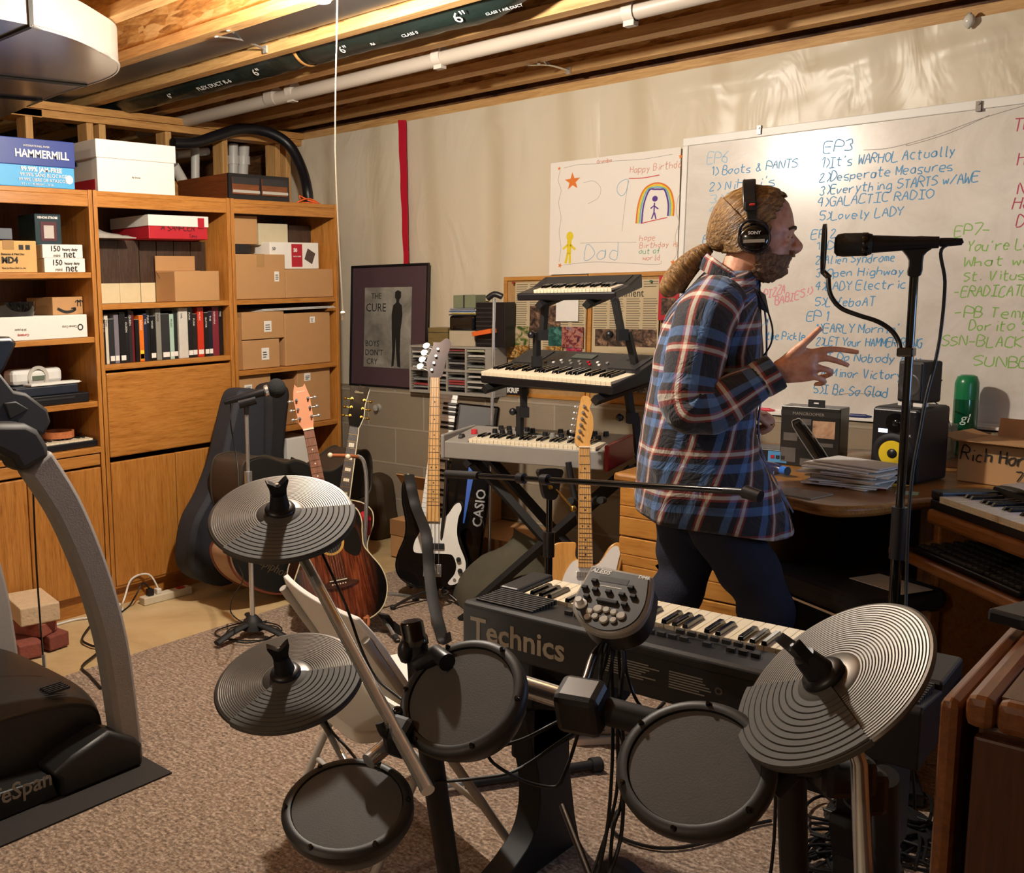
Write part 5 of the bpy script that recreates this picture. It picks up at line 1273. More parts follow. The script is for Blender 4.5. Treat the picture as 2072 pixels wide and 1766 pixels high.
# casio standing on end
B = at(898, 1176, 4.60); Tt = at(946, 815, 4.74); yv = Tt-B; v = CC-B; v.z = 0; v = RZ(-8).to_3x3() @ v
m = frame(B, y=yv, z=v-yv*(v.dot(yv)/yv.dot(yv)))
t = thing('casio_keyboard', 'black home keyboard stood on its end against the block wall behind the bass', 'keyboard', m); Lc = yv.length
t.name = 'upright_keyboard'
obj('body', MB().bb((-.05, 0, -.06), (.155, Lc, 0)).bb((-.15, 0, -.06), (-.05, Lc, -.02)), BLKG, t, bevel=.012)
ks = bpy.data.objects.new('keybed', None); 
mk_ = MB().bb((-.150, .0004, -.014), (-.05, .0226, 0)); base = None
for q in range(36):
    if base is None: base = obj('white_key', mk_, WPLA, t, bevel=.001); o = base
    else: o = base.copy(); COL.objects.link(o); o.parent = t
    o.location = (0, .05+q*.0232, 0)
base = None
for q in range(35):
    if q % 7 in (2, 6): continue
    if base is None: base = obj('black_key', MB().bb((-.112, -.006, 0), (-.05, .006, .010)), BKEY, t, bevel=.001); o = base
    else: o = base.copy(); COL.objects.link(o); o.parent = t
    o.location = (0, .05+(q+1)*.0232, 0)
obj('blue_stripe', MB().prism([(.052, .28), (.058, .28), (.074, .52), (.045, .55)], 0, .0008), M('casio_blue', '2f5fc0', .3), t)
text('brand_text', 'CASIO', .062, M('silver_ink', '9a9a9a', .4), t, T(.138, .27, .001) @ RZ(90), bold=.001)
obj('speaker_grille', MB().bb((-.03, .70, 0), (.13, .84, .002)), CHAR, t)
# grey synth with red ends
def kb_frame(pl, pr, z): 
    a, b = pz(pl[0], pl[1], z), pz(pr[0], pr[1], z)
    return frame(a, x=b-a, z=(0, 0, 1)), (b-a).length
m, w = kb_frame((899, 926), (1222, 952), .685)
t = thing('grey_synthesizer', 'grey synthesizer with dark red end cheeks and many knobs on the lowest tier', 'keyboard', m)
SY = M('synth_grey', '8d8983', .45, 0, .05, 30)
dp = .33
obj('body', MB().prism([(0, 0), (.0, .07), (dp, .095), (dp, 0)], 0, w, frame((0, 0, 0), x=(0, 1, 0), y=(0, 0, 1))), SY, t, bevel=.004)
obj('key_slot', MB().bb((.10, .012, .0695), (w-.03, .155, .0745), ), M('slot_dark', '1c1b1b', .5), t)
obj('end_cheek', MB().bb((w, -.004, -.004), (w+.018, dp+.004, .098)), M('cherry_red', '8e1a24', .35, coat=.3), t, bevel=.006)
obj('end_cheek', MB().bb((-.018, -.004, -.004), (0, dp+.004, .098)), SY, t, bevel=.006)
keys(t, .105, 29, (w-.14)/29, .008, .14, .074)
rk = random.Random(8)
for q in range(26):
    x = .14+(q % 13)*(w-.2)/12.5+rk.uniform(-.006, .006); y = .20+(q//13)*.07+rk.uniform(-.01, .01); z = .07+y/dp*.025
    if q in (4, 5, 18, 19): continue
    obj('control_knob', MB().lathe([(0, 0), (.012, 0), (.010, .018), (0, .019)], 14, T(x, y, z)), BLKP if q != 7 else GREYP, t, smooth=40)
obj('red_knob', MB().lathe([(0, 0), (.014, 0), (.013, .018), (0, .021)], 14, T(.06, .17, .083)), M('red_knob', 'c8303a', .4), t, smooth=40)
obj('display', MB().bb((w*.42, .22, .086), (w*.55, .26, .0935)), M('lcd_dark', '3a423e', .2), t)
obj('mod_wheel', MB().cyl((.035, .08, .074), (.05, .08, .074), .02, n=16), CHAR, t); 
SYM = m
# middle keyboard
m, w = kb_frame((973, 775), (1240, 800), .985)
m = m @ RX(9)
t = thing('black_keyboard', 'black keyboard with cream keys and built-in speakers on the middle tier', 'keyboard', m); dp = .30
obj('body', MB().prism([(0, 0), (0, .035), (.15, .05), (dp, .085), (dp, 0)], 0, w, frame((0, 0, 0), x=(0, 1, 0), y=(0, 0, 1))), BLKP, t, bevel=.006)
keys(t, .006, 29, (w-.012)/29, .002, .135, .038)
for x in (.03, w-.16): obj('speaker_grille', MB().bb((x, .17, 0), (x+.13, .285, .003), T(0, 0, .0) @ MX(((1, 0, 0, 0), (0, 1, 0, 0), (0, .235, 1, .0145), (0, 0, 0, 1)))), CHAR, t)
tl = MX(((1, 0, 0, 0), (0, 1, 0, 0), (0, .235, 1, .0145), (0, 0, 0, 1)))
obj('display', MB().bb((w*.42, .235, 0), (w*.58, .27, .003), tl), M('lcd_dark', '3a423e', .2), t)
for q in range(14):
    x = w*.27+q*w*.034
    obj('panel_button', MB().bb((x, .185+(q % 2)*.02, 0), (x+.011, .192+(q % 2)*.02, .005), tl), WPLA if q in (2, 3, 11, 12) else (RED if q in (9, 10) else GREYP), t)
MKM = m
# small top keyboard
a = at(1050, 604, 4.02); b = at(1240, 612, 3.74)
m = frame(a, x=b-a, z=(0, 0, 1)) @ RX(8); w = (b-a).length
t = thing('mini_synth_keyboard', 'small black keyboard on the top tier of the stand', 'keyboard', m); dp = .23
obj('body', MB().prism([(0, -.01), (0, .02), (.12, .028), (dp, .055), (dp, .0)], 0, w+.02, frame((-.01, 0, 0), x=(0, 1, 0), y=(0, 0, 1))), BLKP, t, bevel=.006)
keys(t, w*.16, 22, (w*.82)/22, .006, .10, .024, 0, .009)
obj('speaker_panel', MB().bb((w*.05, .145, .0), (w*.95, .215, .003), MX(((1, 0, 0, 0), (0, 1, 0, 0), (0, .245, 1, -.002), (0, 0, 0, 1)))), CHAR, t)
TKM = m; TW = w
# the zig-zag stand carrying the three keyboards
G = (SYM @ V((.4, .2, 0))); t = thing('keyboard_stand', 'black three-tier keyboard stand with angled uprights', 'keyboard stand', T(G.x, G.y, 0))
GO = V((G.x, G.y, 0)); ps = []
def bar(nm_, pts, r=.016, mat=BLKM, par=None): return obj(nm_, MB().tube([V(p)-GO for p in pts], r, 4, 1, False), mat, par or t)
for s, q in enumerate(([(1103, 615, 3.98), (1098, 682, 4.0), (1086, 672, 4.02), (1086, 735, 4.05), (1059, 785, 4.06), (1060, 838, 4.08), (1052, 822, 4.09), (1052, 900, 4.1)], [(1245, 610, 3.70), (1259, 682, 3.72), (1270, 672, 3.74), (1288, 752, 3.76), (1268, 775, 3.77), (1279, 850, 3.78), (1286, 842, 3.79), (1292, 920, 3.8)])):
    P = [at(*p) for p in q]
    for k in (0, 2, 4, 6): bar('upright', P[k:k+2])
    for k in (1, 3, 5): bar('joint', [P[k]+V((0, 0, -.012)), P[k]+V((0, 0, .03))], .026)
    for k in (1, 5): obj('joint_knob', MB().ball(P[k]-GO+V((-.04, -.02, .01)), .016, 8), BLKP, t, smooth=60)
    ps.append(P)
for s in (0, 1):
    xx = .10 if s == 0 else TW-.10
    bar('tier_arm', [TKM @ V((xx, .22, -.016)), TKM @ V((xx, -.02, -.025))], .018); bar('upright', [TKM @ V((xx, .20, -.02)), ps[s][0]])
    w2 = .04 if s == 0 else .62
    bar('tier_arm', [MKM @ V((w2, .30, -.018)), MKM @ V((w2, -.02, -.02))], .02); bar('upright', [MKM @ V((w2, .28, -.02)), ps[s][3]])
    w3 = .10 if s == 0 else .72
    bar('tier_arm', [SYM @ V((w3, .32, -.018)), SYM @ V((w3, .0, -.018))], .018); bar('upright', [SYM @ V((w3, .3, -.02)), ps[s][7]])
# X legs below the synth
for s, off in ((0, .10), (1, .24)):
    bar('cross_leg', [SYM @ V((.10, off, -.03)), SYM @ V((.74, off, -.66))], .022); bar('cross_leg', [SYM @ V((.70, off, -.03)), SYM @ V((.08, off, -.66))], .022)
bar('foot_bar', [SYM @ V((.08, -.02, -.675)), SYM @ V((.08, .36, -.675))], .014); bar('foot_bar', [SYM @ V((.74, -.02, -.675)), SYM @ V((.74, .36, -.675))], .014)

# ------------------------------------------------------------ microphone stands
def mic_stand_round(): pass
p0 = pz(515, 1288); topp = fx(498, 800, p0.x)
S1 = pz(512, 1285)
t = thing('microphone_stand', 'chrome microphone stand with three black feet in front of the wall units', 'microphone stand', T(S1.x, S1.y, 0))
H1 = at(497, 806, (S1-CC).dot(CF)); hz = H1.z
obj('lower_tube', MB().cyl((0, 0, .06), (0, 0, .62), .0105, n=14), STEEL, t, smooth=60); obj('upper_tube', MB().cyl((0, 0, .6), (0, 0, hz-.03), .0075, n=14), STEEL, t, smooth=60)
obj('clutch', MB().cyl((0, 0, .60), (0, 0, .68), .016, n=16), STEEL, t, smooth=40)
obj('hub', MB().lathe([(.05, .03), (.04, .06), (.018, .085), (0, .09)], 18), BLKM, t, smooth=50)
for n_, q in enumerate(((452, 1307), (575, 1302), (505, 1262))):
    f = pz(*q)-V((S1.x, S1.y, 0)); f.z = .012; f = f.normalized()*.20
    obj('leg', MB().tube([V((0, 0, .055)), f*.55+V((0, 0, .035)), f+V((0, 0, .006))], .017, 8, 4, flat=.6), BLKM, t, smooth=60)
h = MB().tube([V((0, 0, hz-.05)), V((0, 0, hz-.02)), V((0, 0, hz))], .012, 8, 3)
dr = (at(580, 779, 4.0)-at(490, 803, 4.0)).normalized()
obj('clip', h.cyl(V((0, 0, hz))-dr*.03, V((0, 0, hz))+dr*.04, .019, n=14), BLKP, t, smooth=50)
mo = V((S1.x, S1.y, hz+.022))
mt = thing('microphone', 'black vocal microphone with a round foam ball on the chrome stand', 'microphone', frame(mo, z=dr))
obj('handle', MB().lathe([(.010, -.09), (.012, -.085), (.017, .06), (.018, .085), (.0, .086)], 18), BLKP, mt, smooth=40)
obj('collar', MB().lathe([(.0185, .075), (.024, .08), (.024, .092), (.0, .093)], 18), STEEL, mt, smooth=40)
obj('foam_ball', MB().ball((0, 0, .125), .040, 20, (1, 1, .95)), M('black_foam', '17191a', .9, 0, .3, 120, .3, 200), mt, smooth=80)
ca = mo-dr*.09
one('microphone_cable', 'thin black cable dropping from the foam-topped microphone to coils on the carpet', 'cable', MB().tube([ca, at(466, 818, 4.0), at(467, 860, 4.0), at(482, 960, 3.95), pz(480, 1120, .45), pz(492, 1170, .3), pz(470, 1210, .15), pz(468, 1240, .05), pz(500, 1262, .03), pz(560, 1268, .008), pz(560, 1290, .006), pz(500, 1296, .006), pz(445, 1288, .006), pz(440, 1275, .008), pz(500, 1258, .012), pz(555, 1262, .012), pz(568, 1278, .015), pz(510, 1300, .012), pz(460, 1292, .014), pz(470, 1270, .016), pz(540, 1256, .01)], .0028, 6, 6), CABLE, smooth=60)
# big boom stand behind the technics keyboard
BB = pz(1106, 1262)
dpt_ = 3.1
J = at(1112, 985, dpt_); BB = V((J.x, J.y, 0))
t = thing('boom_microphone_stand', 'black microphone stand with a level boom reaching in front of the man', 'microphone stand', T(J.x, J.y, 0))
obj('lower_tube', MB().cyl((0, 0, .05), (0, 0, .56), .0125, n=14), BLKG, t, smooth=60); obj('upper_tube', MB().cyl((0, 0, .55), (0, 0, J.z-.02), .0095, n=14), BLKG, t, smooth=60)
obj('clutch', MB().cyl((0, 0, .54), (0, 0, .62), .018, n=16), BLKP, t, smooth=40)
obj('boom_joint', MB().prism(outline([(-.035, .055), (.035, .055), (.03, .02), (.02, -.03), (0, -.04), (-.02, -.03), (-.03, .02)], False, 3), -.018, .018, frame((0, 0, J.z), x=CR, z=-CF)), BLKP, t, smooth=40)
obj('joint_bolt', MB().lathe([(0, 0), (.009, 0), (.007, .006), (0, .007)], 12, frame(V((0, 0, J.z))-CF*.018+CR*-.003, z=-CF)), BRASS, t, smooth=40)
wa = at(1125, 990, dpt_-.02)-BB; wb_ = at(1160, 1029, dpt_-.03)-BB
obj('wing_lever', MB().tube([wa, wb_], .0035, 6, 2).ball(wb_, .010, 10), BRASS, t, smooth=60)
bl, br_ = at(912, 959, 3.25), at(1480, 993, 2.40)
bm1 = bl+(br_-bl)*0; off = at(1112, 970, dpt_)
u = (br_-bl).normalized()
obj('boom_arm', MB().cyl(bl-BB, br_-BB, .0085, n=12), BLKG, t, smooth=60)
obj('counterweight_grip', MB().cyl(bl-BB-u*.02, bl-BB+u*.13, .013, n=14), RUB, t, smooth=40)
for f0, f1, rr in ((.30, .325, .016), (.395, .42, .016)): obj('boom_collar', MB().cyl(bl-BB+(br_-bl)*f0, bl-BB+(br_-bl)*f1, rr, n=14), BLKP, t, smooth=40)
obj('clip', MB().cyl(br_-BB-u*.02, br_-BB+u*.03, .009, n=10).ball(br_-BB+u*.04, .014, 10).cyl(br_-BB+u*.035, br_-BB+u*.075+V((0, 0, -.01)), .017, .015, 12), BLKP, t, smooth=50)
for a in (60, 180, 285):
    lg = obj('leg', MB().tube([V((0, 0, .16)), V((math.cos(math.radians(a))*.2, math.sin(math.radians(a))*.2, .012))], .008, 8, 2), BLKM, t, smooth=60)
    obj('rubber_foot', MB().ball((math.cos(math.radians(a))*.2, math.sin(math.radians(a))*.2, .012), .013, 10), RUB, lg)
# slim chrome rod stand left of the keyboard tiers
q0, q1 = at(1000, 604, 4.5), at(990, 870, 4.5)
SL = V((q1.x, q1.y, 0))
t = thing('straight_stand', 'slim chrome stand rod with a small black head left of the keyboard tiers', 'microphone stand', T(SL.x, SL.y, 0))
obj('rod', MB().cyl((0, 0, .03), q0-SL, .0075, n=12), STEEL, t, smooth=60); obj('head', MB().tube([q0-SL+V((-.03, -.01, .0)), q0-SL+V((0, 0, .02)), q0-SL+V((.035, .01, .008))], .014, 8, 3), BLKP, t, smooth=60)
obj('clutch', MB().cyl(V((0, 0, q1.z-.03)), V((0, 0, q1.z+.02)), .02, n=12), BLKP, t, smooth=40)
obj('base', MB().lathe([(0, .03), (.02, .03), (.12, .012), (.125, 0), (0, 0)], 24), BLKM, t, smooth=50)
# ------------------------------------------------------------ electronic drum kit
def onplane(px, py, c, n):
    r = ray(px, py); return CC + r*((V(c)-CC).dot(n)/r.dot(n))
CYB = M('cymbal_plastic', '5f5a54', .36, .7, .05, 8, spec=.6); CYR = M('cymbal_rubber', '4d4944', .62, 0, .06, 20, spec=.35)
def mat_cym(name, c, rough, spec):
    m, n, l, p = nm(name); p.inputs['Base Color'].default_value = lin(c); p.inputs['Roughness'].default_value = rough; p.inputs['Specular IOR Level'].default_value = spec
    return m
def cymbal(label, c, nrm, edge1, edge2, r=.152, pitch=.0046, wide=.011, twist=0):
    c = V(c); nrm = V(nrm).normalized(); m = frame(c, z=nrm)
    t = thing('cymbal_pad', label, 'cymbal pad', m, 'electronic cymbals of the drum kit')
    mi = m.inverted()
    def ang(q): p = mi @ onplane(q[0], q[1], c, nrm); return math.atan2(p.y, p.x)
    a1, a2 = ang(edge1), ang(edge2)      # the rubber playing zone runs from a1 to a2
    while a2 > a1: a2 -= 2*PI
    prof = [(.0, .014), (.022, .013), (.045, .009)]; x = .05
    while x < r-.006: prof += [(x, .007-(x/r)**2*.006), (x+pitch*.55, .007-(x/r)**2*.006), (x+pitch*.75, .0060-(x/r)**2*.006)]; x += pitch
    prof += [(r-.003, .000), (r, -.003), (r-.003, -.007), (.05, -.003), (.0, -.002)]
    obj('disc', MB().lathe(prof, 96), CYB, t, smooth=22)
    prof = [(.024, .0135), (.024, .0165), (.04, .0135)]; x = .044
    while x < r-.008: prof += [(x, .0118-(x/r)**2*.006), (x+wide*.78, .0118-(x/r)**2*.006), (x+wide*.86, .0092-(x/r)**2*.006)]; x += wide
    prof += [(r-.004, .0045), (r+.0012, .001), (r+.0012, -.006), (r-.002, -.008)]
    obj('rubber_zone', MB().lathe(prof, 60, None, a2, a1), CYR, t, smooth=22)
    obj('rubber_boot', MB().lathe([(.0, .012), (.031, .012), (.032, .017), (.029, .022), (.021, .024), (.0185, .04), (.016, .055), (0, .056)], 28), BLKP, t, smooth=50)
    w = obj('wing_nut', MB(RZ(twist)).prism(outline([(.0, 0), (.014, 0), (.0165, .02), (.022, .036), (.021, .042), (.012, .036), (0, .028)], True, 3), -.008, .008, T(0, 0, .046) @ RX(90)), BLKP, t, smooth=40)
    obj('stud', MB().cyl((0, 0, .04), (0, 0, .078), .0032, n=10), STEEL, w)
    return t, m
C1, N1 = V((-1.4548, 1.350, .9358)), V((.229, -.312, .922))
C2, N2 = V((-1.382, 1.289, .624)), V((.060, -.331, .942))
C3, N3 = V((-.454, 1.472, .824)), V((-.528, -.472, .706))
cymbal('upper left electronic cymbal, tilted and brightly lit, with a blue glint on its wing nut', C1, N1, (714, 1025), (450, 1113), twist=25)
cymbal('lower left electronic cymbal in half shade below the bright one', C2, N2, (730, 1347), (470, 1460), twist=40)
cymbal('steeply tilted electronic cymbal at the right with a white glare', C3, N3, (1757, 1490), (1520, 1395), twist=10)
HEADM = M('mesh_head', '474340', .7, 0, .18, 14, .1, 300); HOOP = M('drum_rubber_hoop', '252321', .5, 0, .12, 20)
def pad(label, c, nrm, rh, ro, lugs=6, rot=0, hi=.005, deep=.055, shade=None):
    m = frame(c, z=nrm) @ RZ(rot); t = thing('drum_pad', label, 'drum pad', m, 'round drum pads of the kit')
    obj('head', MB().lathe([(0, .0), (rh*.97, .0), (rh, -.004), (rh, -.008), (0, -.008)], 56), HEADM, t, smooth=40)
    obj('hoop', MB().lathe([(rh-.001, -.006), (rh-.001, hi*.75), (rh+.003, hi), ((rh+ro)/2, hi*.9), (ro-.004, hi*.45), (ro, -.002), (ro-.001, -.016), (ro-.006, -.022), (rh, -.022)], 56), HOOP, t, smooth=50)
    obj('shell', MB().lathe([(0, -deep), (ro*.80, -deep), (ro*.93, -deep*.55), (ro*.95, -.02), (0, -.018)], 48), BLKP, t, smooth=40)
    for k in range(lugs):
        a = 2*PI*k/lugs; p = V((math.cos(a)*(rh+ro)/2, math.sin(a)*(rh+ro)/2, 0))
        obj('lug_screw', MB().lathe([(0, hi+.004), (.003, hi+.004), (.0048, hi*.95), (.0048, hi*.4), (0, hi*.4)], 12, T(*p)), BLKG, t, smooth=40)
    obj('mount', MB().cyl((0, 0, -deep-.02), (0, 0, -deep), .022, n=16), BLKP, t, smooth=40)
    return t, m
P1, Q1 = V((-.947, 1.273, .722)), V((-.037, -.628, .778))
P2, Q2 = V((-1.035, 1.089, .568)), V((.069, -.293, .954))
P3, Q3 = CC+(V((-.598, 1.363, .689))-CC)*1.01, V((-.035, -.607, .794))
pad('middle drum pad, tilted up, in front of the black keyboard lettering', P1, Q1, .095, .112, 6, 15)
pad('lower left drum pad with a shadow line across its head', P2, Q2, .093, .108, 6, 25, .004, .05)
pad('right drum pad beside the steeply tilted cymbal', P3, Q3, .096, .113, 6, 40)
# rack
RB = V((-1.0, 1.5, 0)); t = thing('drum_rack', 'black and chrome tube rack carrying the electronic drum pads', 'drum rack', T(*RB))
def rk_(name, pts, r, mat, par=None, n=14): return obj(name, MB().tube([V(p)-RB for p in pts], r, n, 3, False), mat, par or t, smooth=60)
lp0 = at(868, 1500, 1.72); lp1 = pz(945, 2010)
rp0 = at(1600, 1530, 1.54); rp1 = pz(1616, 2110)
rk_('post', [lp0, V((lp1.x, lp1.y, .0))], .021, BLKM); rk_('post', [rp0, V((rp1.x, rp1.y, 0))], .022, BLKM)
for p in (lp1, rp1):
    obj('foot', MB().cyl(V((p.x, p.y, 0))-RB, V((p.x, p.y, .05))-RB, .027, n=16), RUB, t, smooth=40)
xb0, xb1 = at(940, 1350, 1.80), at(1168, 1422, 1.66); xb2 = at(1420, 1490, 1.55); xb3 = at(1600, 1540, 1.50)
rk_('cross_tube', [xb0, xb1], .019, STEEL); rk_('cross_tube', [xb1, xb2, xb3], .024, BLKM)
rk_('cross_tube', [lp0+V((0, 0, .0)), xb0], .019, BLKM)
obj('clamp', MB().box((0, 0, 0), (.075, .07, .075), frame(at(1178, 1428, 1.64)-RB, x=xb2-xb1, z=(0, -.3, 1))), BLKP, t, bevel=.012)
obj('clamp', MB().box((0, 0, 0), (.03, .065, .06), frame(at(1200, 1438, 1.63)-RB, x=xb2-xb1, z=(0, -.3, 1))), BLKM, t, bevel=.008)
# cymbal arms
a0 = C1-N1*.01; a1 = at(866, 1600, 1.52)
rk_('cymbal_arm', [a0, at(625, 1150, 1.98), a1], .0115, STEEL)
a0 = C2-N2*.01; rk_('cymbal_arm', [a0, at(660, 1470, 1.90), at(708, 1560, 1.78), at(760, 1640, 1.68)], .0075, STEEL)
a0 = C3-N3*.01; rk_('cymbal_arm', [a0, at(1738, 1545, 1.44), at(1748, 1800, 1.36), pz(1748, 2080, .35)], .0115, STEEL)
rk_('pad_arm', [at(745, 1540, 1.63), at(775, 1515, 1.65), at(815, 1480, 1.68)], .013, STEEL)
cl = at(808, 1490, 1.64)
obj('clamp', MB().box((0, 0, 0), (.045, .05, .06), frame(cl-RB, x=(.7, .3, -.3), z=(.2, -.4, 1))), BLKP, t, bevel=.012)
obj('wing_screw', MB().tube([at(790, 1492, 1.63)-RB, at(775, 1480, 1.62)-RB, at(768, 1462, 1.62)-RB], .008, 8, 3), BLKP, t, smooth=60)
obj('clamp_knob', MB().ball(at(804, 1440, 1.66)-RB, .010, 12).cyl(at(804, 1440, 1.66)-RB, at(815, 1475, 1.66)-RB, .004), BLKG, t, smooth=60)
rk_('pad_arm', [cl, lp0], .014, BLKM)
# clamp tower left of the middle pad
k0 = at(838, 1290, 1.74); k1 = at(848, 1345, 1.74); k2 = at(852, 1420, 1.74)
obj('clamp', MB().tube([k0-RB, k1-RB, k2-RB], .021, 14, 2), BLKP, t, smooth=60)
obj('clamp_knob', MB().lathe([(0, .03), (.018, .03), (.021, .026), (.021, .004), (.024, 0), (.024, -.012), (0, -.012)], 24, frame(k0-RB, z=k0-k1)), BLKG, t, smooth=40)
rk_('pad_arm', [at(845, 1345, 1.73), at(885, 1322, 1.71), at(905, 1340, 1.68)], .016, BLKP)
obj('wing_screw', MB().ball(at(820, 1318, 1.73)-RB, .014, 10, (1, 1, 1.6)), BLKP, t, smooth=60)
rk_('pad_arm', [k2, lp0], .017, BLKM)
rk_('pad_arm', [at(1560, 1600, 1.50), at(1600, 1560, 1.5)], .016, BLKM)
obj('clamp', MB().box((0, 0, 0), (.08, .07, .06), frame(at(1700, 1560, 1.5)-RB, x=CR, z=(0, 0, 1))).box((.04, 0, -.03), (.05, .05, .07), frame(at(1700, 1560, 1.5)-RB, x=CR, z=(0, 0, 1))), BLKP, t, bevel=.012)
rk_('pad_arm', [at(1600, 1545, 1.52), at(1740, 1560, 1.46)], .017, BLKM)
rk_('post', [at(1790, 1570, 1.55), pz(1800, 1960)], .020, BLKM)
# drum module
mc = at(1238, 1210, 1.74); mn = V((-.03, -.60, .80)).normalized()
def mp(px, py): return onplane(px, py, mc, mn)
m = frame(mc, x=(1, .03, 0), z=mn); mi = m.inverted()
t = thing('drum_module', 'grey-rimmed drum module with round trigger buttons, in front of the man\'s legs', 'drum module', m)
def ml(px, py): p = mi @ mp(px, py); return (p.x, p.y)
ol = [ml(*q) for q in ((1197, 1141), (1260, 1152), (1321, 1165), (1318, 1200), (1310, 1232), (1290, 1262), (1255, 1280), (1215, 1281), (1180, 1264), (1158, 1232), (1162, 1205), (1180, 1172))]
sm = [(p.x, p.y) for p in spline([(a, b, 0) for a, b in ol[2:]+[ol[0]]], 5)]
cx = sum(p[0] for p in sm)/len(sm); cy = sum(p[1] for p in sm)/len(sm)
sc_ = lambda k: [(cx+(x-cx)*k, cy+(y-cy)*k) for x, y in sm]
obj('shell', MB().prism(sm, -.018, .0), M('module_grey', '9b958c', .35, 0, .04), t, smooth=40, bevel=.006)
obj('underside', MB().prism(sc_(.93), -.055, -.016), BLKP, t, smooth=40, bevel=.012)
fp = obj('face_plate', MB().prism(sc_(.90), 0, .003), M('module_face', '2b2a2b', .45, 0, .05), t, smooth=40)
for q in ((1205, 1178), (1185, 1191), (1206, 1196), (1233, 1200), (1260, 1206), (1283, 1210), (1189, 1209), (1278, 1192), (1265, 1226)):
    x, y = ml(*q); obj('rubber_button', MB().bb((x-.0055, y-.0038, .003), (x+.0055, y+.0038, .008)), RUB, t, bevel=.0015)
x, y = ml(1230, 1219); obj('rubber_button', MB().bb((x-.020, y-.0045, .003), (x+.020, y+.0045, .007)), RUB, t, bevel=.003)
for k, q in enumerate(((1211, 1234), (1228, 1236), (1243, 1241), (1258, 1248), (1194, 1239), (1205, 1249), (1223, 1256), (1242, 1257), (1190, 1250))):
    x, y = ml(*q); rr = .0085 if k in (0, 3, 6) else .0065
    obj('trigger_button', MB().lathe([(0, .006), (rr*.8, .006), (rr, .004), (rr, .003), (0, .003)], 18, T(x, y, 0)), M('trigger_grey', 'b9b2a6', .5), t, smooth=40)
x, y = ml(1177, 1224); obj('data_knob', MB().lathe([(0, .018), (.006, .018), (.0065, .012), (.0065, .006), (.011, .005), (.011, .003), (0, .003)], 20, T(x, y, 0)), WPLA, t, smooth=40)
x, y = ml(1197, 1158); text('brand_text', 'ALESIS', .013, INKW, t, T(x, y, .0032) @ RZ(-2), .0002, bold=.0004, shear=.2)
x, y = ml(1292, 1172); text('model_text', 'DM6', .010, INKW, t, T(x, y, .0032), .0002, bold=.0003)
x, y = ml(1238, 1185)
obj('segment_display', MB().bb((x-.028, y+.004, .003), (x+.028, y+.016, .0034)), INKK, t)
obj('parameter_legend', MB().bb((x-.02, y-.006, .003), (x+.022, y-.0045, .0033)), INKW, t)
rod = MB(mi).tube([at(1245, 1290, 1.76), at(1205, 1320, 1.72), at(1186, 1370, 1.66), at(1166, 1432, 1.62), at(1185, 1452, 1.62)], .0065, 8, 4)
obj('mount_rod', rod, DSTEEL, t, smooth=60)
# cable bundle under the module
rng = random.Random(11)
cabs = [[(1228, 1300), (1215, 1350), (1222, 1420), (1260, 1500), (1262, 1600), (1255, 1700), (1225, 1790)], [(1240, 1302), (1238, 1360), (1240, 1450), (1238, 1560), (1228, 1680), (1205, 1790)], [(1250, 1300), (1255, 1380), (1250, 1460), (1248, 1600), (1222, 1700), (1190, 1790)],
        [(1222, 1298), (1200, 1350), (1180, 1440), (1165, 1500), (1140, 1570), (1120, 1592), (1060, 1580), (1000, 1545), (985, 1520)], [(1262, 1296), (1268, 1360), (1290, 1420), (1320, 1440), (1345, 1420)], [(1245, 1303), (1225, 1400), (1200, 1450), (1120, 1510), (1040, 1560), (960, 1575), (880, 1582)],
        [(1256, 1298), (1262, 1340), (1256, 1420), (1262, 1520), (1258, 1620), (1240, 1680), (1232, 1790)], [(1235, 1302), (1210, 1380), (1160, 1440), (1110, 1470), (1060, 1495), (1010, 1510)]]
for k, c in enumerate(cabs):
    P = []
    for j, q in enumerate(c): P.append(at(q[0], q[1], 1.72+.02*rng.uniform(-1, 1)-(.0 if j < 3 else .0)))
    for j in range(len(P)):
        if P[j].z < .01: P[j] = pz(c[j][0], c[j][1], .008)
    one('trigger_cable', ['thin black cable hanging straight down from the drum module, outer right strand', 'thin black cable hanging from the middle of the drum module', 'thin black cable hanging beside the middle strand under the module', 'thin black cable curving left from the module to the rack, lowest loop', 'short black cable from the module over to the right drum pad', 'thin black cable sweeping left from the module to the lower left pad', 'thin black cable hanging from the module, inner right strand', 'thin black cable running left from the module to the middle pad'][k], 'cable', MB().tube(P, .0032, 6, 5), CABLE, group='drum module cables', smooth=60)
one('cymbal_cable', 'thin black cable running down the long chrome cymbal arm', 'cable', MB().tube([at(650, 1115, 2.0), at(700, 1225, 1.9), at(730, 1310, 1.86), at(760, 1370, 1.84), at(800, 1405, 1.80), at(822, 1420, 1.78)], .003, 6, 5), CABLE, smooth=60)
one('cymbal_cable', 'thin black cable hanging under the lower left cymbal to its pad', 'cable', MB().tube([at(650, 1440, 1.92), at(672, 1480, 1.86), at(700, 1510, 1.8), at(722, 1538, 1.74)], .003, 6, 5), CABLE, smooth=60)
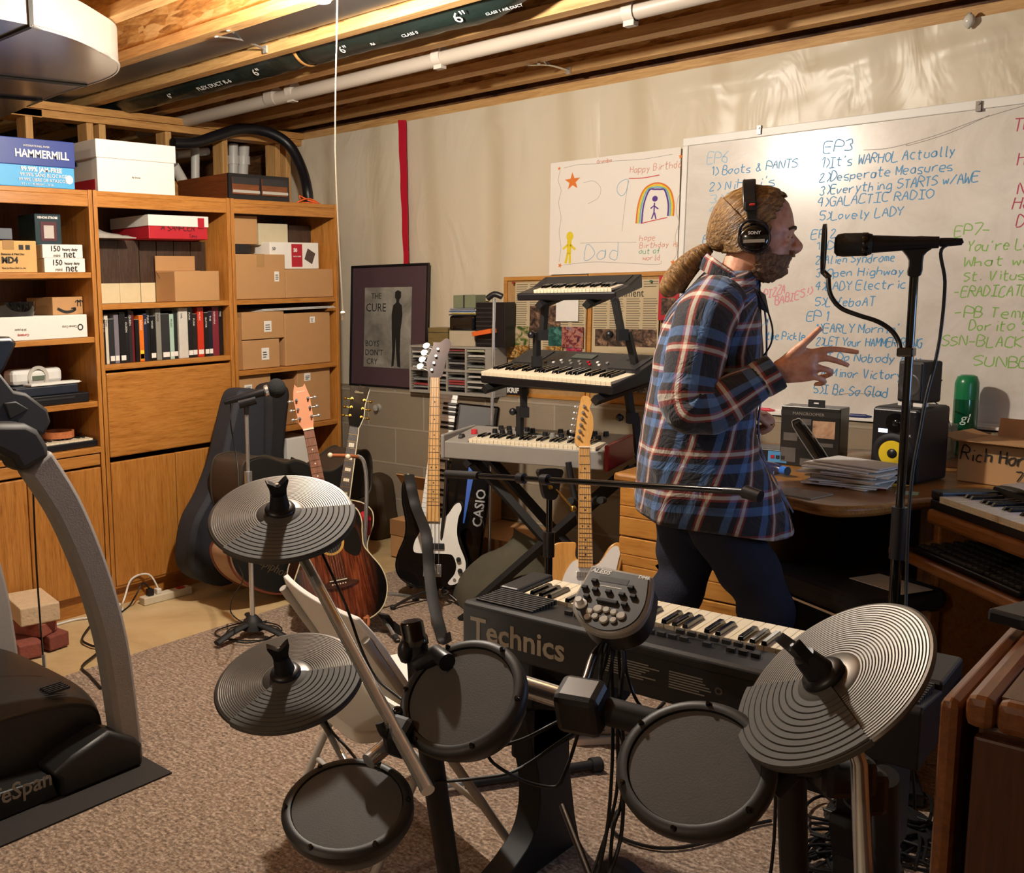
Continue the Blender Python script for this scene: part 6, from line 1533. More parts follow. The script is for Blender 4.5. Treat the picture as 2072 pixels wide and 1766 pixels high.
# bass drum pedal pad at the bottom edge
kb = pz(1252, 1850); m = frame(kb, x=(1, 0, 0), z=(0, 0, 1))
t = thing('kick_pad', 'black kick drum pad tower, its rounded top just above the bottom edge', 'drum pad', m)
zt = at(1252, 1742, (kb-CC).dot(CF)-.02).z
obj('beater_pad', MB().lathe([(0, .03), (.055, .03), (.062, .022), (.062, -.02), (0, -.02)], 32, T(0, 0, zt-.066) @ RX(80)), RUB, t, smooth=40)
obj('tower', MB().bb((-.05, .02, 0), (.05, .05, zt-.03)), BLKP, t, bevel=.01)
obj('base_plate', MB().bb((-.09, -.16, 0), (.09, .12, .012)), BLKM, t, bevel=.004)
pr0, pr1 = at(1138, 1630, 1.95), at(1200, 1790, 1.80)
one('pedal_rod', 'slim dark metal rod slanting down beside the keyboard stand leg', 'rod', MB().cyl(pr0, V((pr1.x, pr1.y, pr1.z)), .007, n=10).ball(pr1, .012, 10), DSTEEL, smooth=60)

# ------------------------------------------------------------ big black keyboard with white lettering on its back
z1, z0 = .65, .535; yk0, yk1 = 1.903, 2.231
xl, xr = -1.395, -.455; W_ = xr-xl
m = frame((xr, yk1, z0), x=(-1, -.04, 0), z=(0, 0, 1))      # player's view: X to the player's right
t = thing('stage_keyboard', 'big black keyboard with pale lettering on its back, between the man and the drums', 'keyboard', m)
dp = yk1-yk0; h = z1-z0
obj('body', MB().prism([(0, 0), (0, .07), (.016, .086), (.155, .086), (.17, h-.016), (dp-.01, h), (dp, h-.008), (dp, .0)], 0, W_, frame((0, 0, 0), x=(0, 1, 0), y=(0, 0, 1))), M('black_keyboard_body', '1c1c1f', .42, 0, .15, 25), t, bevel=.004)
for x in (0, W_-.055):
    obj('end_block', MB().bb((x, 0, .0), (x+.055, .17, h)), M('black_keyboard_body', '1c1c1f', .42), t, bevel=.006)
keys(t, .06, 35, (W_-.12)/35, .004, .15, .088, 0, .016)
for k, x in enumerate((.01, W_-.17)):
    g = MB()
    for q in range(9): g.bb((x, .19+q*.013, h-.009), (x+.15, .198+q*.013, h+.0025))
    obj('speaker_grille', g, CHAR, t)
rb2 = random.Random(4)
pb = MB()
for q in range(44):
    x = .2+(q % 22)*.024; y = .195+(q//22)*.04
    if rb2.random() < .2: continue
    obj('panel_button', MB().bb((x, y, h-.008), (x+.016, y+.010, h+.001)), CHAR, t)
obj('red_legend', MB().bb((W_*.58, .235, h-.006), (W_*.66, .245, h+.0006)), M('red_ink_glow', 'c2203f', .5), t)
bk = frame((W_, dp, 0), x=(-1, 0, 0), z=(0, 1, 0))
pt = m.inverted() @ fy(951, 1281, yk0-.04)
text('brand_text', 'Technics', .074, M('pale_gold_ink', 'a79a86', .5), t, frame((pt.x, dp+.0006, .030), x=(-1, 0, 0), z=(0, 1, 0)), .0004, bold=.0016, sx=.93)
jk = MB(bk)
for x in (.36, .40, .60, .80): jk.lathe([(.004, 0), (.008, 0), (.008, .003), (.004, .003)], 14, T(x, .055, 0))
obj('jack_socket', jk, DSTEEL, t, smooth=40)
obj('rear_panel', MB(bk).bb((.33, .03, 0), (.72, .09, .0012)), M('rear_panel_black', '141416', .5), t)
lb = MB(bk)
for q in range(7): lb.bb((.36, .036+q*.0055, .0012), (.36+.10+rb2.uniform(-.02, .02), .0385+q*.0055, .0016)); lb.bb((.5, .036+q*.0055, .0012), (.5+.08+rb2.uniform(-.02, .02), .0385+q*.0055, .0016))
obj('safety_text', lb, INKG, t)
pl = bk.copy(); one('instrument_plug', 'black jack plug and lead stuck in the back of the big keyboard', 'cable', MB(m @ bk).cyl((.74, .05, .0), (.74, .05, .05), .006, n=10).tube([(.74, .05, .05), (.735, .03, .07), (.73, -.06, .06), (.72, -.25, .03), (.7, -z0+.01, .06)], .003, 6, 4), BLKP, smooth=60)
# its stand
t = thing('keyboard_stand', 'black panel-leg stand under the big keyboard with a curved front edge', 'keyboard stand', T(-1.24, 2.0, 0))
def legpanel(xo):
    P = [fx(a, b, -1.24) for a, b in [(1045, 1430), (1125, 1440), (1130, 1530), (1142, 1640), (1150, 1715), (1100, 1790), (960, 1830), (1020, 1745), (1055, 1690), (1070, 1630), (1068, 1560), (1052, 1490)]]
    pl_ = [(p.y-2.0, max(0.0, p.z)) for p in spline(P, 3, True)]
    return obj('leg_panel', MB().prism(pl_, -.03, .03, frame((xo, 0, 0), x=(0, 1, 0), y=(0, 0, 1))), BLKM, t, smooth=35, bevel=.008)
legpanel(0); legpanel(.70)
for xo in (0, .70):
    obj('leg_top', MB().bb((xo-.03, -.10, .28), (xo+.03, .15, .535)), BLKM, t, bevel=.01)
obj('stretcher', MB().bb((0, -.02, .40), (.70, .0, .46)), BLKM, t)
f0, f1 = pz(900, 1592, .02), pz(1196, 1548, .02)
sft = obj('foot_tube', MB().cyl(f0-V((-1.24, 2.0, 0)), f1-V((-1.24, 2.0, 0)), .014, n=12), BLKM, t, smooth=60)
obj('foot_cap', MB().cyl(f1-V((-1.24, 2.0, 0)), f1+(f1-f0).normalized()*.03-V((-1.24, 2.0, 0)), .021, n=14), RUB, sft, smooth=40)
obj('foot_sleeve', MB().cyl(f0-V((-1.24, 2.0, 0)), f0+(f1-f0)*.12-V((-1.24, 2.0, 0)), .0145, n=12), STEEL, sft, smooth=60)

# ------------------------------------------------------------ white folding chair
m = T(-1.645, 1.651, 0) @ MX.Rotation(-.333, 4, 'Z')
t = thing('folding_chair', 'white plastic folding chair with grey-white tube legs behind the drum pads', 'chair', m)
CW = M('chair_white', 'ece8e0', .45, 0, .03, 10); TUBE = M('grey_white_tube', 'b5b0a8', .4, 0, .03)
hw = .2235; zt = .635; L = .408; zs = .385
def up(x): return [V((x, 0, zt-.02)), V((x, L*.5, zt*.5)), V((x, L, .012))]
for x in (-hw, hw):
    a = obj('front_leg', MB().tube(up(x), .0115, 10, 2, False), TUBE, t, smooth=60); obj('rubber_foot', MB().ball((x, L, .010), .014, 10), RUB, a)
    a = obj('rear_leg', MB().tube([V((x*.93, .20, zs-.02)), V((x*.93, .01, .012))], .0105, 10, 1, False), TUBE, t, smooth=60); obj('rubber_foot', MB().ball((x*.93, .01, .010), .013, 10), RUB, a)
obj('crossbar', MB().cyl((-hw*.93, .08, .13), (hw*.93, .08, .13), .008, n=10).cyl((-hw, .33, .13), (hw, .33, .13), .008, n=10), TUBE, t, smooth=60)
rings = []
for k in range(9):
    s = k/8; y = -.012+s*.165; z = zt+.02-s*.255
    yc = y; ring = []
    w = hw+.012-(.04*(1-s*4)**2 if s < .25 else 0)
    for j in range(13):
        u = j/12*2-1; ring.append((u*w, yc-.02*(1-u*u)*1.0, z))
    rings.append(ring+[(p[0], p[1]+.014, p[2]+.006) for p in ring[::-1]])
obj('backrest', MB().loft(rings), CW, t, smooth=40, bevel=.004)
so = outline([(.0, -.01), (hw*.72, -.01), (hw*.90, .03), (hw*.92, .15), (hw*.90, .31), (hw*.8, .335), (0, .34)], True, 4)
obj('seat', MB().prism(so, zs-.03, zs), CW, t, smooth=40, bevel=.010)

# ------------------------------------------------------------ treadmill at the left edge
TB = V((-2.75, 1.2, 0)); t = thing('treadmill', 'grey and black treadmill cut off by the left edge of the picture', 'treadmill', T(*TB))
TG = M('treadmill_grey', '8d8782', .5, 0, .06, 60, .15, 250); TK = M('treadmill_black', '1a1918', .45, 0, .15, 30, .08, 200)
def slabx(px, x0, x1, name, mat, bev=.01, sm=35, rnd=True, par=None):
    P = [fx(a, b, x1) for a, b in px]
    q = [(p.y-TB.y, max(p.z, .0065)) for p in (spline(P, 4, True) if rnd else P)]
    return obj(name, MB().prism(q, x0-TB.x, x1-TB.x, frame((0, 0, 0), x=(0, 1, 0), y=(0, 0, 1))), mat, par or t, smooth=sm, bevel=bev)
ec = slabx([(108, 1568), (150, 1530), (222, 1480), (275, 1494), (289, 1505), (291, 1560), (280, 1577), (127, 1628), (123, 1580)], -2.44, -2.33, 'end_cover', TK, .012, 35, False)
slabx([(105, 1571), (-260, 1690), (-260, 1790), (122, 1628)], -2.44, -2.345, 'side_rail', TK, .006, 35, False)
p = fx(-66, 1676, -2.343)
text('brand_text', 'LifeSpan', .066, M('silver_print', '8f887d', .4), t, frame((-2.3435, p.y, p.z+.0), x=(0, 1, .0), z=(1, 0, 0)) if False else T(-TB.x, -TB.y, 0) @ frame((-2.3438, p.y+.035, .052), x=(0, 1, .0), z=(1, 0, 0)), .0004, bold=.0008)
# hood: arched profile swept across
hp = [(.62, .03), (.68, .13), (.80, .205), (.98, .255), (1.16, .272), (1.34, .262), (1.47, .235), (1.535, .19), (1.55, .1), (1.55, .03)]
rings = []
for k in range(15):
    s = k/14; x = -3.12+s*.70; f = 1-.10*abs(s*2-1)**4
    P = spline([(y, z, 0) for y, z in hp], 4)
    rings.append([(x-TB.x, 1.1+(q.x-1.1)*f-TB.y, .03+(q.y-.03)*f) for q in P])
obj('motor_hood', MB().loft(rings), TK, t, smooth=50, bevel=.008)
pt_ = V((-2.93, 1.28, .275))
text('brand_text', 'LifeSpan', .085, M('silver_print', '8f887d', .4), t, T(-TB.x, -TB.y, 0) @ frame((-2.93, 1.33, .262), x=(1, .0, 0), z=(0, .16, 1)), .0004, bold=.0006)
vg = MB()
for q in range(5): vg.bb((-2.52+q*.012-TB.x, 1.36-TB.y, .252), (-2.515+q*.012-TB.x, 1.43-TB.y, .259))
obj('vent_slots', vg, INKK, t)
obj('running_deck', MB().bb((-3.1-TB.x, -.6-TB.y, .08), (-2.44-TB.x, .75-TB.y, .14)), M('tread_belt', '1c1b1c', .8, 0, .2, 80), t, bevel=.006)
# uprights
def upright(x0, x1, dx):
    cl = [(264, 1545), (250, 1430), (232, 1310), (208, 1215), (175, 1120), (130, 1020), (72, 930)]
    P = spline([fx(a, b, -2.38) for a, b in cl], 4); fr, bk_ = [], []
    for i, p in enumerate(P):
        d = (P[min(len(P)-1, i+1)]-P[max(0, i-1)]).normalized(); nrm = V((0, d.z, -d.y)); w = .040+.008*i/len(P)
        fr.append((p.y+nrm.y*w-TB.y, max(.01, p.z+nrm.z*w))); bk_.append((p.y-nrm.y*w-TB.y, max(.01, p.z-nrm.z*w)))
    poly = fr+bk_[::-1]
    o = obj('upright', MB().prism(poly, x0-TB.x, x1-TB.x, frame((0, 0, 0), x=(0, 1, 0), y=(0, 0, 1))), TG, t, smooth=35, bevel=.014); return o
upright(-2.43, -2.36, 0); upright(-3.16, -3.09, 0)
slabx([(-90, 862), (0, 857), (55, 857), (80, 870), (98, 900), (103, 925), (45, 958), (30, 930), (0, 915), (-90, 915)], -2.445, -2.345, 'handrail_grip', M('grip_foam', '2a292b', .55, 0, .1, 40), .016, 35, False)
slabx([(-90, 862), (0, 857), (55, 857), (80, 870), (98, 900), (103, 925), (45, 958), (30, 930), (0, 915), (-90, 915)], -3.18, -3.08, 'handrail_grip', M('grip_foam', '2a292b', .55), .016, 35, False)
slabx([(-150, 750), (0, 752), (30, 790), (55, 795), (98, 828), (105, 853), (90, 884), (40, 862), (-150, 880)], -3.10, -2.46, 'console_tray', CHAR, .010, 35, False)
slabx([(-150, 690), (22, 681), (38, 692), (12, 748), (-30, 800), (-150, 800)], -3.05, -2.48, 'display_panel', BLKP, .012, 35, False)
slabx([(8, 815), (33, 812), (60, 828), (20, 850)], -2.64, -2.455, 'cup_pocket', INKK, .004, 35, False)
obj('tether_cord', MB(T(-TB.x, -TB.y, 0)).tube([fx(0, 785, -2.5), fx(18, 820, -2.47), fx(42, 862, -2.46)], .003, 6, 5), BLKG, t, smooth=60)
td = [fx(66, 975, -2.62), fx(74, 1150, -2.62), fx(84, 1290, -2.62), fx(89, 1345, -2.62)]
tc_ = obj('tether_cord', MB(T(-TB.x, -TB.y, 0)).tube(td, .003, 6, 3), BLKG, t, smooth=60)
obj('metal_clip', MB(T(-TB.x, -TB.y, 0)).cyl(fx(88, 1325, -2.618), fx(90, 1348, -2.618), .006, n=8), STEEL, tc_, smooth=50)
one('treadmill_mat', 'thin black rubber mat under the treadmill', 'mat', MB().bb((-3.12, -1.4, .0), (-2.235, 1.615, .006)), M('mat_rubber', '26221f', .8, 0, .12, 60, .1, 150), bevel=.001)
# cords, bricks and power strip along the wall units
one('treadmill_power_cord', 'black power cord zigzagging on the floor behind the treadmill upright', 'cord', MB().tube([pz(186, 1262, .006), pz(166, 1292, .006), pz(182, 1305, .006), pz(200, 1310, .006), pz(196, 1322, .006), pz(166, 1348, .006), pz(180, 1365, .006), pz(205, 1392, .006)], .005, 6, 5), CABLE, smooth=60)
b0 = pz(64, 1325)
for k, (dx, dy, z, s, c, lb) in enumerate([(0, 0, 0, (.20, .095, .06), '8a4a3c', 'lower red brick on the floor beside the left wall unit, front of the pair'), (-.02, .105, 0, (.20, .095, .06), '7d4033', 'lower red brick on the floor, behind its neighbour by the wall unit'), (-.03, .05, .061, (.19, .10, .055), '93503f', 'red brick laid across the two lower bricks'), (-.05, .07, .117, (.24, .16, .075), 'cdb391', 'tan stone block on top of the red bricks')]):
    one('brick' if k < 3 else 'stone_block', lb, 'brick' if k < 3 else 'stone', MB().box((0, 0, s[2]/2), s), M('brick_'+c, c, .85, 0, .15, 25, .4, 60), T(b0.x+dx-.06, b0.y+dy, z) @ RZ(18*(k % 3)-12), bevel=.006)
q0, q1 = pz(288, 1222), pz(385, 1197); u = (q1-q0)
m = frame(q0, x=u, z=(0, 0, 1)); t = thing('power_strip', 'long beige power strip on the floor in front of the middle wall unit', 'power strip', m)
obj('body', MB().bb((0, -.02, -.006), (u.length, .028, .03)), M('beige_strip', 'd6cbb2', .5), t, bevel=.005)
obj('red_switch', MB().bb((u.length*.72, -.012, .03), (u.length*.86, .01, .036)), M('red_switch', 'b52a2e', .4), t)
obj('black_plug', MB().bb((.03, -.012, .03), (.06, .018, .062)), BLKP, t, bevel=.005); obj('white_plug', MB().bb((.075, -.012, .03), (.10, .018, .055)), WPLA, t, bevel=.004)
one('white_power_cord', 'white power cord looping from the power strip along the wall unit', 'cord', MB().tube([m @ V((.09, 0, .05)), m @ V((.06, .03, .12)), m @ V((-.02, .05, .11)), pz(250, 1215, .06), pz(238, 1232, .01), pz(200, 1246, .004), pz(150, 1254, .0), pz(100, 1268, .0)], .0045, 6, 5), WPLA, smooth=60)
one('black_plug_cord', 'black cord drooping from the power strip onto the bare floor', 'cord', MB().tube([m @ V((.045, .0, .06)), m @ V((.02, .02, .09)), m @ V((-.03, .0, .05)), pz(262, 1225, .0), pz(243, 1240, .0), pz(236, 1248, .0)], .004, 6, 5), CABLE, smooth=60)
p = pz(238, 1235); one('cord_plug_block', 'small white plug block on the floor left of the power strip', 'plug', MB().box((p.x, p.y, .012), (.04, .04, .036)), WPLA, bevel=.005)
# ------------------------------------------------------------ corner desk and what is on it
DZ = .72
t = thing('corner_desk', 'oak corner desk with a curved front edge and a drawer pedestal along the block wall', 'desk', T(-1.3, 3.7, 0))
DO = V((-1.3, 3.7, 0)); ox, oy = DO.x, DO.y
F1 = [pz(a, b, DZ) for a, b in ((1240, 955), (1330, 968), (1570, 1003), (1640, 1018), (1700, 1025), (1780, 1022), (1836, 1012))]
fr = spline([(F1[0].x, F1[0].y-.0, 0)]+[(p.x, p.y, 0) for p in F1[1:]], 5)
poly = [(p.x-ox, p.y-oy) for p in fr]+[(-.60-ox, 3.80-oy), (-.38-ox, 4.02-oy), (-.38-ox, 4.24-oy), (F1[0].x-ox, 4.24-oy)]
TOPW = wood('desk_top_oak', '7d5026', 'a87638', 'x', 8, .35, 14, .04)
obj('desk_top', MB().prism(poly, DZ-.035, DZ), [TOPW], t, bevel=.012, smooth=30)
px0, py0 = F1[0].x+.015, F1[0].y+.025
w_ = .47
obj('side_panel', MB().bb((px0-ox, py0-oy+.01, 0), (px0+.02-ox, 4.2-oy, DZ-.036)), DESKZ, t, bevel=.004)
obj('side_panel', MB().bb((px0+w_-ox, py0-oy+.01, 0), (px0+w_+.02-ox, 4.2-oy, DZ-.036)), DESKZ, t, bevel=.004)
obj('pedestal_back', MB().bb((px0+.02-ox, 4.1-oy, .02), (px0+w_-ox, 4.15-oy, DZ-.04)), DARKW, t)
OAKL = wood('drawer_oak', '9a6024', 'bd8238', 'x', 7, .4, 9, .08, 'c99048')
def drawer(z0, z1):
    x0, x1 = px0+.012-ox, px0+w_+.008-ox; y = py0-oy; xc = (x0+x1)/2; zc = (z0+z1)/2
    a, b = xc-.075, xc+.075; c, d = zc-.02, zc+.02
    mb = MB()
    for lo, hi in (((x0, z0), (x1, c)), ((x0, d), (x1, z1)), ((x0, c), (a, d)), ((b, c), (x1, d))): mb.bb((lo[0], y-.022, lo[1]), (hi[0], y, hi[1]))
    o = obj('drawer', mb, OAKL, t, bevel=.004)
    obj('finger_pull', MB().bb((a-.004, y-.018, c-.004), (b+.004, y-.004, d+.004)).prism([(a-.02, zc-.002), (a+.01, d+.004), (a+.01, c-.012)], -.0005, 0, frame((0, y-.022, 0), x=(1, 0, 0), y=(0, 0, 1))), M('pull_shadow_gap', '2a1608', .7), o)
drawer(.495, .672); drawer(.325, .490); drawer(.175, .320); drawer(.03, .170)
obj('modesty_panel', MB().bb((px0+w_+.02-ox, 4.0-oy, .05), (-.45-ox, 4.02-oy, DZ-.036)), DARKW, t)
pc = V((-.86, 3.62, 0))
obj('corner_post', MB().bb((pc.x-.02-ox, pc.y-oy, 0), (pc.x+.02-ox, pc.y+.5-oy, DZ-.036)), DESKZ, t)
# low wing set across the corner, with a sliding tray
e = V((.70, -.714, 0)); nn = V((.714, .70, 0)); A = pz(1853, 1020, .70)+V((.042, -.042, 0))
m = frame((A.x, A.y, 0), x=e, z=(0, 0, 1))
t = thing('computer_cart', 'dark-stained wooden cart set across the corner with a keyboard tray', 'desk', m)
RAIL = wood('cart_rail', '7a4a22', '9a6530', 'x', 8, .35, 12, .04)
obj('top_shelf', MB().bb((0, .02, .665), (.9, .55, .70)), DARKW, t, bevel=.004); obj('front_rail', MB().bb((-.01, 0, .655), (.9, .03, .70)), RAIL, t, bevel=.012)
obj('keyboard_tray', MB().bb((-.03, -.06, .555), (.9, .40, .575)), DARKW, t); obj('front_rail', MB().bb((-.04, -.09, .550), (.9, -.06, .580)), RAIL, t, bevel=.010)
for x in (.0, .86): obj('side_panel', MB().bb((x, .02, 0), (x+.03, .52, .655)), RAIL, t, bevel=.006)
obj('lower_shelf', MB().bb((.03, .05, .12), (.86, .5, .14)), DARKW, t)
obj('back_panel', MB().bb((.03, .5, .0), (.86, .515, .65)), DARKW, t)
CM = m
# piano keyboard on the cart
mk = m @ T(.0, .005, .701)
t = thing('piano_keyboard', 'black piano keyboard with long white keys on the wooden cart at the right edge', 'keyboard', mk)
obj('body', MB().prism([(0, 0), (0, .03), (.17, .04), (.18, .065), (.30, .075), (.30, 0)], -.0, .95, frame((0, 0, 0), x=(0, 1, 0), y=(0, 0, 1))), BLKP, t, bevel=.005)
keys(t, .05, 36, .0232, -.004, .15, .034)
obj('end_block', MB().bb((.0, 0, .03), (.05, .17, .058)), BLKP, t, bevel=.006)
a = fx(1880, 963, -.5)
pm = mk @ T(.22, .22, .076)
one('music_sheet', 'white sheet of paper lying on top of the black piano keyboard', 'paper', MB().loft([[(-.16+.32*i/8, -.06+.12*j/4, .004+.006*math.sin(i*.9)+.003*j) for i in range(9)]+[(-.16+.32*i/8, -.06+.12*j/4, .0025+.006*math.sin(i*.9)+.003*j) for i in range(8, -1, -1)] for j in range(5)]), PAPER, pm, smooth=60)
# computer keyboard on the tray
mq = m @ T(.02, -.05, .576)
t = thing('computer_keyboard', 'black computer keyboard on the sliding tray of the cart', 'computer keyboard', mq)
obj('case', MB().prism([(0, 0), (0, .014), (.19, .028), (.19, 0)], 0, .46, frame((0, 0, 0), x=(0, 1, 0), y=(0, 0, 1))), BLKP, t, bevel=.004)
kc = None
for r in range(5):
    for c in range(18):
        if r == 0 and 3 < c < 9:
            if c == 4: obj('space_bar', MB().bb((.012+4*.0242, .012, .014), (.012+9*.0242-.003, .034, .022)), CHAR, t, bevel=.003)
            continue
        if kc is None: kc = obj('key_cap', MB().bb((0, 0, 0), (.021, .021, .010)), CHAR, t, bevel=.003); o = kc
        else: o = kc.copy(); COL.objects.link(o); o.parent = t
        o.location = (.012+c*.0242, .012+r*.032, .0145+r*.0024)
# monitor speaker with the yellow cone
def speaker(name, label, base, w, d, h, yaw, big):
    m = T(*base) @ RZ(yaw); t = thing(name, label, 'speaker', m)
    obj('cabinet', MB().bb((-w/2, .0, 0), (w/2, d, h)), M('speaker_vinyl', '1b1a1a', .55, 0, .1, 60, .1, 300), t, bevel=.012 if big else .008)
    F = lambda x, z: T(x, -.001, z) @ RX(90)
    if big:
        obj('baffle', MB().bb((-w/2+.006, -.008, .006), (w/2-.006, .002, h-.006)), BLKP, t, bevel=.008)
        FF = lambda x, z: T(x, -.0085, z) @ RX(90)
        cz = h*.39
        obj('surround', MB().lathe([(.040, .001), (.046, .006), (.058, .006), (.066, .001)], 40, FF(0, cz)), BLKM, t, smooth=60)
        obj('woofer_cone', MB().lathe([(.044, .003), (.018, -.006), (0, -.006)], 40, FF(0, cz)), M('yellow_cone', 'e8c81e', .5, 0, .03), t, smooth=60)
        obj('dust_cap', MB().lathe([(.019, -.004), (.016, .003), (.008, .007), (0, .008)], 28, FF(0, cz)), BLKP, t, smooth=60)
        obj('tweeter', MB().lathe([(.032, .0005), (.02, -.002), (.014, -.002), (.012, .002), (.006, .005), (0, .0055)], 28, FF(.005, h*.80)), BLKG, t, smooth=60)
        obj('badge', MB().bb((-w*.32, -.0095, h*.66), (-w*.13, -.008, h*.71)), M('badge_glow', 'dfe9f5', .3, emit='cfe4ff', es=2.5), t)
        obj('bass_port', MB().bb((-w*.38, -.0095, h*.045), (w*.38, -.008, h*.085)), INKK, t)
        text('brand_text', 'KRK', .011, INKW, t, FF(w*.22, h*.63), .0002)
        for x, z in ((-.42, .12), (.42, .12), (-.3, .93), (.42, .9)): obj('screw', MB().lathe([(0, .001), (.003, .001), (.003, 0)], 10, FF(x*w, z*h)), DSTEEL, t)
    else:
        obj('grille', MB().bb((-w/2+.006, -.004, .008), (w/2-.006, .002, h-.006)), CHAR, t, bevel=.006)
        obj('driver_ring', MB().lathe([(.030, 0), (.034, .002), (.038, 0), (.034, -.001)], 32, T(0, -.0045, h*.42) @ RX(90)), M('ring_grey', '3b3a3a', .4), t, smooth=60)
        text('brand_text', 'insignia', .010, INKW, t, T(-w*.24, -.0045, h*.08) @ RX(90), .0002)
        for x in (-.3, .3): obj('rubber_foot', MB().box((x*w, .02, -.006), (.03, .03, .012)), WPLA, t)
    return t
B1 = pz(1805, 976, DZ)
k1 = speaker('studio_monitor', 'black studio monitor speaker with a yellow cone on the corner desk', (B1.x, B1.y, DZ+.001), .150, .19, .246, -12, True)
speaker('desktop_speaker', 'small black desktop speaker with white feet standing on the yellow-coned monitor', (B1.x+.022, B1.y+.045, DZ+.248+.012), .088, .09, .135, -22, False)
one('speaker_wire', 'thin dark wire curving down the whiteboard from the small speaker', 'wire', MB().tube([V((B1.x+.09, B1.y+.13, DZ+.33)), fy(1880, 800, 4.1), fy(1905, 825, 4.15), fy(1920, 852, 4.16), fy(1925, 875, 4.16), fy(1926, 905, 4.16)], .0022, 6, 5), CABLE, smooth=60)
# boxed shaver
b = pz(1640, 948, DZ); y_ = b.y+.02
x0, x1 = fy(1578, 900, y_).x, fy(1699, 900, y_).x; zt = fy(1640, 824, y_).z
m = frame((x0, y_, DZ+.001), x=(1, -.02, 0), z=(0, 0, 1)); w, h = x1-x0, zt-DZ
t = thing('shaver_box', 'black and silver boxed shaver standing on the desk in front of the whiteboard', 'box', m)
obj('carton', MB().bb((0, 0, 0), (w, .085, h)), M('dark_foil_card', '2f2e2d', .25, .2, .3, 14), t, bevel=.003)
obj('header_band', MB().bb((0, -.001, h*.84), (w, 0, h*.93)), INKK, t); text('brand_text', 'MANGROOMER', .015, M('silver_print', '8f887d', .3), t, T(w*.2, -.0018, h*.86) @ RX(90))
obj('hang_tab', MB().bb((w*.38, .04, h), (w*.66, .044, h+.022)), INKK, t); obj('hang_hole', MB().bb((w*.48, .0385, h+.008), (w*.56, .0455, h+.013)), PAPER, t)
P_ = mat_photo('shaver_photo', ('c9a98a', 'b08c70', '2a2422'), 12)
obj('photo_panel', MB().bb((w*.55, -.0016, h*.5), (w*.92, 0, h*.78)), P_, t)
sv = obj('shaver', MB().tube([(w*.30, -.006, h*.72), (w*.5, -.010, h*.5), (w*.80, -.008, h*.10)], lambda s: .010+.008*s, 12, 6), BLKG, t, smooth=60)
obj('blister_rim', MB().tube([(w*.27, -.003, h*.78), (w*.40, -.003, h*.74), (w*.88, -.003, h*.14), (w*.80, -.003, h*.05), (w*.68, -.003, h*.06), (w*.22, -.003, h*.66)], .0022, 6, 3, closed=True), GALV, t, smooth=60)
for lo, hi in (((.02, .06), (.28, .30)), ((.06, .42), (.30, .55)), ((.36, .70), (.52, .80)), ((.62, .36), (.9, .42)), ((.36, .02), (.55, .14))): obj('print_panel', MB().bb((w*lo[0], -.0014, h*lo[1]), (w*hi[0], 0, h*hi[1])), M('grey_print', '6d6a67', .35, .3, .3, 30), t)
# audio box, bottle, papers, pens
b = pz(1545, 936, DZ)
t = thing('audio_interface', 'small black box with a light blue face on the desk beside the man', 'electronics', frame((b.x-.07, b.y, DZ+.001), x=(1, 0, 0), z=(0, 0, 1)))
obj('case', MB().bb((0, 0, 0), (.16, .12, .052)), BLKP, t, bevel=.004); obj('face', MB().bb((.085, -.002, .006), (.15, 0, .046)), M('face_blue', '4f93c9', .4), t)
for q in range(3): obj('face_button', MB().bb((.095+q*.018, -.004, .02), (.107+q*.018, -.002, .032)), RED if q == 0 else CHAR, t)
rp = random.Random(9); pb_ = pz(1690, 990, DZ)
for k in range(13):
    w = .21+rp.uniform(-.02, .03); d = .155+rp.uniform(-.02, .02); z = DZ+.001+k*.0058
    x = pb_.x+.02+rp.uniform(-.03, .03); y = pb_.y+.10+rp.uniform(-.02, .02)
    L_ = ['folded white paper', 'white envelope', 'ruled note sheet', 'stapled sheets'][k % 4]
    one('paper_sheaf', ('top sheaf of the messy paper pile on the desk, a grey-ruled page' if k == 12 else 'bottom sheaf of the messy paper pile on the desk' if k == 0 else f'white sheaf within the messy paper pile on the desk, {["second","third","fourth","fifth","sixth","seventh","sixth","fifth","fourth","third","second"][k-1]} from its {"bottom" if k < 7 else "top"}'), 'papers', MB().box((0, 0, .0025), (w, d, .0042)), PAPER if k != 12 else M('ruled_page', 'd8d4ce', .7, 0, .06, 60), T(x, y, z) @ RZ(rp.uniform(-16, 16)), group='sheaves of the paper pile on the desk')
one('plastic_sleeve', 'clear plastic CD sleeve lying on the desk edge in front of the paper pile', 'sleeve', MB().box((0, 0, .003), (.13, .12, .004)), M('clear_sleeve', 'c9c2b4', .12, 0, 0, alpha=.55), T(pz(1622, 1000, DZ).x, pz(1622, 1000, DZ).y, DZ) @ RZ(-12))
b = pz(1580, 966, DZ)
t = thing('water_bottle', 'small lying bottle with a bright blue cap on the desk beside the man', 'bottle', frame((b.x, b.y+.02, DZ+.022), x=(0, 0, 1), z=(.9, -.44, 0)))
obj('bottle', MB().lathe([(0, -.13), (.02, -.128), (.021, -.03), (.012, -.005), (0, -.004)], 18), M('bottle_navy', '2a2f55', .2, alpha=.8), t, smooth=50); obj('cap', MB().lathe([(0, -.006), (.015, -.006), (.015, .018), (0, .019)], 18), M('cap_blue', '2f6fd0', .35), t, smooth=40)
b = pz(1782, 984, DZ)
one('yellow_pencil', 'yellow pencil lying on the desk in front of the monitor speaker', 'pencil', MB().cyl((-.07, 0, .006), (.06, 0, .006), .0055, n=6).cyl((.06, 0, .006), (.08, 0, .006), .0055, .001, 6), M('pencil_yellow', 'd9a62e', .4), T(b.x, b.y, DZ) @ RZ(28))
b = pz(1748, 990, DZ)
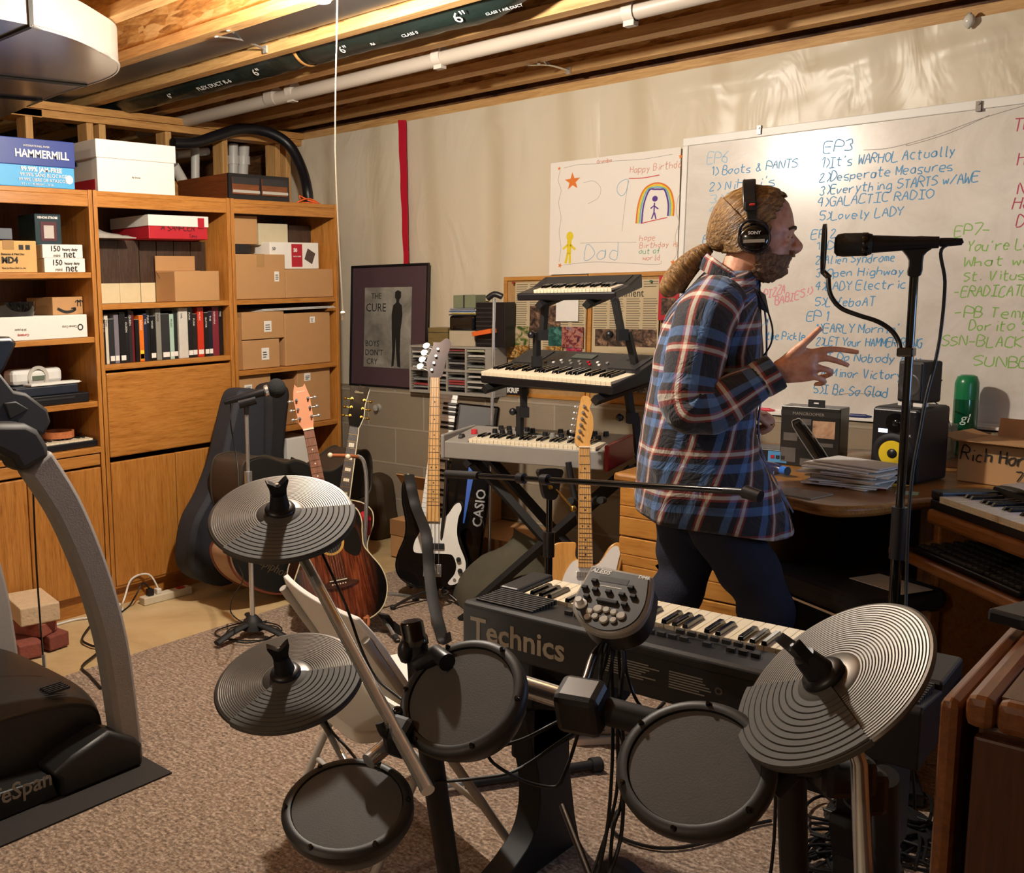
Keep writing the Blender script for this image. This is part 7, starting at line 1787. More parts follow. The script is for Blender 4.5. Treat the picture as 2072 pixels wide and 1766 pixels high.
one('red_pen', 'dark red pen lying beside the paper pile', 'pen', MB().cyl((-.06, 0, .007), (.06, 0, .007), .007, n=10), M('pen_red', '8a1f2a', .35), T(b.x, b.y, DZ) @ RZ(20), smooth=40)
b = pz(1732, 950, DZ)
t = thing('disc_spindle', 'clear plastic disc tub on the desk left of the monitor speaker', 'disc tub', T(b.x, b.y+.03, DZ+.001))
obj('tub', MB().lathe([(0, .062), (.06, .06), (.065, .055), (.066, .008)], 32), M('clear_tub', 'b9b2a6', .08, 0, 0, alpha=.35), t, smooth=40); obj('base', MB().lathe([(0, .008), (.068, .008), (.068, 0), (0, 0)], 32), BLKP, t)
p = pz(1835, 998, DZ); one('sticky_note', 'pale green sticky note on the desk by the microphone pole', 'note', MB().box((0, 0, .0015), (.06, .05, .002)), M('green_note', '9fb89a', .7), T(p.x, p.y, DZ) @ RZ(10))
# spray can on the whiteboard tray ledge
b = fy(1949, 862, 4.24); b.z = LEDGE
cn = T(fy(1951, 862, 4.215).x, 4.215, .745)
t = thing('green_spray_can', 'shiny green spray can standing in front of the whiteboard', 'can', cn)
hc = fy(1949, 758, 4.215).z-.745
obj('can_body', MB().lathe([(0, 0), (.036, 0), (.038, .006), (.038, hc*.68), (.036, hc*.72)], 28), M('can_green', '0f5a3a', .15, .3, .25, 20, coat=.6), t, smooth=40)
obj('cap', MB().lathe([(.037, hc*.70), (.037, hc*.90), (.030, hc*.98), (.02, hc), (0, hc)], 28), M('cap_green', '1f7a4c', .25, 0, .05), t, smooth=50)
text('can_text', 'gl', .045, M('pale_mint', 'cfe0d2', .4), t, T(-.006, -.0385, hc*.42) @ RX(90), .0004, shear=.2)
g = one('glass_jar', 'clear glass tumbler standing behind the green spray can', 'glass', MB().lathe([(0, 0), (.045, 0), (.05, .12), (.048, .12), (.043, .006), (0, .006)], 28), M('dark_glass', '6f6a62', .05, 0, 0, alpha=.4), T(fy(1928, 862, 4.12).x-.03, 4.10, .745), smooth=50)
one('wall_ledge_shelf', 'narrow dark shelf board along the block wall that carries the spray can', 'shelf', MB().bb((-.98, 4.03, .722), (-.3, 4.249, .744)), DARKW)
# carton marked with a name
q_ = pz(1934, 972, DZ); m = frame((q_.x, q_.y, DZ+.001), x=(.97, -.24, 0), z=(0, 0, 1))
pA = pz(1925, 985, DZ)
t = thing('marked_carton', 'open brown carton with black handwriting on the desk at the right edge', 'box', m)
obj('body', MB().bb((0, 0, 0), (.42, .20, .132)), KRAFT, t, bevel=.003)
obj('flap', MB().bb((0, -.002, 0), (.42, .001, .05), T(0, 0, .132) @ RX(80)), KRAFTD, t); obj('flap', MB().bb((.02, 0, 0), (.42, .003, .06), T(0, .2, .132) @ RX(-12)), KRAFT, t); obj('flap', MB().bb((-.003, .0, 0), (.0, .2, .06), T(0, 0, .132) @ RY(-75)), KRAFTD, t)
mb = MB(T(0, -.0035, 0) @ RX(90)); scribble(mb, 'Rich Horton', .012, .072, .040, .50, .0042, .04, random.Random(2)); scribble(mb, '7~', .17, .022, .03, .6, .0035)
obj('handwriting', mb, INKK, t)
# under the desk: padded stool
s0 = pz(1718, 1222, .46); s1 = pz(1590, 1150, .46)
q_ = V((-.99, 3.33, 0)); m = T(q_.x, q_.y, 0) @ RZ(-30) @ MX.Diagonal((.84, .84, 1, 1))
t = thing('padded_stool', 'low wooden stool with a black padded seat under the corner desk', 'stool', m)
obj('seat_pad', MB().bb((-.24, -.20, .40), (.24, .20, .47)), GRPH, t, bevel=.03)
obj('seat_edge', MB().tube([(-.24, -.205, .402), (.24, -.205, .402)], .004, 6, 1), GALV, t, smooth=60)
for x in (-.2, .2):
    for y in (-.16, .16): obj('leg', MB().bb((x-.02, y-.02, 0), (x+.02, y+.02, .40)), DESKZ, t, bevel=.003)
obj('hanging_cloth', MB().loft([[(-.247-.01*math.sin(j*1.3), -.2+.05*j, z) for j in range(9)]+[(-.252-.01*math.sin(j*1.3), -.2+.05*j, z) for j in range(8, -1, -1)] for z in (.44, .34, .22, .12)]), M('dark_cloth', '3a352f', .9, 0, .2, 30), t, smooth=60)
p = pz(1735, 1222, .46); one('loose_paper', 'white sheet of paper sticking out behind the round cymbal by the stool', 'paper', MB().box((0, 0, 0), (.18, .12, .002)), PAPER, T(q_.x+.12, q_.y-.03, .473) @ RZ(-25))
# open keyboard case board leaning behind the tele: grey blanket heap left of the boom stand
rings = []
cb = V((-2.02, 3.02, 0))
for j in range(9):
    s = j/8; r = math.cos(s*PI/2)**.6; row = []
    for i in range(20):
        a = 2*PI*i/20; rr = (.30 if math.cos(a) > 0 else .34)*r*(1+.10*NZ.noise(V((math.cos(a)*2, math.sin(a)*2, s*3))))
        row.append((math.cos(a)*rr*.85, math.sin(a)*rr*.6, s*.30*(1+.15*math.cos(a))+.004))
    rings.append(row)
one('grey_blanket_heap', 'olive-grey blanket heaped over something behind the big keyboard', 'blanket', MB().loft(rings), M('olive_blanket', '4d493a', .9, 0, .2, 12, .5, 18), T(*pz(1038, 1225, .0)), smooth=70)
# foreground cabinet at the right edge
zc = .90
c0, c1 = pz(1952, 1412, zc), pz(2040, 1235, zc)
t = thing('wooden_cabinet', 'wooden cabinet with rounded double edge moulding, cut off by the right edge', 'cabinet', T(c0.x, c0.y, 0))
CWD = wood('cabinet_cherry', '36190a', '4e2811', 'z', 7, .32, 14, .04); CTP = wood('cabinet_top_veneer', '553a28', '6d4e35', 'y', 10, .35, 14, .03); CED = wood('cabinet_edge', '5c3217', '7c4a22', 'y', 8, .3, 12, .03)
D_ = .62
obj('carcass', MB().bb((.012, .012, 0), (.9, D_, zc-.03)), CWD, t, bevel=.006)
obj('top_panel', MB().bb((.03, .03, zc-.03), (.9, D_, zc+.001)), CTP, t)
obj('edge_moulding', MB().bb((0, 0, zc-.035), (.03, D_, zc+.004)).bb((.03, 0, zc-.035), (.9, .03, zc+.004)), CED, t, bevel=.010)
obj('door_edge', MB().bb((-.026, .004, .02), (-.004, D_, zc-.008)), CED, t, bevel=.010)
obj('front_stile', MB().bb((.012, -.006, .02), (.09, .012, zc-.04)), CWD, t, bevel=.004)
q = pz(2056, 1246, zc); one('black_remote', 'black remote control lying on the corner of the wooden cabinet', 'remote control', MB().box((0, 0, .011), (.05, .16, .02)), BLKP, T(q.x+.03, q.y-.01, zc+.005) @ RZ(-20), bevel=.005)
q = pz(2062, 1226, zc+.02); one('grey_device', 'grey flat gadget lying across the black remote', 'gadget', MB().box((0, 0, .008), (.06, .10, .014)), GREYP, T(q.x+.035, q.y+.05, zc+.026) @ RZ(10), bevel=.004)
q = pz(2068, 1205, zc+.05); one('red_box', 'small red and cream packet standing behind the gadgets on the cabinet', 'packet', MB().box((0, 0, .05), (.05, .04, .10)), RED, T(q.x+.045, q.y+.10, zc+.003) @ RZ(15), bevel=.003)
# main vocal microphone on its straight stand
dM = 2.34
J = at(1853, 505, dM); JB = V((J.x, J.y, 0))
t = thing('vocal_microphone_stand', 'tall straight black microphone stand in front of the singing man', 'microphone stand', T(*JB))
obj('upper_tube', MB().cyl((0, 0, .75), (0, 0, J.z-.03), .0095, n=16), BLKG, t, smooth=60); obj('lower_tube', MB().cyl((0, 0, .05), (0, 0, .80), .0125, n=16), BLKG, t, smooth=60)
obj('clutch', MB().cyl((0, 0, .70), (0, 0, .83), .017, n=18), BLKP, t, smooth=40)
p = at(1815, 1155, dM); text('brand_text', 'On-Stage', .022, GREYP, t, frame((-.0005, 0, .50), x=(0, 0, -1), z=-CF) @ T(0, -.005, .0128), .0002)
obj('white_collar', MB().cyl((0, 0, .335), (0, 0, .372), .0145, n=16), WPLA, t, smooth=40)
obj('base', MB().lathe([(0, .05), (.02, .05), (.03, .03), (.12, .018), (.128, 0), (0, 0)], 32), BLKM, t, smooth=40)
mdir = (at(1885, 490, dM-.03)-at(1708, 495, dM+.05)).normalized()
cl_ = obj('clip', MB().prism(outline([(-.045, .012), (.03, .014), (.034, -.01), (.016, -.03), (.013, -.075), (-.013, -.075), (-.012, -.04), (-.03, -.012)], False, 3), -.016, .016, frame(V((0, 0, J.z+.015)), x=(mdir.x, mdir.y, 0), y=(0, 0, 1))), BLKP, t, smooth=40, bevel=.004)
mm = frame(at(1800, 493, dM+.01), z=-mdir)
mt = thing('vocal_microphone', 'black microphone with a barrel grille pointing at the man\'s mouth', 'microphone', mm)
obj('handle', MB().lathe([(0, -.10), (.0135, -.098), (.0155, -.05), (.019, .0), (.021, .035), (0, .036)], 24), BLKP, mt, smooth=40)
obj('grille_head', MB().lathe([(0, .115), (.018, .114), (.026, .108), (.028, .095), (.0275, .05), (.024, .036), (0, .034)], 28), M('grille_mesh', '26241f', .45, .4, .2, 200, .4, 600), mt, smooth=50)
obj('grille_ring', MB().lathe([(.0272, .044), (.0285, .046), (.0285, .056), (.0272, .058)], 28), BLKG, mt, smooth=40)
obj('plug', MB().lathe([(0, -.145), (.008, -.143), (.010, -.12), (.0105, -.10), (0, -.099)], 18), BLKP, mt, smooth=40)
q = mm @ V((0, 0, -.145))
one('vocal_microphone_cable', 'black cable arching from the main microphone and hanging beside its pole', 'cable', MB().tube([q, at(1905, 505, dM-.04), at(1912, 570, dM-.04), at(1905, 660, dM-.04), at(1893, 730, dM-.03), at(1875, 800, dM-.03), at(1862, 870, dM-.03), at(1846, 960, dM-.03), at(1838, 1060, dM-.03), at(1834, 1180, dM-.03), at(1832, 1400, dM-.05), pz(1850, 1640, .01), pz(1800, 1665, .008)], .0038, 8, 6), CABLE, smooth=60)
g0 = at(1822, 708, dM); pf = at(1667, 503, dM+.09)
t = thing('pop_filter', 'round pop filter on a black gooseneck between the man\'s face and the microphone', 'pop filter', T(*pf))
fn_ = V((mdir.x, mdir.y, 0)).normalized(); fn_ = (MX.Rotation(math.radians(-4), 3, 'Z') @ fn_)
pr = .0555
obj('mesh_disc', MB().lathe([(0, .002), (pr, .002), (pr, -.002), (0, -.002)], 40, frame((0, 0, 0), z=fn_)), M('pop_mesh', '35322e', .8, 0, .1, 100), t)
obj('rim', MB().lathe([(pr-.003, -.004), (pr+.004, -.004), (pr+.004, .004), (pr-.003, .004)], 44, frame((0, 0, 0), z=fn_)), BLKP, t, smooth=50)
obj('neck_clip', MB().tube([V((0, 0, -pr)), at(1672, 556, dM+.09)-pf, at(1678, 562, dM+.09)-pf], .007, 8, 3), DSTEEL, t, smooth=60)
obj('gooseneck', MB().tube([at(1676, 560, dM+.09)-pf, at(1680, 595, dM+.08)-pf, at(1700, 622, dM+.07)-pf, at(1735, 637, dM+.05)-pf, at(1775, 650, dM+.03)-pf, at(1803, 668, dM+.02)-pf, at(1818, 690, dM+.01)-pf, g0-pf], .0055, 10, 5), BLKP, t, smooth=60)
obj('clamp', MB().box((0, 0, 0), (.035, .03, .022), T(*(at(1834, 712, dM)-pf))), BLKG, t, bevel=.004)
# loose cables on the carpet at the right
rc2 = random.Random(21); nm_l = []
for k in range(14):
    cx_, cy_ = rc2.uniform(1660, 1880), rc2.uniform(1630, 1745); P = []
    for j in range(7):
        P.append(pz(max(1640, min(1905, cx_+rc2.uniform(-160, 160))), max(1605, min(1764, cy_+rc2.uniform(-60, 60))), .006+.004*rc2.random()+.002*k))
    one('floor_cable', 'black cable tangled in the heap of leads on the carpet at the lower right', 'cable', MB().tube(P, .0042, 6, 6), CABLE, group='tangled cables at the lower right', smooth=60)
lp = [pz(1250, 1640, .008), pz(1235, 1660, .008), pz(1250, 1690, .008), pz(1310, 1712, .008), pz(1370, 1715, .008), pz(1440, 1700, .008), pz(1510, 1672, .008), pz(1560, 1660, .008)]
one('loop_cable', 'black cable looping on the carpet around the foot of the right drum pad', 'cable', MB().tube(lp, .0045, 6, 5), CABLE, smooth=60)
one('foot_pedal', 'black foot pedal lying in shadow on the carpet at the lower right', 'pedal', MB().box((0, 0, .03), (.09, .24, .04), RX(8)).box((0, .02, .005), (.11, .28, .01)), BLKP, T(*(pz(1810, 1590)+V((0, 0, .012)))) @ RZ(25), bevel=.008)
# ------------------------------------------------------------ the singing man
PF = V((.93, .37, 0)).normalized(); PO = V((-1.175, 2.958, 0))
PM = frame(PO, x=PF, z=(0, 0, 1))             # local: X where he faces, Y to his left (away from the camera), Z up
man = thing('person', 'long-haired bearded man in plaid shirt and jeans singing at the microphone, one hand raised', 'person', PM)
SKIN = None
def mat_skin():
    m, n, l, p = nm('skin'); vec = tex_coord(n, l)
    l.new(ramp(n, l, noise(n, l, vec, 30, 4), [(.3, 'b97a60'), (.5, 'd69b7e'), (.72, 'e0ab8f')]), p.inputs['Base Color'])
    p.inputs['Roughness'].default_value = .48; p.inputs['Subsurface Weight'].default_value = .08; p.inputs['Subsurface Radius'].default_value = (.01, .004, .002)
    bump(n, l, p, noise(n, l, vec, 160, 3), .12, .004); return m
SKIN = mat_skin()
def lerp(tab, z):
    if z <= tab[0][0]: return tab[0][1]
    for (a, b), (c, d) in zip(tab, tab[1:]):
        if z <= c: return b+(d-b)*(z-a)/(c-a)
    return tab[-1][1]
XFT = [(1.372, .045), (1.385, .066), (1.397, .080), (1.412, .084), (1.425, .086), (1.44, .092), (1.455, .099), (1.466, .098), (1.49, .0945), (1.505, .095), (1.512, .097), (1.522, .1035), (1.532, .1045), (1.55, .1015), (1.575, .0965), (1.60, .087), (1.615, .073), (1.628, .052), (1.636, .025), (1.640, .0)]
XBT = [(1.372, .030), (1.385, .010), (1.40, -.012), (1.42, -.032), (1.44, -.046), (1.466, -.060), (1.49, -.072), (1.52, -.082), (1.55, -.088), (1.575, -.088), (1.60, -.080), (1.615, -.068), (1.628, -.048), (1.636, -.028), (1.640, -.012)]
WT = [(1.372, .016), (1.385, .034), (1.40, .046), (1.42, .056), (1.44, .061), (1.466, .067), (1.49, .071), (1.52, .075), (1.55, .0765), (1.575, .075), (1.60, .067), (1.615, .057), (1.628, .041), (1.636, .024), (1.640, .010)]
NR = 44
def headring(z, off=0.):
    xf, xb, w = lerp(XFT, z)+off, lerp(XBT, z)-off, lerp(WT, z)+off
    zo = z if z > 1.44 else 1.44-(1.44-z)*.74
    xc = (xf+xb)/2-.006; ring = []
    for i in range(NR):
        a = 2*PI*i/NR; c, s = math.cos(a), math.sin(a)
        e = .80 if c > 0 else .95
        x = xc+(abs(c)**e)*(1 if c > 0 else -1)*((xf-xc) if c > 0 else (xc-xb)); y = w*(abs(s)**.92)*(1 if s > 0 else -1)
        if off < .002:
            if abs(y) < .027 and x > .05: x -= .034*max(0, 1-((z-1.434)/.012)**2)*(1-(y/.026)**2)*(abs(y) < .026)      # open mouth
            for sy in (-1, 1):                                                                          # eye sockets
                q = ((y-sy*.033)/.017)**2+((z-1.504)/.011)**2
                if x > .05 and q < 1: x -= .013*(1-q)
            if x > .03 and abs(y) > .03: x += .004*math.exp(-((z-1.482)/.012)**2)                        # cheekbone
        ring.append((x, y, zo))
    return ring
zs_ = [1.372+k*.0045 for k in range(60)]; zs_ = [z for z in zs_ if z < 1.6395]+[1.640]
body = MB()
body.loft([headring(z) for z in zs_])
# nose, brows, eyelids, lips, ears, neck
body.tube([(.094, 0, 1.514), (.109, 0, 1.492), (.1165, 0, 1.476), (.102, 0, 1.467)], lambda s: .0075+.0065*s, 10, 5)
for s in (-1, 1):
    body.ball((.104, s*.011, 1.472), .0095, 10); body.tube([(.1, s*.008, 1.523), (.099, s*.028, 1.527), (.083, s*.048, 1.522)], .0062, 8, 4)
    body.ball((.0865, s*.031, 1.504), .0115, 12, (1, 1.25, .85)); body.ball((-.006, s*.078, 1.492), .022, 12, (.9, .3, 1.35))
    body.tube([(.094, s*.012, 1.499), (.086, s*.038, 1.485), (.07, s*.05, 1.478)], .008, 8, 3)
body.tube([(.083, -.026, 1.436), (.0955, -.012, 1.4485), (.098, 0, 1.4495), (.0955, .012, 1.4485), (.083, .026, 1.436)], .0042, 8, 4)
body.tube([(.080, -.024, 1.431), (.0885, -.011, 1.4235), (.091, 0, 1.4225), (.0885, .011, 1.4235), (.080, .024, 1.431)], .0055, 8, 4)
body.tube([(-.010, 0, 1.475), (-.035, 0, 1.40), (-.062, 0, 1.33), (-.075, 0, 1.26)], lambda s: .053+.012*s*s, 20, 5)
# trunk and limbs under the clothes
body.tube([(-.085, 0, 1.30), (-.11, 0, 1.20), (-.125, 0, 1.05), (-.13, 0, .92), (-.13, 0, .80)], lambda s: .085+.012*math.sin(s*PI*1.4), 18, 4, flat=1.0)
def limb(pts, r): body.tube(pts, r, 14, 5)
RS, RE, RW = V((-.10, -.17, 1.30)), V((-.135, -.245, 1.035)), V((.062, -.225, 1.140))
LS, LE, LW = V((-.10, .17, 1.30)), V((-.13, .24, 1.05)), V((-.015, .125, 1.0))
limb([V((-.10, -.05, 1.31)), RS, (RS+RE)/2, RE], lambda s: .052-.014*s); limb([RE, (RE+RW)/2, RW], lambda s: .040-.012*s)
limb([V((-.10, .05, 1.31)), LS, (LS+LE)/2, LE], lambda s: .052-.014*s); limb([LE, (LE+LW)/2, LW], lambda s: .040-.012*s)
# legs
RH, RK, RA = V((-.11, -.085, .80)), V((.065, -.125, .475)), V((.055, -.12, .09))
LH, LK, LA = V((-.14, .07, .80)), V((-.165, -.01, .47)), V((-.405, -.165, .10))
limb([RH, (RH+RK)/2, RK], lambda s: .075-.022*s); limb([RK, (RK+RA)/2, RA], lambda s: .050-.014*s)
limb([LH, (LH+LK)/2, LK], lambda s: .075-.022*s); limb([LK, (LK+LA)/2, LA], lambda s: .050-.014*s)
# right hand: palm upright, thumb up, index and middle pointing, the others curled
def fing(pts, r0, r1): body.tube([V(p) for p in pts], lambda s: r0+(r1-r0)*s, 10, 5)
yh = -.225
pal = [(.060, .022, .030, 1.140), (.085, .020, .038, 1.150), (.112, .019, .044, 1.158), (.138, .017, .046, 1.163), (.158, .013, .042, 1.163)]
body.loft([[(x, yh+math.cos(2*PI*i/18)*ty, zc_+math.sin(2*PI*i/18)*tz) for i in range(18)] for x, ty, tz, zc_ in pal])
fing([(.145, yh, 1.195), (.178, yh-.002, 1.203), (.207, yh-.002, 1.204), (.235, yh, 1.200), (.258, yh, 1.196)], .0098, .0066)
fing([(.150, yh, 1.176), (.182, yh+.002, 1.180), (.206, yh+.006, 1.174), (.224, yh+.010, 1.167), (.238, yh+.014, 1.160)], .0098, .0066)
fing([(.150, yh, 1.153), (.180, yh+.004, 1.152), (.197, yh+.016, 1.143), (.190, yh+.034, 1.132), (.172, yh+.038, 1.128)], .0094, .0066)
fing([(.145, yh, 1.132), (.170, yh+.004, 1.127), (.183, yh+.016, 1.118), (.176, yh+.030, 1.110), (.160, yh+.033, 1.110)], .0086, .0060)
fing([(.085, yh, 1.172), (.108, yh-.010, 1.198), (.130, yh-.013, 1.220), (.150, yh-.010, 1.241), (.168, yh-.006, 1.262)], .0135, .0075)
# left hand: loosely closed in front of the belly
lc = V((.028, .105, .985))
body.loft([[(lc.x+dx+math.cos(2*PI*i/16)*.018, lc.y+math.sin(2*PI*i/16)*tw, lc.z+dz) for i in range(16)] for dx, dz, tw in ((-.035, .022, .022), (-.015, .016, .032), (.006, .010, .038), (.024, .002, .036))])
for k in range(4):
    y = lc.y-.032+k*.021; s = (.92, 1.04, 1, .8)[k]
    fing([(lc.x+.02, y, lc.z+.004), (lc.x+.040*s, y-.002, lc.z-.012), (lc.x+.036*s, y-.004, lc.z-.036*s), (lc.x+.012, y-.004, lc.z-.050*s), (lc.x-.006, y-.002, lc.z-.042*s)], .0098, .007)
fing([(lc.x-.02, lc.y-.03, lc.z+.012), (lc.x, lc.y-.046, lc.z+.002), (lc.x+.018, lc.y-.048, lc.z-.012), (lc.x+.03, lc.y-.042, lc.z-.022)], .012, .0075)
def fuse(name, mb, mat, parent, voxel, smooth_it=4):
    o = obj(name, mb, mat, None)
    r = o.modifiers.new('r', 'REMESH'); r.mode = 'VOXEL'; r.voxel_size = voxel
    s = o.modifiers.new('s', 'SMOOTH'); s.iterations = smooth_it; s.factor = .5
    dg = bpy.context.evaluated_depsgraph_get(); me = bpy.data.meshes.new_from_object(o.evaluated_get(dg)); me.name = name
    o.modifiers.clear(); old = o.data; o.data = me; bpy.data.meshes.remove(old)
    me.materials.clear(); me.materials.append(mat)
    for p in me.polygons: p.use_smooth = True
    o.parent = parent; return o
fuse('body', body, SKIN, man, .0042, 3)
obj('teeth', MB().tube([(.074, -.018, 1.4415), (.086, -.008, 1.4425), (.0885, 0, 1.4425), (.086, .008, 1.4425), (.074, .018, 1.4415)], .0038, 6, 4), M('tooth_white', 'f0e9dc', .3), man, smooth=60)
obj('mouth_lining', MB().ball((.068, 0, 1.436), .0105, 12, (.7, 1.5, .75)), M('mouth_dark', '3a1414', .5), man, smooth=60)
obj('eye_crease', MB().tube([(.0985, -.020, 1.5035), (.0965, -.031, 1.502), (.088, -.043, 1.5035)], .0016, 6, 4).tube([(.0985, .020, 1.5035), (.0965, .031, 1.502), (.088, .043, 1.5035)], .0016, 6, 4), M('lash_brown', '3a241a', .6), man, smooth=60)
# hair, beard
def mat_hair(name, c, ang, rough=.40, sc=(9, 130, 130)):
    m, n, l, p = nm(name); v0 = tex_coord(n, l, (1, 1, 1), rot=(0, math.radians(ang), 0))
    mp = n.new('ShaderNodeMapping'); mp.inputs['Scale'].default_value = sc; l.new(v0, mp.inputs[0]); f = noise(n, l, mp.outputs[0], 1.0, 4, .65, .2)
    l.new(ramp(n, l, f, [(.32, c[0]), (.5, c[1]), (.68, c[2])]), p.inputs['Base Color']); p.inputs['Roughness'].default_value = rough; p.inputs['Specular IOR Level'].default_value = .6
    bump(n, l, p, f, .8, .012); return m
HAIR = mat_hair('long_hair', ('4a3318', '7d5a2e', 'a8864e'), 38); BEARD = mat_hair('beard_hair', ('4a3020', '7a5639', 'a07a54'), 70, .6, (60, 110, 110)); BROW = M('brow_hair', '4a3220', .7, 0, .3, 120)
def skin_patch(name, mask, off, mat, thick=.006, nzs=.004):
    zz = [1.368+k*.004 for k in range(69)]; mb = MB(); P = []
    for z in zz:
        z_ = min(1.640, max(1.372, z)); ro, ri = headring(z_, .004), headring(z_, -.004)
        P.append((ro, ri))
    vid = {}
    def vert(j, i, lay):
        key = (j, i % NR, lay)
        if key not in vid:
            r, ri = P[j]; q = V(r[i % NR]); 
            c = V((.0, 0, 1.50)); d = (q-c).normalized()
            if lay: q = V(ri[i % NR])
            else: q = q+d*(off(q)+nzs*NZ.noise(q*90))
            vid[key] = len(mb.v); mb.v.append(q)
        return vid[key]
    cells = {(j, i) for j in range(len(zz)-1) for i in range(NR) if mask(V(P[j][0][i]))}
    for j, i in cells:
        def add(*k): mb.f.append([vert(*q) for q in k]); mb.mi.append(0); mb.uv.append([(0, 0)]*len(k))
        add((j, i, 0), (j, i+1, 0), (j+1, i+1, 0), (j+1, i, 0)); add((j+1, i, 1), (j+1, i+1, 1), (j, i+1, 1), (j, i, 1))
        if (j-1, i) not in cells: add((j, i, 1), (j, i+1, 1), (j, i+1, 0), (j, i, 0))
        if (j+1, i) not in cells: add((j+1, i, 0), (j+1, i+1, 0), (j+1, i+1, 1), (j+1, i, 1))
        if (j, (i-1) % NR) not in cells: add((j, i, 0), (j+1, i, 0), (j+1, i, 1), (j, i, 1))
        if (j, (i+1) % NR) not in cells: add((j, i+1, 1), (j+1, i+1, 1), (j+1, i+1, 0), (j, i+1, 0))
    return obj(name, mb, mat, man, smooth=80)
def hairline(q):
    z, y = q.z, abs(q.y)
    if z > 1.615: return .085-.25*max(0, z-1.62)+(.02 if y > .03 else 0)*0
    if z > 1.575: return .052+(z-1.575)*.75+(-.02 if .02 < y < .05 else 0)
    if z > 1.535: return .030+(z-1.535)*.55
    return .028
skin_patch('hair', lambda q: q.x < hairline(q) and (q.z > 1.50 or (q.z > 1.472 and q.x < -.012+(q.z-1.47)*.4)), lambda q: .006+.008*max(0, min(1, (hairline(q)-q.x)/.04)), HAIR)
def bmask(q):
    if q.z > 1.515 or q.x < -.004: return False
    ay = abs(q.y)
    up = 1.452+max(0, (.055-q.x))*.95
    if q.x > .055:
        if 1.451 < q.z < 1.465 and ay < .034: return True        # moustache
        if 1.419 < q.z < 1.451 and ay < .027: return False        # mouth
        return q.z < 1.447+(.006 if ay > .03 else 0)
    return q.z < up and (q.x > .0-.0*(q.z) )
skin_patch('beard', bmask, lambda q: .0055+.004*max(0, min(1, (1.43-q.z)/.04)), BEARD, nzs=.006)
for s in (-1, 1): obj('eyebrow', MB().tube([(.1065, s*.010, 1.5265), (.105, s*.028, 1.531), (.089, s*.050, 1.525)], .0024, 8, 4, flat=1.5), BROW, man, smooth=60)
# hair gathered to the tie and the ponytail
rings = []
tie = V((-.114, 0, 1.484))
g0 = V((-.028, 0, 1.556)); gd = (tie-g0).normalized(); gu = V((0, 1, 0)); gv = gd.cross(gu)
for k in range(12):
    s = k/11; c = g0.lerp(tie, s)+gv*(.006*math.sin(s*PI)); wy = .080*math.cos(s*PI/2)**.75+.011; wv = .083*math.cos(s*PI/2)**.72+.011
    rings.append([c+gu*(math.cos(2*PI*i/28)*wy*(1+.03*NZ.noise(V((i*.9, s*2, 0)))))+gv*(math.sin(2*PI*i/28)*wv*(1 if math.sin(2*PI*i/28)*gv.z > 0 else .80)) for i in range(28)])
obj('gathered_hair', MB().loft(rings), HAIR, man, smooth=80)
PT = [tie, V((-.128, -.004, 1.474)), V((-.155, -.012, 1.450)), V((-.182, -.02, 1.420)), V((-.203, -.024, 1.388)), V((-.214, -.024, 1.360)), V((-.212, -.022, 1.345))]
obj('ponytail', MB().tube(PT, lambda s: .013+.020*math.sin(min(1, s*1.25)*PI*.62)-.024*max(0, s-.8)/.2, 18, 6, flat=1.15), mat_hair('ponytail_hair', ('4a3318', '7d5a2e', 'a8864e'), -50), man, smooth=80)
obj('hair_tie', MB().lathe([(.010, -.007), (.0165, -.006), (.0175, 0), (.0165, .006), (.010, .007)], 20, frame(tie+V((-.003, 0, -.002)), z=(-.8, 0, -.5))), BLKM, man, smooth=60)

# ------------------------------------------------------------ clothes
def mat_plaid():
    m, n, l, p = nm('plaid_flannel'); uv = n.new('ShaderNodeUVMap'); uv.uv_map = 'UVMap'; sp = n.new('ShaderNodeSeparateXYZ'); l.new(uv.outputs[0], sp.inputs[0])
    def stripe(out, per, st):
        d = n.new('ShaderNodeMath'); d.operation = 'DIVIDE'; d.inputs[1].default_value = per; l.new(out, d.inputs[0])
        f = n.new('ShaderNodeMath'); f.operation = 'FRACT'; l.new(d.outputs[0], f.inputs[0])
        r = n.new('ShaderNodeValToRGB'); r.color_ramp.interpolation = 'LINEAR'; e = r.color_ramp.elements
        S = []
        for a, b, c in st: S += [(a+.006, c), (b-.006, c)]
        while len(e) < len(S): e.new(.5)
        for el, (q, c) in zip(e, S): el.position = q; el.color = lin(c)
        l.new(f.outputs[0], r.inputs[0]); return r.outputs[0]
    ST = [(0, .26, '14141f'), (.26, .46, '4f74a8'), (.46, .60, '181826'), (.60, .655, '9a3428'), (.655, .745, 'e2d6c6'), (.745, .80, '9a3428'), (.80, 1.0, '14141f')]
    a = stripe(sp.outputs[0], .105, ST); b = stripe(sp.outputs[1], .118, ST)
    mx = n.new('ShaderNodeMix'); mx.data_type = 'RGBA'; mx.inputs[0].default_value = .5; l.new(a, mx.inputs[6]); l.new(b, mx.inputs[7])
    l.new(mx.outputs[2], p.inputs['Base Color']); p.inputs['Roughness'].default_value = .85; p.inputs['Sheen Weight'].default_value = .25
    vec = tex_coord(n, l); bump(n, l, p, noise(n, l, vec, 11, 4, .6, 1.2), .6, .025); return m
PLAID = mat_plaid()
shirt = MB()
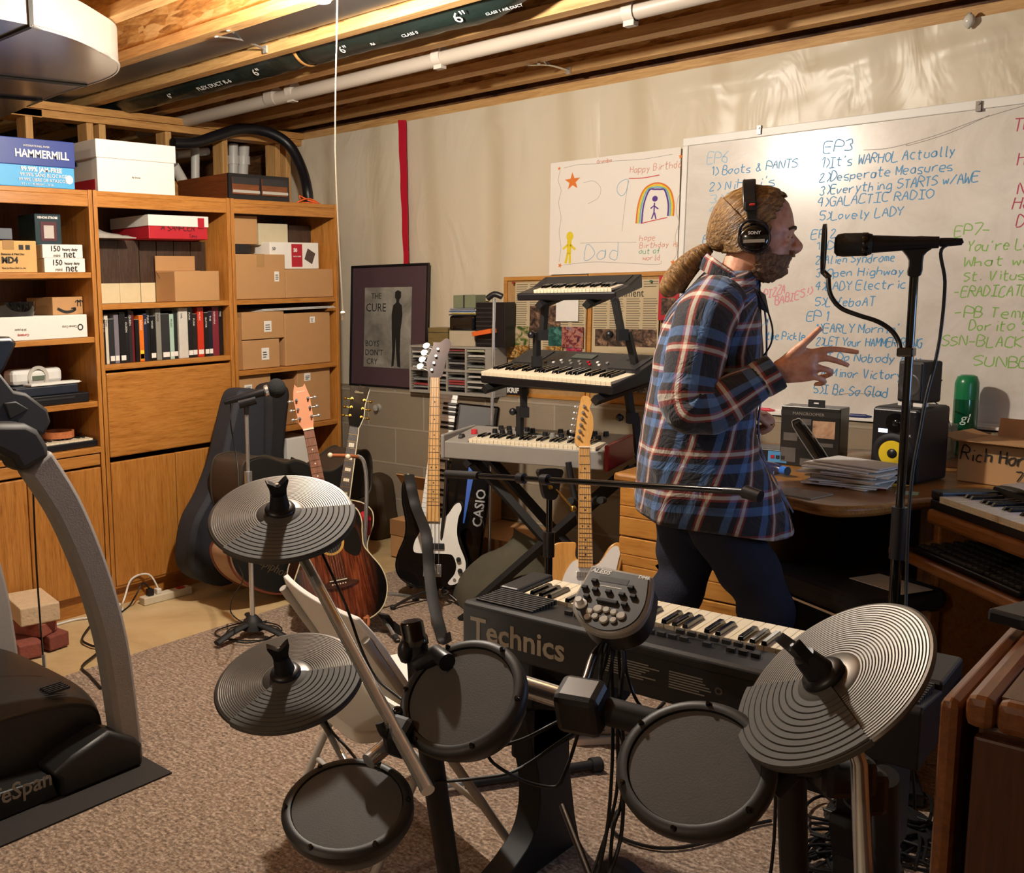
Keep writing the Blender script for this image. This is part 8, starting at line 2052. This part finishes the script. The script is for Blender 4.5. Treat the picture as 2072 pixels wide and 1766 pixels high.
SHR = [(.690, -.305, .135, .225), (.72, -.304, .128, .226), (.80, -.297, .082, .224), (.88, -.292, .042, .218), (.95, -.287, .026, .213), (1.02, -.278, .030, .210), (1.10, -.267, .040, .212), (1.18, -.255, .044, .216), (1.25, -.236, .038, .218), (1.30, -.216, .030, .205), (1.335, -.196, .024, .175), (1.365, -.172, .018, .130), (1.395, -.148, .014, .088), (1.415, -.128, .012, .068)]
def sval(z, k):
    return lerp([(r[0], r[k]) for r in SHR], z)
rings = []; uvs = []; NS = 56
zl = [.690+(1.415-.690)*k/46 for k in range(47)]
for z in zl:
    xb, xf, w = sval(z, 1), sval(z, 2), sval(z, 3); xc = (xb+xf)/2; ring = []; uvr = []; acc = 0; prev = None
    for i in range(NS+1):
        a = 2*PI*(i % NS)/NS-PI/2+PI      # seam on his left side, away from the camera
        c, s = math.cos(a), math.sin(a)
        x = xc+(abs(c)**.85)*(1 if c > 0 else -1)*(xf-xb)/2; y = w*(abs(s)**.85)*(1 if s > 0 else -1)
        lo = max(0, (1.0-z)/.31)
        fold = .010*NZ.noise(V((x*6+3, y*6, z*3)))+.012*lo*math.sin(a*7+z*5)*(.6+.4*math.sin(a*3+1))+.006*NZ.noise(V((x*16, y*16, z*12)))
        hz = z
        if z < .80: hz = z+(.80-z)/.11*(.055*max(0, -(x-xc)/(xf-xb)*2)**1.5+.012*math.sin(a*3)+(-.015 if y < 0 else .01))
        p = V((x+c*fold, y+s*fold, hz))
        if prev is not None: acc += (V((p.x, p.y, 0))-V((prev.x, prev.y, 0))).length
        prev = p; ring.append(p); uvr.append((acc, hz))
    rings.append(ring[:NS]); uvs.append(uvr)
shirt.loft(rings, caps=False, uvs=uvs)
# yoke cap closing at the neck
sh = obj('shirt', shirt, PLAID, man, smooth=80)
so_ = sh.modifiers.new('thick', 'SOLIDIFY'); so_.thickness = .003; so_.offset = -1
def sleeve(name, pts, rad, tw=0.):
    mb = MB(); P = spline(pts, 9); N = len(P); rings = []; uvs = []; L = 0; prev = None; n = 26
    up = V((0, -1, 0)) if pts[0][1] < 0 else V((0, 1, 0)); pa = None
    for i, p in enumerate(P):
        t = (P[min(N-1, i+1)]-P[max(0, i-1)]).normalized(); a = up-t*up.dot(t) if pa is None else pa-t*pa.dot(t); a.normalize(); pa = a; b = t.cross(a)
        s = i/(N-1); L += (p-P[i-1]).length if i else 0; ring = []; uv = []
        for k in range(n+1):
            an = 2*PI*(k % n)/n+PI; r = rad(s)
            bend = math.exp(-((s-.52)/.13)**2)
            r *= 1+.06*NZ.noise(V((math.cos(an)*2.2+s*7, math.sin(an)*2.2, s*9)))+.05*bend*math.sin(s*60)+.04*math.sin(s*34+an*2)*(.4+bend)
            ring.append(p+a*math.cos(an)*r+b*math.sin(an)*r); uv.append((k/n*2*PI*.068+.02, L))
        rings.append(ring[:n]); uvs.append(uv)
    mb.loft(rings, caps=False, uvs=uvs)
    o = obj(name, mb, PLAID, man, smooth=80); s_ = o.modifiers.new('thick', 'SOLIDIFY'); s_.thickness = .003; s_.offset = -1
    return o, P
srad = lambda s: (.088-.012*s/.35) if s < .35 else (.076+.006*math.sin((s-.35)/.3*PI) if s < .65 else .076-.034*(s-.65)/.35)
SR, Pr = sleeve('sleeve', [V((-.085, -.10, 1.325)), V((-.115, -.185, 1.275)), V((-.135, -.235, 1.16)), V((-.140, -.255, 1.060)), V((-.085, -.255, 1.050)), V((-.01, -.240, 1.095)), V((.050, -.228, 1.133))], srad)
sleeve('sleeve', [V((-.085, .10, 1.325)), V((-.115, .185, 1.275)), V((-.13, .232, 1.16)), V((-.135, .245, 1.06)), V((-.10, .22, 1.02)), V((-.06, .17, 1.01)), V((-.02, .13, 1.0))], srad)
mb = MB(); q0 = V((.020, -.233, 1.115)); q1 = V((.062, -.226, 1.141)); dr = (q1-q0).normalized()
fr_ = frame(q0, z=dr)
rg = []; uv = []
for s, r in ((0, .047), (.3, .050), (.9, .049), (1, .047)):
    rg.append([fr_ @ V((math.cos(2*PI*i/26)*r, math.sin(2*PI*i/26)*r*1.05, s*.058)) for i in range(26)]); uv.append([(i/26*.29+.03, s*.058+.07) for i in range(27)])
mb.loft(rg, caps=False, uvs=uv); cu = obj('cuff', mb, PLAID, man, smooth=60); s_ = cu.modifiers.new('thick', 'SOLIDIFY'); s_.thickness = .004; s_.offset = -1
obj('cuff_button', MB().ball(fr_ @ V((.0, .05, .03)), .006, 10), BLKP, cu, smooth=60)
# collar
rg = []; uv = []
for j, (dr_, z_) in enumerate(((0, 0), (.004, .028), (.010, .040), (.020, .030), (.032, .004))):
    row = []; ur = []
    for i in range(29):
        a = -PI*.90+i/28*PI*1.80+PI; c, s = math.cos(a), math.sin(a)
        x = -.056+c*(.058+dr_); y = s*(.060+dr_)
        frn = (c+1)/2
        z = 1.396+.030*(1-frn)-.080*frn+z_*(1.1-.25*frn)-(.03*frn if j == 4 else 0)
        row.append((x+.018*frn, y, z)); ur.append((i*.016, .03+j*.022))
    rg.append(row); uv.append(ur)
mb = MB(); mb.loft(rg, closed=False, uvs=uv); co = obj('collar', mb, PLAID, man, smooth=80); s_ = co.modifiers.new('thick', 'SOLIDIFY'); s_.thickness = .004; s_.offset = 0
obj('undershirt', MB().lathe([(.050, .06), (.056, .05), (.064, .0), (.07, -.06)], 28, frame((-.045, 0, 1.345), z=(.35, 0, .94))), M('blue_undershirt', '4d6690', .8, 0, .1, 40), man, smooth=60)
pl_ = MB()
rgs = []
for k in range(18):
    z = 1.33-k*.036; x = sval(z, 2)+.004+.006*NZ.noise(V((z*9, 0, 0))); rgs.append([(x, -.018, z), (x+.003, -.006, z), (x+.003, .012, z), (x-.002, .018, z)])
obj('placket', MB().loft(rgs, closed=False, uvs=[[(.03+i*.012, 1.33-k*.036) for i in range(4)] for k in range(18)]), PLAID, man, smooth=60)
for k in range(5): obj('shirt_button', MB().ball((sval(1.27-k*.11, 2)+.010, .0, 1.27-k*.11), .0055, 8, (.5, 1, 1)), WPLA, man)
pk = MB(); rows = []
# jeans
DEN = M('dark_denim', '11172a', .85, 0, .3, 22, .25, 260)
jn = MB()
jn.ball((-.125, 0, .80), .15, 24, (1.0, 1.15, .95))
jn.tube([RH+V((0, .01, .03)), RH.lerp(RK, .5)+V((.0, 0, .0)), RK, RK.lerp(RA, .45)+V((.005, 0, 0)), RA+V((0, 0, .0))], lambda s: .112-.036*min(1, s/.45)+(-.010*(s-.45)/.55 if s > .45 else 0)+.005*math.sin(s*38), 22, 7)
jn.tube([LH+V((0, 0, .03)), LH.lerp(LK, .5), LK, LK.lerp(LA, .45), LA], lambda s: .112-.036*min(1, s/.45)+(-.010*(s-.45)/.55 if s > .45 else 0)+.005*math.sin(s*36+1), 22, 7)
fuse('jeans', jn, DEN, man, .009, 2)
def shoe(ank, dirv, name='shoe'):
    d = V((dirv[0], dirv[1], 0)).normalized(); m = frame((ank.x-d.x*.06, ank.y-d.y*.06, 0), x=d, z=(0, 0, 1))
    up = M('shoe_grey', '8f857b', .7, 0, .15, 60, .2, 120)
    rg = []
    for x, w, h, zb in ((0, .028, .085, .022), (.02, .036, .10, .022), (.07, .038, .105, .02), (.12, .041, .085, .02), (.17, .047, .062, .02), (.22, .047, .05, .022), (.26, .036, .04, .025), (.275, .02, .032, .028)):
        rg.append([(x, math.cos(2*PI*i/18)*w, zb+(h-zb)*.5+math.sin(2*PI*i/18)*(h-zb)*.5) for i in range(18)])
    o = obj('shoe', MB(m).loft(rg), up, man, smooth=60)
    ol_ = outline([(0, -.03), (0, .03), (.06, .040), (.12, .042), (.18, .050), (.24, .046), (.285, .0), (.24, -.046), (.18, -.050), (.12, -.042), (.06, -.040)], False, 4)
    obj('sole', MB(m).prism(ol_, 0, .024), M('shoe_sole', 'cfc4b4', .6), o, smooth=40, bevel=.004)
    obj('heel_panel', MB(m).loft([[(x-.004, math.cos(2*PI*i/18)*(w+.003), .04+(h-.04)*.5+math.sin(2*PI*i/18)*(h-.04)*.5) for i in range(18)] for x, w, h in ((0, .026, .075), (.02, .037, .082), (.06, .039, .074), (.10, .038, .055))]), M('shoe_teal', '1f2a2e', .6), o, smooth=60)
shoe(V((-.405, -.180, .1)), (.87, .49)); shoe(RA, (1, .05))
obj('finger_ring', MB().lathe([(.0098, -.002), (.0112, -.002), (.0112, .002), (.0098, .002)], 18, frame((lc.x+.040, lc.y-.034, lc.z-.022), z=(.1, 0, 1))), BRASS, man)
# ------------------------------------------------------------ headphones
t = thing('headphones', 'black headphones with a red mark on the band, worn by the singing man', 'headphones', PM)
hb = [V((-.004, -.090, 1.545)), V((-.010, -.093, 1.575)), V((-.014, -.084, 1.615)), V((-.016, -.05, 1.652)), V((-.016, 0, 1.666)), V((-.016, .05, 1.652)), V((-.014, .084, 1.615)), V((-.010, .093, 1.575)), V((-.004, .090, 1.545))]
P = spline(hb, 5); rg = []
for i, p in enumerate(P):
    tt_ = (P[min(len(P)-1, i+1)]-P[max(0, i-1)]).normalized(); nn_ = tt_.cross(V((1, 0, 0))).normalized(); s = abs(i/(len(P)-1)*2-1); w = .017 if s < .72 else .010; th = .0055 if s < .72 else .003
    rg.append([p+V((-w, 0, 0))+nn_*th, p+V((w, 0, 0))+nn_*th, p+V((w, 0, 0))-nn_*th, p+V((-w, 0, 0))-nn_*th])
obj('headband', MB().loft(rg), M('headband_leather', '151415', .4, 0, .1, 60), t, smooth=35, bevel=.003)
for s in (-1, 1):
    F = frame((.002, s*.096, 1.502), x=(1, 0, 0), z=(0, s, 0)) 
    obj('ear_pad', MB().lathe([(.020, -.016), (.036, -.018), (.042, -.010), (.042, -.002), (.02, 0)], 32, F), M('pad_leather', '1a1919', .5), t, smooth=60)
    c = obj('ear_cup', MB().lathe([(0, .014), (.030, .013), (.037, .008), (.0405, 0), (.0405, -.006), (0, -.006)], 36, F), BLKG, t, smooth=50)
    obj('yoke', MB().tube([V((-.036, s*.097, 1.512)), V((-.03, s*.103, 1.540)), V((-.004, s*.1, 1.552)), V((.028, s*.103, 1.540)), V((.038, s*.097, 1.512))], .004, 8, 4).bb((-.012, s*.092-.004, 1.545), (.006, s*.092+.004, 1.60)), BLKP, t, smooth=60)
    obj('size_clip', MB().box((-.010, s*.0945, 1.590), (.030, .010, .026)), BLKP, t, bevel=.003)
    obj('red_mark' if s < 0 else 'blue_mark', MB().box((-.006, s*.1005, 1.594), (.014, .004, .006)), M('red_glow_mark', 'd8352e', .4) if s < 0 else M('blue_mark_paint', '2f52b0', .4), t, bevel=.0015)
G = frame((.002, -.096-.0145, 1.502), x=(1, 0, 0), z=(0, -1, 0))
text('brand_text', 'SONY', .012, INKW, t, G @ T(-.016, .011, .0), .0003, bold=.0003)
obj('name_band', MB(G).bb((-.027, -.012, -.0003), (.027, -.003, .0006)), GALV, t)
cd = [PM @ V((.03, .09, 1.462)), at(1537, 585, 2.80), at(1552, 625, 2.78), at(1563, 665, 2.77), at(1560, 695, 2.77), at(1545, 720, 2.80)]
one('headphone_cord', 'thin black headphone cord hanging from the man\'s chin to his forearm', 'cord', MB().tube(cd, .0024, 6, 6), CABLE, smooth=60)
